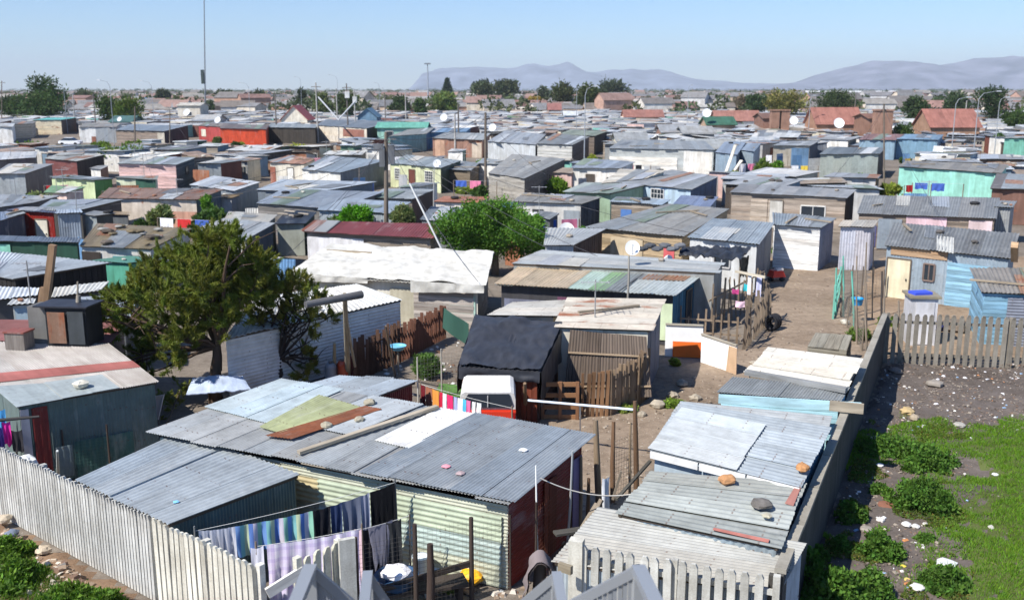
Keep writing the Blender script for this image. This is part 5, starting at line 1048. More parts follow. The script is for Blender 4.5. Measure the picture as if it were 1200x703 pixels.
bmz = P(404, 347, 4.1); tag(MB().tube([PD(358, 357, bmz.y - 1.0), PD(424, 345, bmz.y + .2)], [.1, .12], 8).build('cross_beam', 'wood', None, c(92, 92, 94)), 'heavy dark pole laid across the top of the pale post', 'beam')
post('slanting prop against the pale post', P(418, 440, 0), P(407, 375, 3.0), .1, col=c(170, 164, 150))
post('short stub post by the white-roofed shed corner', P(393, 442, 0), P(392, 402, 1.6), .14, col=c(160, 150, 126))
for lb, x, y, cl, s in (('orange gas bottle', 402, 447, c(190, 80, 50), .2), ('dark red drum', 413, 440, c(120, 50, 44), .2), ('grey metal can', 388, 450, c(130, 136, 144), .2)):
    p = P(x, y, 0); o = thing('drum', lb + ' by the corner of the white-roofed shed', 'drum', p); MB().lathe((p.x, p.y, 0), [(s, 0), (s * 1.05, .1), (s, .12), (s, .6), (s * 1.05, .62), (s * .7, .75)], 14).build('body', 'gloss', o, cl); MB().lathe((p.x, p.y, .75), [(.06, 0), (.06, .08)], 8).build('neck', 'gloss', o, c(90, 90, 90))
p = P(467, 438, 0); o = thing('basin', 'light blue basin on a stand beside the plank fence', 'basin', p); MB().lathe((p.x, p.y, .9), [(.2, 0), (.3, .15), (.32, .16), (.26, .1)], 16).build('bowl', 'gloss', o, c(120, 190, 220)); MB().tube([(p.x, p.y, 0), (p.x, p.y, .92)], .04, 6).build('stand', 'wood', o, c(140, 130, 116))
bush('rounded grey-green bush in the yard behind the long shack', 498, 442, 40, 30, c(88, 122, 62), leaf=.05, n=10, seed=4, dens=2.2)
# rubble bits and small things in yard
# ================================================================ TEAL HOUSE YARD
stakefence('grey rail fence in front of the teal wall', P(793, 398, 0), P(868, 404, 0), 1.2, c(150, 134, 116), .08, .3, n=8, lean=.1)
stakefence('tumbledown plank fence along the path side of the teal house', P(868, 415, 0), P(905, 372, 0), 1.7, c(132, 120, 106), .12, .35, n=20, skip=.15, lean=.15)
stakefence('jumble of upright poles behind the rail fence', P(830, 392, 0), P(895, 352, 0), 1.9, c(142, 128, 110), .08, .5, n=14, lean=.2)
for lb, q, h, cl in (('low board wall painted white above and orange below, at the teal house corner', ((779, 417), (823, 419)), 1.25, c(236, 236, 234)), ('white board wall with plywood end beside the path', ((821, 425), (862, 440)), 1.1, c(242, 240, 234))):
    a, b_ = P(*q[0], 0), P(*q[1], 0); o = thing('board_wall', lb, 'board', a); MB().sheet(a, b_, b_ + Vector((0, .05, h)), a + Vector((0, .05, h)), thick=.04).build('panel', 'plain', o, cl)
    if 'orange' in lb: MB().sheet(lerp(a, b_, .2) + Vector((0, -.06, 0)), b_ + Vector((0, -.06, 0)), b_ + Vector((0, -.02, .6)), lerp(a, b_, .2) + Vector((0, -.02, .6)), thick=.02).build('orange_board', 'plain', o, c(232, 112, 40))
    MB().beam(a + Vector((0, .03, h)), b_ + Vector((0, .03, h)), .07, .07).build('top_rail', 'wood', o, c(170, 164, 150))
    if 'plywood' in lb: MB().sheet(lerp(a, b_, .72) + Vector((0, -.05, 0)), b_ + Vector((0, -.05, 0)), b_ + Vector((0, 0, h - .1)), lerp(a, b_, .78) + Vector((0, 0, h - .1)), thick=.02).build('plywood_end', 'board', o, c(206, 170, 130))
for lb, x0, x1, y, z, dr, cl in (('white cloth hanging behind the tumbledown fence', 877, 881, 322, 2.2, .9, c(232, 232, 238)), ('lilac white cloth right of the other white cloth by the path', 887, 893, 323, 2.2, 1.1, c(200, 200, 226)), ('pink cloth bundle on the yard table', 858, 866, 338, 1.8, .2, c(190, 70, 130)), ('pale pink cloth on the poles behind the rail fence', 862, 873, 352, 1.9, .25, c(236, 200, 212)), ('turquoise cloth among the poles', 872, 877, 332, 1.8, .3, c(60, 190, 200))):
    cloth(lb, P(x0, y, z), P(x1, y + .5, z), dr, cl, amp=.03, nf=1)
plank('bare rail holding the white cloths by the path', P(862, 318, 2.25), P(897, 325, 2.25), .08, .1, c(196, 188, 170))
# black sheeting canopy
m = MB(); q = [P(795, 298, 2.3), P(868, 304, 2.4), P(880, 290, 2.6), P(800, 289, 2.5)]
m.sheet(*q, thick=.03, nv=12, nu=40, fn=lambda u, v: .22 * noise.noise(Vector((u * 9, v * 4, 2))) + .1 * noise.noise(Vector((u * 22, v * 9, 2)))); tag(m.build('black_sheeting', 'tarp', None, c(48, 52, 60)), 'ragged black sheeting strung on poles behind the teal house', 'sheeting')
q = [P(866, 345, 0).xy.to_3d() + Vector((0, 0, .9)), P(874, 345, 0).xy.to_3d() + Vector((0, 0, .9)), P(878, 300, 2.4), P(866, 303, 2.4)]
tag(MB().sheet(*q, thick=.02, nv=10, nu=8, fn=lambda u, v: .15 * noise.noise(Vector((u * 5, v * 5, 6)))).build('hanging_sheeting', 'tarp', None, c(50, 62, 70)), 'strip of dark sheeting hanging down by the path', 'sheeting')
for lb, x, z in (('first', 800, 2.3), ('middle', 838, 2.3), ('path side', 868, 2.4)): post(lb + ' pole under the ragged black sheeting', P(x, 302, z).xy.to_3d(), P(x, 302, z), .1)
for i in range(6):
    rock(['black tyre scrap', 'grey bundle', 'folded dark plastic', 'heap of grey rags', 'dark sack', 'roll of black sheeting'][i] + ' on the roof behind the teal house', P(752 + i * 9, 294 - i % 2 * 4, 2.6), .3, c(70 + i * 8, 72 + i * 8, 76 + i * 8), 'bundle', 'bundle', 'bundles on the roof behind the teal house', 'cloth', .4)
p = P(909, 330, 0); o = thing('hand_cart', 'bright red and white cart parked on the dirt path', 'cart', p); MB().box((p.x, p.y, .45), (.8, .6, .35), R(20), top=.7).build('tray', 'gloss', o, c(224, 62, 40)); MB().box((p.x + .1, p.y - .1, .68), (.4, .3, .1), R(20)).build('cushion', 'gloss', o, c(226, 220, 214))
for sx in (-.3, .3):
    MB().lathe((p.x + sx, p.y - .1, 0), [(.05, .05), (.16, .1), (.16, .2), (.05, .26)], 12).build('wheel', 'plain', o, c(40, 40, 40))
p = P(903, 388, 0); o = thing('tyre_stack', 'black tyres leaning against the tumbledown fence', 'tyres', p)
for k in range(3):
    m = MB(); vs = []; n = 18; cc = Vector((p.x + k * .13, p.y + k * .15, .36))
    for i in range(n):
        a = i / n * 6.283; rd = Vector((.75 * math.cos(a), -.3 * math.cos(a), math.sin(a)))
        for j in range(6): b_ = j / 6 * 6.283; vs.append(cc + rd * (.27 + .085 * math.cos(b_)) + Vector((.35, .9, 0)) * .08 * math.sin(b_))
    m.raw(vs, [(i * 6 + j, ((i + 1) % n) * 6 + j, ((i + 1) % n) * 6 + (j + 1) % 6, i * 6 + (j + 1) % 6) for i in range(n) for j in range(6)], None, (1, 1, 1), True); m.build('tyre', 'plain', o, c(38, 38, 42))
# ---------------------------------------------------------------- right hand yard
t0 = P(1075, 402, 0); o = thing('outdoor_toilet', 'pale grey outdoor toilet with a bright blue cover on its roof', 'toilet', t0); ang = R(-8)
MB().box((t0.x, t0.y, .98), (1.0, 1.1, 1.96), ang).build('walls', 'board', o, c(206, 208, 214)); MB().box((t0.x, t0.y, 2.0), (1.2, 1.3, .09), ang).build('roof', 'metal', o, c(148, 140, 120), .2)
MB().box((t0.x - .05, t0.y - .56, .95), (.7, .04, 1.7), ang).build('door', 'board', o, c(214, 216, 222)); tag(MB().box((t0.x - .1, t0.y - .1, 2.1), (.75, .5, .1), R(10)).build('blue_cover', 'cloth', None, c(66, 88, 206)), 'bright blue plastic cover on the pale grey toilet roof', 'cover')
Gp = 'poles of the yard beside the dirt path'
for k, (x, yb, yt, lb) in enumerate(((988, 372, 300, 'leftmost turquoise leaning pole'), (979, 370, 314, 'turquoise gatepost nearest the path'), (1015, 400, 332, 'grey pole with a pale collar'), (1001, 388, 318, 'dark thin stake behind the turquoise gate'), (1022, 375, 272, 'tall dark iron pole below the big dish'), (1033, 395, 318, 'short black pole near the cream door'), (1013, 352, 284, 'slim grey upright behind the blue bucket'), (1003, 372, 300, 'forked stick near the blue bucket'), (1004, 404, 345, 'crooked pale stake nearest the crate'), (1016, 418, 340, 'bent whitewashed stake near the fence corner'), (1034, 420, 335, 'straight stake at the corner of the two fences'), (1053, 425, 352, 'thin stick in front of the pale toilet'))):
    b0 = P(x, yb, 0); t1 = PD(x + random.uniform(-3, 3), yt, b0.y); post(lb, b0, t1, .09 if k != 4 else .06, 'yard_pole', 'pole', c(110, 190, 172) if 'turquoise' in lb else (c(70, 66, 64) if 'dark' in lb or 'black' in lb else c(142, 130, 116)), Gp)
meshfence('wire fence of thin stakes between the path and the grey blue house', P(985, 372, 0), P(1010, 412, 0), 1.3, .14, .006, posts=4, pw=.07, pcol=c(120, 110, 98), col=c(140, 132, 120))
meshfence('second wire fence at the back of the poles yard', P(985, 345, 0), P(1034, 350, 0), 1.4, .15, .008, posts=5, pw=.08, pcol=c(110, 100, 90), col=c(130, 122, 112))
p = P(1005, 352, 1.0); o = thing('bucket', 'bright blue bucket hung on the poles', 'bucket', p); MB().lathe((p.x, p.y, p.z - .2), [(.2, 0), (.26, .3), (.28, .31), (.24, .25)], 12).build('body', 'gloss', o, c(40, 150, 210)); MB().tube([(p.x - .26, p.y, p.z + .1), (p.x, p.y, p.z + .3), (p.x + .26, p.y, p.z + .1)], .012, 5).build('handle', 'plain', o, c(60, 60, 60))
gate = thing('gate', 'turquoise painted slatted gate beside the dirt path', 'gate', P(979, 372, 0)); m = MB(); ga, gb = P(976, 375, 0), P(983, 350, 0)
for z in (.2, .8, 1.4): m.beam(ga + Vector((0, 0, z)), gb + Vector((0, 0, z)), .05, .1)
for t in (0, .5, 1): p = lerp(ga, gb, t); m.beam(p, p + Vector((0, 0, 1.6)), .07, .05)
m.build('frame', 'wood', gate, c(130, 206, 186))
for k, (x, y, s, lb) in enumerate(((990, 380, .2, 'pale stone at the edge of the grass by the gate'),)): rock(lb, P(x, y, 0), s, c(200, 196, 184), group=None)
rock('heap of dark scrap behind the right fence', P(1118, 388, 0), .6, c(120, 108, 96), 'scrap_heap', 'scrap heap', None, 'wood', .5)
rock('navy plastic bag between the toilet and the blue shed', P(1100, 388, 0), .3, c(40, 44, 84), 'plastic_bag', 'bag', None, 'cloth', .8)
p = P(1198 - 8, 300, 3.0); post('short timber chimney stub at the end of the grey felt roof', P(1189, 304, 2.6), P(1189, 287, 3.4), .28, 'chimney', 'chimney', c(178, 150, 120), round_=False)
# white rack, bits near mid roofs
def rack(label, px, py, d, w, h, n=5):
    p = PD(px, py, d); o = thing('window_frame', label, 'frame', (p.x, p.y, p.z)); m = MB()
    for k in range(n): x = p.x + w * k / (n - 1); m.beam((x, p.y, p.z), (x, p.y, p.z + h), .05, .05)
    for z in (0, h): m.beam((p.x, p.y, p.z + z), (p.x + w, p.y, p.z + z), .05, .05)
    m.build('bars', 'board', o, c(230, 230, 228))
rack('white barred frame leaning beside the pale roofed hut', 686, 297, 62, .95, .75)
# leaning white planks
for i, (x0, y0, x1, y1, w_) in enumerate(((846, 216, 862, 170, .5), (849, 215, 869, 188, .6))):
    a = PD(x0, y0, 108); b_ = PD(x1, y1, 108.5); tag(MB().beam(a, b_, w_, .1).build('white_plank', 'board', None, c(226, 220, 206)), ('taller' if i == 0 else 'shorter') + ' of two pale planks leaning by the blue-grey sheds', 'plank', 'pale leaning planks')
# ================================================================ LEFT: cabinet, poles, washing
cb = P(66, 402, 2.38); o = thing('old_cabinet', 'upturned black cabinet with rusty torn side on the maroon roof', 'cabinet', cb)
kx, ky, kz = cb.x, cb.y, 2.38
MB().box((kx - .35, ky + .2, kz + .6), (.7, .7, 1.15), R(-6)).build('side_box', 'board', o, c(120, 120, 118)); MB().box((kx + .62, ky, kz + .62), (1.3, .9, 1.2), R(-6)).build('body', 'board', o, c(40, 42, 46))
MB().box((kx + .3, ky - .49, kz + .6), (.55, .04, .95), R(-6)).build('torn_panel', 'metal', o, c(140, 110, 92), .6); MB().box((kx + .9, ky - .53, kz + .6), (.5, .04, 1.0), R(-6)).build('door', 'board', o, c(66, 72, 76))
m = MB(); m.box((kx + .5, ky, kz + 1.24), (1.7, 1.05, .05), R(-6)); m.build('top', 'tarp', o, c(50, 52, 60))
for lb, a, b_, w_ in (('tall weathered post on the maroon roof edge', P(92, 404, 2.3), PD(92, 346, P(92, 404, 2.3).y), .2), ('thin white pipe strapped to the tall weathered post', PD(90.5, 365, P(92, 404, 2.3).y), PD(91, 330, P(92, 404, 2.3).y), .07), ('long brown plank leaning behind the black cabinet', P(53, 362, 2.4), PD(62, 287, P(53, 362, 2.4).y), .22), ('short brown plank beside the long leaning one', P(48, 362, 2.4), PD(51, 337, P(48, 362, 2.4).y), .2)):
    post(lb, a, b_, w_, 'timber_post', 'post', c(148, 140, 128) if 'brown' not in lb else c(150, 124, 98), round_='plank' not in lb)
shack('white and pale blue hut with a dark opening behind the black cabinet', [(8, 357), (40, 355), (42, 350), (14, 351)], 2.5, 2.5, ('b', c(206, 210, 206), .1), near=1, roof=(c(200, 204, 204), .05, 'v'), feats=[('pan', 'f', .15, .75, .4, 1.5, 'b', c(38, 44, 56)), ('pan', 'f', .1, .85, 1.6, 2.3, 'b', c(170, 196, 210))])  # the dark panel is painted-in shade for the opening, with no hole behind
shack('pale roof littered with cans left of the leaning planks', [(-20, 352), (44, 346), (46, 338), (-10, 336)], 2.3, 2.3, ('b', c(90, 90, 92)), near=1, roof=(c(204, 208, 212), .02, 'v'))
shack('long white roof between the open shelter and the juniper tree', [(60, 348), (118, 340), (128, 330), (64, 337)], 2.1, 2.1, ('b', c(90, 90, 92)), near=1, roof=(c(206, 206, 200), .05, 'v'))
shack('striped blue-grey roof under the juniper branches', [(86, 374), (150, 372), (160, 345), (98, 348)], 2.1, 2.2, ('cv', c(90, 96, 104)), near=1, roof=(c(160, 172, 186), .03, 'u'))
for lb, x0, x1, y, z, dr, cl in (('hot pink cloth at the left edge', 2, 12, 494, 1.9, .6, c(236, 50, 160)), ('bright blue cloth at the left edge', -8, 6, 480, 2.1, .5, c(80, 160, 215)), ('two black gloves hung left of the red wall sheet', 13, 26, 504, 1.7, .55, c(52, 50, 54)), ('violet garment behind the fence at the left edge', -3, 3, 500, 1.8, .9, c(90, 70, 150))):
    cloth(lb, P(x0, y, z), P(x1, y - 1, z), dr, cl, amp=.03, nf=2)
post('dark rail holding the cloths at the left edge', P(-20, 494, 1.95), P(46, 488, 1.95), .09, 'rail', 'rail', c(72, 70, 70))
post('white pipe standing behind the left fence', P(69, 562, 0), P(67, 528, 1.8), .08, mat='gloss', col=c(224, 224, 216))
rock('white basket of pegs behind the left fence', P(30, 545, .9), .28, c(226, 228, 226), 'basket', 'basket', None, 'cloth', .5)
meshfence('blue-green wire mesh fence along the red-banded shack', P(24, 570, 0), P(130, 555, 0), 1.2, .09, .004, posts=3, pw=.06, col=c(84, 120, 112))
# blue boat-like cover under the tree and rubbish
m = MB(); q = [P(218, 462, .7), P(294, 456, .7), P(284, 440, .9), P(226, 442, .9)]
m.sheet(*q, thick=.03, nv=10, nu=24, fn=lambda u, v: .25 * math.sin(math.pi * u) * math.sin(math.pi * v) + .06 * noise.noise(Vector((u * 9, v * 6, 1)))); tag(m.build('blue_sheet', 'tarp', None, c(186, 200, 222)), 'pale blue plastic cover heaped under the juniper tree', 'cover')
m = MB(); q = [P(175, 486, .8), P(185, 492, .7), P(192, 462, 1.5), P(178, 465, 1.4)]; m.sheet(*q, thick=.03); tag(m.build('white_board', 'board', None, c(222, 222, 232)), 'small white board propped below the juniper tree', 'board')
rk = thing('white_rack', 'white barred steel rack beside the white ribbed wall', 'rack', P(270, 450, 0)); m = MB(); ra, rb = P(270, 452, 0), P(300, 446, 0)
for z in np.linspace(.2, 1.5, 8): m.beam(ra + Vector((0, 0, z)), rb + Vector((0, 0, z)), .04, .04)
for t in (0, .5, 1): p = lerp(ra, rb, t); m.beam(p, p + Vector((0, 0, 1.55)), .05, .05)
m.build('bars', 'gloss', rk, c(226, 228, 226))
# black tarp hut sticks, pallet bits on dark roofs
for k, (x, y, z) in enumerate(((332, 250, 2.15), (345, 252, 2.15), (356, 250, 2.15), (340, 247, 2.2))): plank(['short', 'crooked', 'pale', 'rearmost'][k] + ' stick weighing down the black sheeted hut', P(x - 6, y, z), P(x + 6, y + 1, z), .12, .08, c(170, 160, 146))
rr = random.Random(3)
for k in range(14):
    u, v = rr.uniform(.08, .95), rr.uniform(.1, .9); q = [P(93, 288, 2.15), P(177, 292, 2.15), P(226, 268, 2.45), P(113, 262, 2.45)]; p = bil(*q, u, v)
    r_ = rock('', p, rr.uniform(.15, .4), [c(120, 108, 86), c(150, 150, 146), c(92, 84, 76)][k % 3], 'rubble', 'rubble', 'rubble on the lichen covered roof', 'concrete', .3)
    px, py, _ = proj(p); r_['label'] = ['ochre lump', 'grey slab', 'dark clod'][k % 3] + ' on the lichen covered roof'; AUTO.setdefault(r_['label'], []).append((px, r_))
# ================================================================ TREES NEAR
tb0 = P(253, 470, 0); D0 = tb0.y
def cz(x, y, r, dd=0): return (PD(x, y, D0 + dd), r * (D0 + dd) * 1.03 / F)
rr = random.Random(5)
cl = [cz(x, y, r, rr.uniform(-1.1, 1.1)) for x, y, r in ((262, 290, 24), (238, 298, 26), (215, 303, 24), (290, 312, 30), (262, 318, 30), (190, 322, 26), (228, 332, 30), (165, 340, 22), (275, 345, 30), (300, 340, 24), (142, 352, 22), (195, 358, 28), (235, 365, 26), (125, 362, 15), (150, 380, 20), (180, 392, 24), (215, 395, 20), (268, 372, 20), (120, 376, 12), (165, 412, 16), (140, 432, 13), (116, 432, 9), (168, 440, 14), (205, 425, 14), (305, 312, 18), (245, 282, 14), (272, 276, 12), (240, 344, 28))]
juniper = thing('juniper_tree', 'large dark yellowish-green juniper tree behind the blue-grey roof', 'tree', tb0)
m = MB(); fork = PD(254, 405, D0); limbs(m, tb0, PD(253, 430, D0), [], .2, 10, 1); limbs(m, PD(253, 430, D0), fork, [q for q, r in cl], .16, 8, 2, sub=3, jog=.2); m.build('trunk', 'wood', juniper, c(92, 76, 64))
cl = [(q, r * 1.04) for q, r in cl]; cs, ds, ts = clumps(cl, 92, 80, .05, .25, .9, .36); leafmesh('crown', cs, .031, ts, juniper, c(104, 116, 48), 4.2, ds)
lowb = [cz(x, y, r, dd) for x, y, r, dd in ((170, 480, 14, -1.6), (190, 470, 13, -1.4), (158, 500, 14, -2.6), (150, 520, 12, -3.0), (205, 472, 13, -.8), (176, 496, 12, -2.0), (165, 512, 11, -2.6), (212, 455, 10, -.4))]
o = thing('juniper_sapling', 'low feathery juniper growth between the red-banded shack and the blue-grey roof', 'bush', P(168, 540, 0)); m = MB(); b0 = Vector(o.location)
for q, r in lowb: m.tube([b0, lerp(b0, q, .6) + Vector((.1, 0, 0)), q], [.05, .035, .015], 6)
m.build('stem', 'wood', o, c(92, 80, 66)); cs, ds, ts = clumps(lowb, 90, 60, .05, .2, .9, .3); leafmesh('foliage', cs, .03, ts, o, c(112, 122, 54), 2.3, ds)
D0 = P(327, 455, 0).y; cl2 = [cz(x, y, r, rr.uniform(-.5, .5)) for x, y, r in ((345, 330, 14), (360, 345, 13), (374, 352, 9), (335, 345, 16), (318, 335, 12), (308, 355, 14), (345, 362, 13), (330, 372, 10), (365, 372, 10), (385, 373, 7), (312, 385, 10), (365, 428, 9), (358, 415, 8), (366, 398, 7), (355, 440, 8), (300, 372, 9), (372, 360, 8))]
o = thing('thorn_tree', 'slim dark bare-branched tree with sparse tufts before the white-roofed shed', 'tree', P(327, 455, 0)); m = MB(); limbs(m, P(327, 455, 0), PD(327, 436, D0), [], .15, 8, 3)
limbs(m, PD(327, 436, D0), PD(327, 420, D0), [q for q, r in cl2] + [PD(x, y, D0 + .2) for x, y in ((300, 410), (290, 400), (372, 420), (296, 380))], .12, 8, 4, sub=5, jog=.28); m.build('trunk', 'wood', o, c(58, 50, 46))
cl2 = [(q, r * 1.1) for q, r in cl2]; cs, ds, ts = clumps(cl2, 120, 60, .05, .2, .9, .30); leafmesh('crown', cs, .032, ts, o, c(112, 118, 52), 3.6, ds)
# big round tree
bt = P(580, 322, 0); w_ = 125 * bt.y / F; cl3 = []
for x, y, r in ((535, 262, 20), (560, 250, 20), (590, 252, 20), (612, 268, 20), (625, 285, 16), (545, 280, 22), (575, 272, 26), (600, 285, 22), (565, 290, 20), (528, 275, 14), (577, 244, 14), (630, 297, 11), (517, 268, 10), (605, 258, 14)): cl3.append((PD(x, y, bt.y + rr.uniform(-1.4, 1.4)), r * bt.y / F))
tree('big round dark green tree behind the white tarpaulin roof', bt, 4, cl3, c(84, 126, 46), 'broadleaf_tree', leaf=.085, nsub=60, nleaf=34, subr=.2, r0=.2, forkz=.35, seed=5, elong=1.0, shell=.6)
bush('neat bright green ball-shaped bush on the blue roofs', 417, 291, 46, 54, c(92, 150, 36), 'round_bush', leaf=.085, n=16, seed=8, dens=3)
bush('loose grey-green bush behind the maroon roof', 475, 291, 36, 58, c(112, 128, 84), leaf=.09, n=12, seed=9, dens=2)
# ================================================================ POLES, LAMPS, DISHES
def util(label, px, yb, yt, w_=.28, gear=False, cross=False, group='wooden utility poles', col=c(118, 108, 98), d=None):
    b0 = P(px, yb, 0) if d is None else PD(px, yb, d); t = PD(px, yt, b0.y); o = thing('utility_pole', label, 'utility pole', b0, group)
    MB().tube([Vector((b0.x, b0.y, 0)), t], [w_ / 2, w_ * .36], 8).build('pole', 'wood', o, col)
    if cross: MB().beam(t + Vector((-.9, 0, -.5)), t + Vector((.9, 0, -.5)), .1, .1).build('crossarm', 'wood', o, col); [MB().lathe(t + Vector((x, 0, -.45)), [(.05, 0), (.07, .08), (.03, .16)], 7).build('insulator', 'gloss', o, c(190, 185, 175)) for x in (-.8, 0, .8)]
    if gear:
        for dx, dz, sz in ((-.28, -1.6, (.35, .3, 1.1)), (.3, -1.4, (.4, .3, 1.2)), (-.5, -.9, (.6, .3, .35))): MB().box(t + Vector((dx, -.1, dz)), sz).build('meter_box', 'board', o, c(112, 116, 122))
        MB().beam(t + Vector((-.6, 0, -.45)), t + Vector((.6, 0, -.45)), .08, .08).build('crossarm', 'gloss', o, c(110, 110, 110))
    return o, t
u1, ut1 = util('tall main utility pole with grey meter boxes in the middle of the settlement', 452.5, 291, 155, .32, gear=True)
u2, ut2 = util('bare wooden pole left of the grey plank house', 569, 229, 132, .3)
u3, ut3 = util('thin pole above the long brown plank house', 158, 181, 125, .28); u4, ut4 = util('thin pole right of the toilets', 199, 182, 130, .2)
u5, ut5 = util('dark utility pole on the right above the turquoise wall', 1036, 226, 122, .2); util('weathered pole at the far left edge', 2, 150, 95, .3, cross=True)
post('slim pole carrying a dish above the green house roofs', P(508, 262, 0), PD(509, 197, P(508, 262, 0).y), .09, 'steel_pole', 'pole', c(170, 170, 166), mat='gloss')
util('short pole with a small box left of the main utility pole', 421, 246, 196, .1)
for lb, x, z0, y in (('tall pole of the striped roof dish in front of the teal house', 735.5, 2.2, 350),): b0 = P(x, 352, 2.0); post(lb, b0, PD(737, 300, b0.y), .09, 'steel_pole', 'pole', c(150, 146, 138))
wire('white steel strut guying the main utility pole to the tarpaulin roof', [P(517, 291, 2.2), PD(480, 215, P(517, 291, 2.2).y + 1)], .05, 'strut', 'strut', c(205, 206, 204), 0)
for k, (x, y, z, nm) in enumerate(((300, 238, 2.5, 'the broad blue roof'), (360, 265, 2.5, 'the maroon roof'), (335, 300, 2.5, 'the white tarpaulin roof'), (560, 330, 2.2, 'the rusty patched front'), (640, 290, 2.6, 'the pale roofed hut'), (508, 200, 5, 'the dish pole'), (700, 300, 2.6, 'the barred frame'), (420, 200, 3.4, 'the small box pole'), (250, 232, 2.6, 'the streaked roof'))):
    wire('thin cable from the main utility pole to ' + nm, [ut1 + Vector((0, 0, -.4)), P(x, y, z)], .012, 'cable', 'cable', c(80, 80, 84), .5, group='overhead cables')
for k, (t_, x, y, z, nm) in enumerate(((ut2, 520, 200, 2.6, 'the low plank store'), (ut2, 640, 205, 2.6, 'the dark plank side'), (ut2, 690, 165, 3, 'the dark boarded house'), (ut2, 480, 165, 3, 'the teal shack'), (ut3, 60, 205, 2.6, 'the dark sided shed'), (ut3, 180, 215, 2.6, 'the pink shed'), (ut3, 90, 150, 3.2, 'the twin hut'), (ut4, 250, 200, 2.6, 'the dark red side'), (ut5, 960, 225, 2.6, 'the framed window house'), (ut5, 1100, 250, 2.6, 'the pink walls'), (ut5, 1000, 182, 3, 'the grey-green shack'), (ut5, 1170, 200, 3, 'the turquoise wall end'), (ut1, 820, 275, 2.6, 'the white fronted blue-grey house'), (ut1, 130, 240, 2.6, 'the rusty white wall'))):
    wire('slack house cable running down to ' + nm, [t_ + Vector((0, 0, -.2)), P(x, y, z)], .013, 'cable', 'cable', c(70, 70, 74), .6, group='overhead cables')
wire('overhead cable between the main utility pole and the bare wooden pole', [ut1 + Vector((0, 0, -.3)), ut2], .014, 'cable', 'cable', c(70, 70, 72), 1.0, group='overhead cables')
wire('overhead cable between the two thin poles by the toilets', [ut3, ut4], .02, 'cable', 'cable', c(70, 70, 72), .4, group='overhead cables')
for lb, x, y, d, r, az, pl in (('biggest white dish above the lilac corrugated shack', 1035, 268, 66, .52, 20, 1.2), ('white dish above the small roof left of the bright blue shutter', 647, 235, 78, .45, 0, 1.4), ('white dish on the pale roofed hut by the round tree', 664, 271, 61, .46, 0, .8), ('dish on the tall pole in front of the teal house', 741, 291, 42, .29, 5, .3), ('white dish above the low plank store', 512, 192, 82, .3, 0, .4), ('white dish behind the bare wooden pole', 577, 150, 118, .42, 10, 2), ('dish on the grey ridge roof by the black sheeting', 783, 305, 47, .22, 40, .3), ('far white dish above the small green side door hut', 520, 138, 150, .5, 10, 1.5), ('white dish right of the deep red shack', 255, 141, 170, .5, 10, 1.5), ('white dish near the tall thin mast', 219, 132, 200, .6, 10, 1.5), ('white dish above the grey-green sheet shack', 983, 145, 170, .8, 10, 2), ('white dish left of the red tiled roofs', 930, 142, 180, .7, 10, 2), ('white dish beside the green sheeted roof', 828, 133, 200, .8, 10, 2), ('white dish on the pale sheds left of the turquoise wall', 1099, 178, 120, .5, 10, 1), ('white dish behind the twin huts on the far left', 140, 140, 190, .4, 10, 1)):
    dish(lb, x, y, d, r, R(az), pl)
def lamp(label, px, yt, d, side, reach=2.0, yb=None, col=c(150, 155, 160), double=False, w_=.085):
    t = PD(px, yt, d); b0 = Vector((t.x, t.y, 0)); o = thing('street_lamp', label, 'street lamp', b0, 'street lamps'); s = side
    MB().tube([b0, Vector((t.x, t.y, t.z * .9))], [w_, w_ * .55], 8).build('pole', 'gloss', o, col)
    for q in ((s, -s) if double else (s,)):
        MB().tube([Vector((t.x, t.y, t.z * .9)), Vector((t.x + q * reach * .25, t.y, t.z * .97)), Vector((t.x + q * reach, t.y, t.z))], [w_ * .5, w_ * .4, w_ * .3], 7).build('arm', 'gloss', o, col)
        MB().box((t.x + q * (reach + .3), t.y, t.z), (.7, .28, .14), 0, top=.6).build('lamp_head', 'gloss', o, c(160, 164, 168))
for a in (('curved street lamp left of the broad dark trees', 128, 94, 180, -1, 1.6), ('faint curved street lamp right of the broad dark trees', 177, 95, 230, -1, 2), ('faint street lamp right of the tall two-lobed tree', 74, 98, 230, -1, 2), ('pale lamp right of the tall thin mast', 291, 97, 260, -1, 2), ('far lamp by the pine', 444, 97, 300, -1, .8), ('nearest curved street lamp of the right hand three', 1121, 114, 130, 1, 1.3), ('tallest curved street lamp of the right hand three', 1148, 107, 128, 1, 2.2), ('last curved street lamp of the right hand three', 1172, 114, 150, 1, .9), ('curved white street lamp in front of the gum trees', 686, 101, 115, 1, .9), ('street lamp left of the gum trees', 676, 100, 190, 1, 1), ('pale lamp pole behind the green sheeted roof', 807, 100, 230, 1, .4), ('white pole left of the round red roofs tree', 950, 112, 190, 1, .4), ('slim lamp beside the red gabled hall', 395, 88, 300, -1, 2), ('pole with lamp head left of the paired poles', 352, 90, 340, -1, 1.5), ('thin lamp beyond the bare wooden pole', 630, 104, 300, 1, .6)): lamp(*a)
t = PD(501, 75, 420); o = thing('floodlight_mast', 'tall floodlight mast just left of the pine', 'mast', (t.x, t.y, 0)); MB().tube([(t.x, t.y, 0), t], [.35, .2], 8).build('pole', 'gloss', o, c(150, 156, 164)); MB().box(t, (2.6, 1.2, .5)).build('floodlights', 'gloss', o, c(120, 126, 132))
b0 = PD(239.5, 122, 330); o = thing('radio_mast', 'tall thin mast rising out of the top of the view on the left', 'mast', (b0.x, b0.y, 0)); tp = PD(238.5, -60, 330); MB().tube([(b0.x, b0.y, 0), lerp(Vector((b0.x, b0.y, 0)), tp, .4), tp], [.26, .2, .12], 8).build('pole', 'gloss', o, c(120, 124, 130))
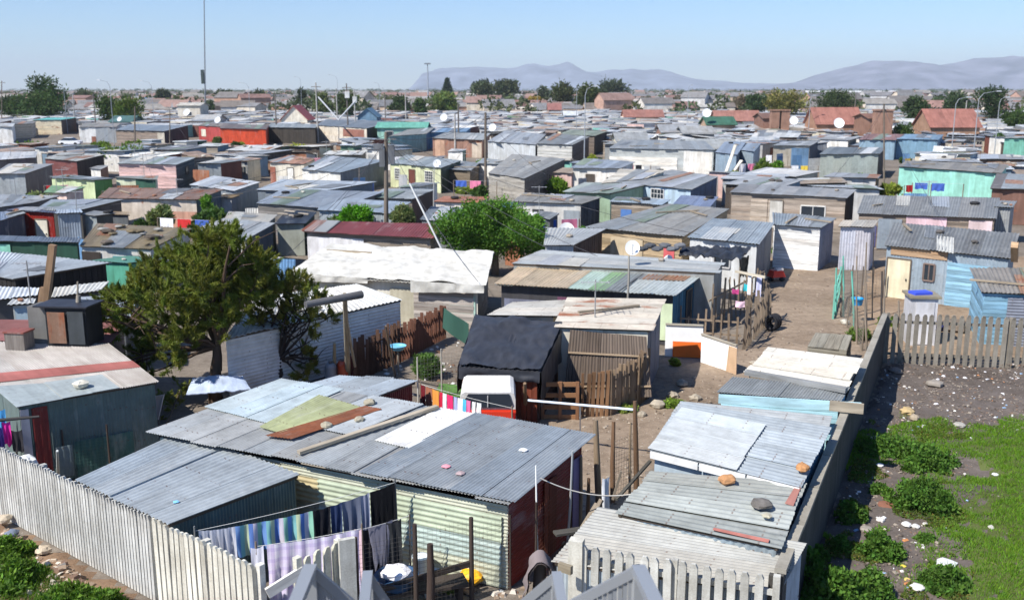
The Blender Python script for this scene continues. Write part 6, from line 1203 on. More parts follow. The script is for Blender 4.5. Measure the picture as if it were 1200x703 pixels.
MB().box((b0.x, b0.y, 14), (.9, .8, 4.5)).build('antenna_cluster', 'plain', o, c(60, 72, 70))
for k, (x, yb_, yt, d) in enumerate(((370, 147, 97, 190), (406, 140, 98, 200), (415, 138, 105, 220), (322, 150, 110, 200), (394, 138, 104, 240), (451, 140, 112, 240), (475, 140, 108, 260), (109, 138, 110, 230), (85, 140, 112, 260), (537, 150, 122, 170), (533, 160, 134, 150), (1003, 136, 112, 260), (1133, 140, 118, 260))):
    t = PD(x, yt, d); o = thing('wooden_pole', '', 'pole', (t.x, t.y, 0), 'poles standing among the far shacks'); MB().tube([(t.x, t.y, 0), t], [.17, .12], 7).build('shaft', 'wood', o, c(170, 168, 164) if k % 2 == 0 else c(110, 104, 100))
    if k in (0, 1, 2): MB().beam(t + Vector((-.9, 0, -.8)), t + Vector((.9, 0, -.8)), .16, .14).build('crossarm', 'wood', o, c(120, 116, 110))
    if k in (1, 2): MB().box(t + Vector((.1, -.2, -2.2)), (.9, .5, 1.3)).build('transformer_box', 'board', o, c(214, 216, 216))
    auto(o, ('pale' if k % 2 == 0 else 'dark') + ' thin pole', x, yt)
for x0, y0, x1, y1, d in ((373, 114, 397, 141, 189), (417, 118, 397, 140, 199)): tag(MB().tube([PD(x0, y0, d), PD(x1, y1, d - 2)], .14, 7).build('strut', 'gloss', None, c(190, 192, 194)), ('longer' if x0 < 400 else 'shorter') + ' slanting white strut between the paired poles', 'strut')
# portable toilets left
for k, (x, yb_, hx, lb, cl) in enumerate(((179, 182, 15, 'grey-blue sheet toilet cubicle behind the bushes', c(150, 166, 180)), (219, 184, 18, 'pale grey toilet cubicle right of the thin poles', c(206, 206, 200)), (234, 183, 12, 'dark green toilet cubicle joined to the pale one', c(40, 84, 70)))):
    p = P(x, yb_, 0); w_ = hx * p.y / F; o = thing('outdoor_toilet', lb, 'toilet', p); MB().box((p.x, p.y, 1.15), (w_, w_, 2.3), R(-25)).build('walls', 'metal', o, cl); MB().box((p.x, p.y, 2.34), (w_ * 1.15, w_ * 1.15, .1), R(-25)).build('roof', 'metal', o, c(190, 196, 200)); MB().box((p.x - .2, p.y - w_ * .52, 1.1), (w_ * .5, .06, 1.9), R(-25)).build('door', 'board', o, tuple(v * .85 for v in cl))
# parked white car
p = P(83, 171, 0); o = thing('parked_car', 'small white car parked between the rust stained house and twin hut', 'car', p); m = MB(); cw = 3.6
def carsec(x, z1, z2, w1, w2): return [Vector((p.x + x, p.y + s * w_, z)) for s, w_, z in ((-1, w1, z1), (-1, w2, z2), (1, w2, z2), (1, w1, z1))]
loft(m, [carsec(-1.9, .4, .8, .75, .7), carsec(-1.7, .35, .95, .8, .78), carsec(1.6, .35, .95, .8, .78), carsec(1.95, .4, .75, .75, .7)]); m.build('body', 'gloss', o, c(230, 232, 234))
m = MB(); loft(m, [carsec(-1.5, .95, 1.0, .74, .72), carsec(-.9, .95, 1.4, .74, .62), carsec(.5, .95, 1.42, .74, .62), carsec(1.1, .95, 1.0, .74, .72)]); m.build('windows', 'glass', o, c(40, 50, 58)); MB().box((p.x - .2, p.y, 1.44), (1.4, 1.2, .05)).build('roof', 'gloss', o, c(232, 234, 236))
for xx in (-1.2, 1.2): 
    for s in (-1, 1): MB().tube([(p.x + xx, p.y + s * .68, .32), (p.x + xx, p.y + s * .84, .32)], .32, 12).build('wheel', 'plain', o, c(34, 34, 36))
# ================================================================ MID BUSHES
for a in (('pale broad bush between the toilets and the maroon shed', 143, 200, 50, 32, c(98, 124, 62), 11), ('low weeds in front of the rust stained house', 30, 180, 50, 8, c(96, 126, 50), 12), ('bright weeds right of the rust stained house', 118, 176, 30, 7, c(110, 136, 50), 13), ('green weeds in front of the grey-brown plank house', 160, 177, 36, 10, c(104, 132, 50), 14),
          ('yellow-green weeds under the open fronted shed', 345, 182, 50, 9, c(150, 162, 60), 15), ('green shrub at the corner of the grey plank house', 654, 228, 34, 20, c(104, 140, 46), 16), ('dark green shrub between the grey plank house and dark house', 670, 212, 18, 16, c(66, 96, 46), 17), ('yellow-green creeper on the fence right of the weathered plank side', 694, 206, 14, 26, c(140, 152, 56), 18),
          ('tall green creeper right of the turquoise flag', 893, 225, 26, 44, c(92, 116, 48), 19), ('dark shrub below the leaning pale planks', 858, 232, 30, 26, c(66, 100, 44), 20), ('green shrub in front of the weathered timber house', 876, 236, 26, 22, c(80, 110, 48), 21), ('leafy shrub beside the hanging coloured clothes', 1006, 222, 14, 18, c(84, 116, 50), 22), ('shrub right of the cream house yard', 440, 184, 24, 10, c(80, 100, 56), 23),
          ('small dark tree sprouting over the grey felt roof', 1145, 318, 60, 46, c(76, 84, 56), 24), ('weeds at the white shed corner', 952, 312, 14, 8, c(92, 124, 50), 25), ('weeds on the left of the white shed', 909, 300, 10, 10, c(84, 120, 48), 26), ('green strip of weeds by the yard poles', 1005, 398, 36, 12, c(92, 120, 50), 27), ('grass hump before the cream door', 1045, 382, 40, 8, c(110, 136, 60), 28), ('weeds in front of the pale green house side', 545, 227, 30, 8, c(130, 150, 70), 29), ('dark creeper beside the small turquoise hut', 1166, 180, 16, 22, c(60, 88, 44), 30), ('weeds by the orange board', 790, 428, 14, 8, c(120, 140, 60), 31), ('weeds in the gap below the cream shed', 790, 478, 34, 9, c(120, 150, 60), 32), ('dry weeds by the round brown pole', 735, 482, 34, 7, c(140, 160, 80), 33), ('yellowish weeds beside the yellow plastic bag', 525, 690, 44, 12, c(120, 136, 62), 34)):
    lb, x, y, w_, h_, cl, sd = a; dd = P(x, y, 0).y
    bush(lb, x, y, w_, h_, cl, leaf=max(.05, dd * .0016), n=9 if sd != 24 else 7, seed=sd, dens=1.3 if sd != 24 else .5, name='bush' if 'weeds' not in lb else 'weeds')
# rubble along the path edge
rr = random.Random(11)
for k, (x, y, s, lb) in enumerate(((799, 452, .35, 'largest pale boulder beside the path'), (788, 466, .32, 'cracked grey boulder below the largest one'), (815, 470, .34, 'smooth pale boulder near the blue boarded shack'), (825, 478, .2, 'small boulder near the blue boarded shack'), (770, 478, .4, 'broken concrete slab by the cream shed'), (752, 488, .25, 'grey lump beside the stake fence'), (812, 380, .2, 'stone under the teal wall'), (883, 428, .25, 'pale block at the corner of the tumbledown fence'))):
    rock(lb, P(x, y, 0), s * .62, c(168, 158, 142), 'boulder', 'boulder', 'broken boulders beside the path', flat=.6)
rr = random.Random(77)
for o in [o for o in ALL if o.get('category') == 'shack']:
    rf = [ch for ch in o.children if ch.name.startswith('roof') and not ch.name.startswith('roof_')]
    if not rf or o['_d'] < 33 or o['_d'] > 130: continue
    f = FOOT[[x for x in ALL if x.get('category') == 'shack'].index(o)]; zz = PROTZ[[x for x in ALL if x.get('category') == 'shack'].index(o)]
    for t in range(rr.choice((0, 1, 2, 2, 3))):
        u, v = rr.uniform(.12, .88), rr.uniform(.15, .85); q = [Vector((f[k][0], f[k][1], zz[k])) for k in range(4)]; p = bil(*q, u, v) + Vector((0, 0, .02)); st = rr.random()
        if st < .4: s = rock('', p, rr.uniform(.1, .22), rr.choice([c(160, 150, 138), c(96, 92, 90), c(190, 186, 176), c(150, 110, 90)]), flat=.5); nm = rr.choice(('pale', 'rough', 'square', 'brown')) + ' stone'
        elif st < .75: a_ = rr.uniform(0, 3.1); e = Vector((math.cos(a_), math.sin(a_), 0)) * rr.uniform(.6, 1.6); s = tag(MB().beam(p - e + Vector((0, 0, .08)), p + e + Vector((0, 0, .08)), .12, .07).build('plank', 'wood', None, c(150, 138, 120), loc=p), 'x', 'plank', 'loose timber on the roofs'); nm = rr.choice(('loose', 'warped', 'bleached')) + ' plank'
        elif st < .8: s = tag(MB().lathe(p, [(.2, 0), (.31, .03), (.31, .15), (.2, .18), (.18, .1)], 14).build('tyre', 'plain', None, c(40, 40, 42), loc=p), 'x', 'tyre', 'tyres on the roofs'); nm = 'old tyre'
        else:
            s = thing('aerial', 'x', 'aerial', p, 'television aerials on the roofs'); hh = rr.uniform(1.2, 2.2); MB().tube([p, p + Vector((0, 0, hh))], .025, 6).build('mast', 'gloss', s, c(150, 150, 148)); m = MB(); tp = p + Vector((0, 0, hh - .1)); m.beam(tp - Vector((.5, 0, 0)), tp + Vector((.5, 0, 0)), .025, .025)
            for k in range(5): x = -.45 + k * .22; m.beam(tp + Vector((x, -.25, 0)), tp + Vector((x, .25, 0)), .015, .015)
            m.build('rods', 'gloss', s, c(170, 170, 170)); nm = 'aerial'
        auto(s, nm + ' on a roof', *proj(p)[:2])
# ================================================================ RUBBISH, GRASS AND WEEDS OF THE RIGHT FIELD
def fieldpt(px, py): return P(px, py, .08)
def blades(name, label, pts_fn, n, h, w_, col, seed, cat='grass'):
    R2 = np.random.default_rng(seed); pts = pts_fn(R2, n); n = len(pts)
    a = R2.uniform(0, 6.283, n); hh = h * R2.uniform(.5, 1.4, n); ln = R2.normal(size=(n, 2)) * h * .45
    dx = np.stack([np.cos(a), np.sin(a)], 1) * w_ * .5
    b0 = np.concatenate([pts[:, :2] - dx, pts[:, 2:3]], 1); b1 = np.concatenate([pts[:, :2] + dx, pts[:, 2:3]], 1); tp = np.concatenate([pts[:, :2] + ln, pts[:, 2:3] + hh[:, None]], 1)
    v = np.stack([b0, b1, tp], 1).reshape(-1, 3); org = v.mean(0); me = bpy.data.meshes.new(name)
    me.vertices.add(3 * n); me.vertices.foreach_set('co', (v - org).astype(np.float32).ravel()); me.loops.add(3 * n); me.loops.foreach_set('vertex_index', np.arange(3 * n, dtype=np.int32))
    me.polygons.add(n); me.polygons.foreach_set('loop_start', np.arange(0, 3 * n, 3, dtype=np.int32)); me.polygons.foreach_set('loop_total', np.full(n, 3, dtype=np.int32))
    ca = me.color_attributes.new('tone', 'FLOAT_COLOR', 'CORNER'); cc = np.ones((n, 4), dtype=np.float32); t = R2.uniform(.7, 1.3, n); g = R2.uniform(-.1, .35, n); cc[:, 0] = t * (1 + g); cc[:, 1] = t; cc[:, 2] = t * .8
    ca.data.foreach_set('color', np.repeat(cc, 3, axis=0).ravel()); me.update(calc_edges=True); me.materials.append(mk('leaf'))
    o = bpy.data.objects.new(name, me); COL.objects.link(o); o.location = org; o.color = (*col, 1); return stuff(o, label, cat)
def pxy(x, y):
    # vectorised proj of ground points
    dep = y * CP + H * SP; up = y * SP - H * CP; return 600 + F * x / dep, 351.5 - F * up / dep
def hgt(x, y, z, amp, sc=.8): return z + amp * (noise.noise(Vector((x * sc, y * sc, 0))) + .4 * noise.noise(Vector((x * 3.1, y * 3.1, 4))) + .6)
def grassfield(R2, n):
    out = []
    x = R2.uniform(5, 19, n * 3); y = R2.uniform(13.5, 30, n * 3); px, py = pxy(x, y)
    for i in range(len(x)):
        if px[i] > 1230 or py[i] > 725 or len(out) >= n: continue
        nz = noise.noise(Vector((x[i] * .5, y[i] * .5, 9))) + .5 * noise.noise(Vector((x[i] * 1.7, y[i] * 1.7, 3)))
        edge = 1095 + (620 - py[i]) * .15 + nz * 90
        dens = min(1, max(0, (px[i] - edge) / 45)) if py[i] > 500 + nz * 25 else 0
        if py[i] > 505 and px[i] < 1110 and nz > .28 and py[i] < 640: dens = max(dens, .55)
        if 495 < py[i] < 548 and px[i] < 1110 and nz > -.25: dens = max(dens, .8)
        if nz < -.42: dens *= .25
        if R2.random() < dens: out.append((x[i], y[i], hgt(x[i], y[i], .02, .12) - .01))
    return np.array(out)
blades('grass', 'bright green grass spreading over the right of the field', grassfield, 130000, .08, .028, c(96, 138, 42), 1)
def vergept(R2, n):
    out = []; x = R2.uniform(-13.5, -4, n * 4); y = R2.uniform(14, 24, n * 4); px, py = pxy(x, y)
    for i in range(len(x)):
        if px[i] < -10 or py[i] > 720 or py[i] < 600 or len(out) >= n: continue
        lim = 612 + px[i] * .72 + 22; nz = noise.noise(Vector((x[i] * .9, y[i] * .9, 2)))
        if py[i] > lim + nz * 24 and nz > -.2: out.append((x[i], y[i], hgt(x[i], y[i], .02, .14)))
    return np.array(out)
blades('verge_grass', 'dark green grass on the verge outside the left fence', vergept, 26000, .13, .02, c(84, 116, 42), 2)
R9 = np.random.default_rng(19); cs, ts = [], []
while len(cs) < 14000:
    x, y = R9.uniform(5, 16), R9.uniform(14.5, 29); px, py = pxy(x, y)
    if px > 1140 or py > 720 or py < 500 or x < 4.75 + (y - 15.5) * .47: continue
    nz = noise.noise(Vector((x * .75, y * .75, 33))) + .6 * noise.noise(Vector((x * 2.3, y * 2.3, 5)))
    near_f = max(0, 1 - (x - (4.7 + (y - 15.5) * .464)) / 1.3)
    if nz + near_f * .5 < .28: continue
    cs.append((x, y, hgt(x, y, .02, .12) + R9.uniform(0, .1) * min(1, nz + near_f))); t = R9.uniform(.55, 1.3); g = R9.uniform(-.1, .5) if R9.random() < .85 else .9; ts.append((t * (1 + g), t * (1 if g < .8 else .9), t * .85))
o = leafmesh('low_weeds', np.array(cs), .035, np.array(ts), None, c(84, 110, 50), 1.3, None, 'leaf', (10, 20, 0)); stuff(o, 'ragged low weeds creeping between stones and rubbish', 'weeds')
# countless litter and pebbles: one mass
def litter(name, label, region, n, seed, smin, smax, cols, cat='litter', z=.02, amp=.12, mat='plain'):
    r2 = random.Random(seed); m = MB(); k = 0; t = 0
    while k < n and t < n * 40:
        t += 1; x, y = region(r2)
        if x is None: continue
        s = r2.uniform(smin, smax) * (1 if r2.random() < .85 else 1.8); cl = r2.choice(cols); rz = r2.random() * 3.14; zz = hgt(x, y, z, amp)
        m.box((x, y, zz + s * .15), (s, s * r2.uniform(.4, 1), s * r2.uniform(.15, .5)), rz, cl, rx=r2.uniform(-.5, .5), top=r2.uniform(.4, 1)); k += 1
    return stuff(m.build(name, mat), label, cat)
def regf(r2):
    x = r2.uniform(4.8, 19); y = r2.uniform(14, 35); px, py = pxy(x, y)
    fx = 4.7 + (y - 15.5) / 19.6 * 9.1
    if x < fx + .1 or px > 1220 or py > 720: return None, None
    nz = noise.noise(Vector((x * .5, y * .5, 9)))
    if px > 1110 + nz * 60 and py > 510: 
        if r2.random() > .04: return None, None
    if noise.noise(Vector((x * .9, y * .9, 21))) < -.1 and r2.random() < .8: return None, None
    return x, y
litter('rubble', 'stones and clods scattered over the bare part of the field', regf, 3600, 4, .02, .07, [c(110, 98, 88), c(128, 116, 104), c(90, 80, 72), c(150, 140, 128), c(124, 102, 86)], 'rubble')
litter('litter', 'scraps of paper, plastic and glass strewn over the field', regf, 230, 5, .03, .09, [c(235, 235, 235), c(222, 222, 226), c(240, 238, 230), c(226, 226, 224), c(150, 180, 210), c(206, 140, 90), c(200, 196, 186), c(232, 232, 236), c(214, 208, 200), c(190, 170, 160)])
def regp(r2):
    px, py = r2.uniform(640, 1010), r2.uniform(300, 640); p = P(px, py)
    return (p.x, p.y) if inpoly((p.x, p.y), pathpoly) else (None, None)
litter('path_rubble', 'small stones scattered on the dirt path', regp, 800, 6, .03, .08, [c(138, 124, 108), c(156, 142, 126), c(116, 102, 88), c(170, 158, 142)], 'rubble', 0, .05)
def regv(r2):
    px, py = r2.uniform(0, 130), r2.uniform(610, 703); p = P(px, py)
    return (p.x, p.y) if py > 612 + px * .72 else (None, None)
litter('verge_rubble', 'stones and broken concrete along the foot of the left fence', regv, 420, 8, .04, .12, [c(150, 130, 110), c(190, 172, 150), c(120, 96, 80), c(206, 196, 182)], 'rubble', .02, .14)
def regy(r2):
    px, py = r2.uniform(420, 620), r2.uniform(395, 480) if r2.random() < .6 else r2.uniform(650, 700); p = P(px, py); return p.x, p.y
litter('yard_litter', 'bits of wood and rubbish lying in the yards', regy, 420, 9, .04, .16, [c(150, 130, 110), c(200, 190, 176), c(110, 96, 84), c(120, 90, 70), c(210, 210, 205)], 'litter', -.02, .02)
for lb, x, y, s, cl, fl in (('curled tan foam roll on the bare field', 1063, 486, .3, c(200, 176, 130), .6), ('pale round stone beside the curled foam', 1071, 492, .2, c(176, 162, 140), .7), ('flat white sheet of plastic lying near the grass', 1108, 661, .3, c(232, 232, 234), .15), ('torn white bag below the green clumps', 1075, 690, .2, c(230, 226, 220), .4), ('grey white crumpled sack at the grass edge', 1124, 500, .25, c(180, 176, 166), .4), ('crumpled white plastic by the concrete fence', 1026, 517, .2, c(226, 222, 208), .5),
    ('small orange scrap in the middle of the field', 1129, 471, .09, c(226, 110, 60), .5), ('heap of broken grey concrete under the far fence', 1095, 452, .4, c(160, 152, 142), .4), ('pale heap of ash near the far fence corner', 1050, 437, .35, c(130, 120, 112), .4), ('white bundle of paper in the weeds', 1062, 616, .16, c(232, 230, 226), .5), ('twisted white wrapper right of the paper bundle', 1073, 618, .14, c(226, 224, 220), .4), ('white scrap high on the field near the fence', 1031, 546, .14, c(235, 235, 232), .4), ('white rag among stones in the lower field', 1031, 611, .15, c(220, 216, 210), .5), ('white wrapper on the grass to the right', 1166, 557, .12, c(236, 236, 236), .4), ('red brown tile fragment in the field', 1038, 592, .3, c(150, 104, 84), .15), ('grey stone at the foot of the fence', 1014, 622, .2, c(168, 160, 150), .4), ('yellow wrapper in the lower field', 1058, 664, .09, c(226, 206, 80), .4), ('peach coloured brick fragment below the weeds', 1063, 680, .1, c(236, 206, 120), .4)):
    rock(lb, P(x, y, .08), s * .75, tuple(v * .85 for v in cl), 'debris', 'debris', 'larger rubbish on the field', 'plain', fl)
for k, (x, y, w_, h_, lb) in enumerate(((1080, 596, 66, 42, 'largest leafy weed clump in the middle of the field'), (998, 614, 34, 40, 'dark leafy clump against the concrete fence'), (1030, 655, 50, 34, 'rounded leafy clump below the reddish tile'), (940, 690, 44, 62, 'tall mallow weeds climbing the concrete fence'), (975, 712, 60, 56, 'broad leafy weed mass at the bottom of the fence'), (1015, 705, 64, 40, 'low leafy weeds at the bottom of the field'), (983, 652, 24, 28, 'small clump against the shaded fence foot'), (1105, 690, 50, 26, 'dark low weed right of the torn white bag'), (1032, 580, 28, 12, 'small weed tuft above the dark clump'), (1003, 562, 12, 10, 'tiny tuft at the fence foot'), (1080, 545, 66, 22, 'loose weeds at the top of the field'), (1040, 532, 60, 20, 'low weeds by the fence near the white plastic'), (960, 660, 20, 30, 'narrow weed beside the tall mallow weeds'), (1085, 637, 24, 10, 'faint tuft right of the rounded clump'))):
    bush(lb, x, y, w_, h_, c(78, 116, 44), 'weed_clump', 'weeds', leaf=.06, group='leafy weed clumps of the field', n=44 if w_ > 40 else 22, seed=40 + k, dens=.9, elong=.85, spread=1)
for k, (x, y, w_, h_, lb) in enumerate(((22, 690, 60, 34, 'dark mossy hump of grass at the lower left corner'), (10, 655, 50, 26, 'grass hump beside the left fence foot'), (75, 712, 60, 24, 'leafy green weed at the bottom of the left fence'), (120, 712, 40, 22, 'seeding weeds under the white palisade'))):
    bush(lb, x, y, w_, h_, c(88, 124, 44), 'weed_clump', 'weeds', leaf=.05, group='weeds outside the left fence', n=30, seed=70 + k, dens=1.0, elong=1.2, spread=1)
for k, (x, y, s, cl, lb) in enumerate(((52, 648, .28, c(206, 190, 168), 'pale boulder outside the left fence'), (14, 628, .25, c(110, 120, 138), 'slate blue stone outside the left fence'), (56, 662, .12, c(64, 70, 88), 'small dark blue bottle by the left fence'), (36, 684, .2, c(196, 180, 160), 'rounded tan stone on the verge'), (5, 612, .3, c(190, 176, 156), 'tan stone at the very left of the fence foot'))):
    rock(lb, P(x, y, .1), s * .6, cl, 'boulder', 'boulder', 'stones along the left verge', flat=.6)
# coloured clothes in the mid yard right
for lb, x0, x1, y, cl in (('white shirt on the line by the grey-green shack', 1008, 1013, 207, c(232, 230, 228)), ('pink shirt beside the white shirt by the grey-green shack', 1018, 1022, 206, c(224, 170, 176)), ('blue cloth below the pink shirt by the grey-green shack', 1019, 1023, 218, c(60, 80, 190))):
    cloth(lb, P(x0, y, 1.8), P(x1, y, 1.8), .9, cl, amp=.04, nf=1)
# ================================================================ FAR TREES
FT = [('tall two-lobed dark tree at the far left', 53, 87, 300, 36, c(60, 84, 46), 'broad'), ('dark bushy base of the two-lobed tree', 48, 108, 290, 52, c(64, 88, 46), 'broad'), ('low dark tree at the left edge', 14, 112, 300, 34, c(58, 80, 42), 'broad'), ('broad dark trees left of the thin mast, back', 128, 111, 250, 36, c(62, 84, 42), 'broad'), ('broad bright tree left of the thin mast, front', 148, 114, 240, 34, c(84, 104, 44), 'broad'),
  ('conical Norfolk pine left of the gum trees', 524, 90, 600, 13, c(56, 76, 58), 'pine'), ('light green tree below the pine', 521, 108, 360, 26, c(104, 124, 66), 'broad'), ('dark round tree left of the light green tree', 493, 116, 330, 14, c(64, 88, 46), 'broad'), ('dark wide tree between the paired poles and the pine', 467, 114, 360, 20, c(66, 88, 50), 'broad'),
  ('grey-green tree behind the paired poles', 405, 108, 300, 24, c(78, 96, 60), 'broad'), ('pale tree left of the paired poles', 378, 108, 330, 20, c(92, 106, 66), 'broad'), ('dark conifer by the red gabled hall', 352, 104, 380, 12, c(60, 72, 54), 'broad'),
  ('leftmost gum tree of the flat-topped pair', 567, 95, 520, 24, c(74, 86, 62), 'flat'), ('right gum tree of the flat-topped pair', 593, 94, 540, 26, c(70, 82, 60), 'flat'), ('small gum tree left of the big gum group', 636, 102, 560, 16, c(72, 84, 62), 'broad'), ('tall gum tree in the big gum group', 658, 96, 420, 26, c(72, 82, 52), 'broad'), ('gum tree right of the curved white lamp', 690, 96, 380, 30, c(70, 84, 46), 'broad'), ('umbrella shaped gum tree', 719, 95, 560, 34, c(62, 76, 56), 'flat'),
  ('bare greyish tree beyond the green sheeted roof', 798, 113, 420, 18, c(110, 104, 96), 'broad'), ('dark tree beside the bare greyish one', 810, 112, 420, 14, c(64, 80, 56), 'broad'), ('yellowing tree left of the big gum group', 626, 114, 420, 16, c(150, 132, 60), 'broad'), ('dark tree left of the olive tree', 889, 110, 330, 24, c(64, 86, 52), 'broad'), ('wide pale olive tree above the red tiled roofs', 922, 107, 300, 46, c(118, 118, 66), 'broad'), ('bare brown tree behind the brick pillars', 868, 112, 380, 24, c(120, 112, 98), 'broad'), ('round dark green tree behind the left red tiled roof', 983, 106, 330, 38, c(66, 84, 48), 'broad'), ('dark palm-like tree between the red tiled roofs', 1077, 113, 250, 26, c(58, 78, 46), 'broad'), ('dark green tree behind the curved lamps', 1124, 108, 330, 32, c(60, 80, 48), 'broad'), ('tallest dark tree at the curved lamps', 1166, 101, 250, 32, c(54, 76, 46), 'broad'), ('green hedge tree at the right edge', 1192, 128, 220, 26, c(66, 92, 44), 'broad'), ('low green tree below the palm-like tree', 1056, 146, 170, 26, c(66, 92, 46), 'broad'), ('dark tree at the left of the thin mast', 190, 105, 500, 14, c(74, 84, 64), 'broad'), ('dark tree right of the thin mast', 262, 106, 480, 20, c(76, 86, 66), 'broad'), ('small tree right of the red gabled hall', 303, 106, 480, 16, c(76, 86, 66), 'broad'), ('dark tree at the far left behind the two-lobed tree', 98, 105, 520, 20, c(76, 86, 66), 'broad')]
for k, (lb, x, yt, d, w_, cl, kd) in enumerate(FT): fartree(lb, x, yt, d, w_, cl, kd, seed=k + 100, name='gum_tree' if 'gum' in lb else 'tree', low=.3, nb=10)
# ================================================================ FAR BUILDINGS
def house(label, px, ybase, w_px, hw, rh, wall, roofc, depth=8, d=None, gable='u', name='brick_house', cat='house', rust=0, group='houses beyond the shacks'):
    b0 = PD(px, ybase, d) if d else P(px, ybase, 0); b0.z = 0; w_ = w_px * b0.y / F; x0, x1 = b0.x - w_ / 2, b0.x + w_ / 2; y0, y1 = b0.y, b0.y + depth
    o = thing(name, label, cat, b0, group); m = MB()
    if gable == 'u':
        m.raw([(x0, y0, 0), (x1, y0, 0), (x1, y1, 0), (x0, y1, 0), (x0, y0, hw), (x1, y0, hw), (x1, y1, hw), (x0, y1, hw), (x0, (y0 + y1) / 2, hw + rh), (x1, (y0 + y1) / 2, hw + rh)], [(0, 1, 5, 4), (1, 2, 6, 9, 5), (2, 3, 7, 6), (3, 0, 4, 8, 7)])
        r = MB(); e = .4; A, B = Vector((x0 - e, y0 - e, hw - .15)), Vector((x1 + e, y0 - e, hw - .15)); C, D = Vector((x1 + e, (y0 + y1) / 2, hw + rh)), Vector((x0 - e, (y0 + y1) / 2, hw + rh)); E, G_ = Vector((x1 + e, y1 + e, hw - .15)), Vector((x0 - e, y1 + e, hw - .15))
        r.panel(A, B, C, D, w=1.2, thick=.1, lenj=0, tonej=.06); r.panel(D, C, E, G_, w=1.2, thick=.1, lenj=0, tonej=.06)
    else:
        xm = (x0 + x1) / 2
        m.raw([(x0, y0, 0), (x1, y0, 0), (x1, y1, 0), (x0, y1, 0), (x0, y0, hw), (x1, y0, hw), (x1, y1, hw), (x0, y1, hw), (xm, y0, hw + rh), (xm, y1, hw + rh)], [(0, 1, 5, 8, 4), (1, 2, 6, 5), (2, 3, 7, 9, 6), (3, 0, 4, 7)])
        r = MB(); e = .4; r.panel((x0 - e, y0 - e, hw - .15), (xm, y0 - e, hw + rh), (xm, y1 + e, hw + rh), (x0 - e, y1 + e, hw - .15), w=3, thick=.1, lenj=0); r.panel((xm, y0 - e, hw + rh), (x1 + e, y0 - e, hw - .15), (x1 + e, y1 + e, hw - .15), (xm, y1 + e, hw + rh), w=3, thick=.1, lenj=0)
    wl = m.build('wall', 'board', o, wall); rf = r.build('roof', 'metal' if rust else 'board', o, roofc, rust)
    n = max(1, int(w_ / 4.5))
    for k in range(n):
        xx = x0 + w_ * (k + .5) / n; f = MB().box((xx, y0 - .05, hw * .55), (1.5, .12, 1.2)).build('window', 'board', o, c(226, 224, 220)); MB().box((xx, y0 - .12, hw * .55), (1.3, .04, 1.0)).build('pane', 'glass', f, c(54, 60, 68))
    return o
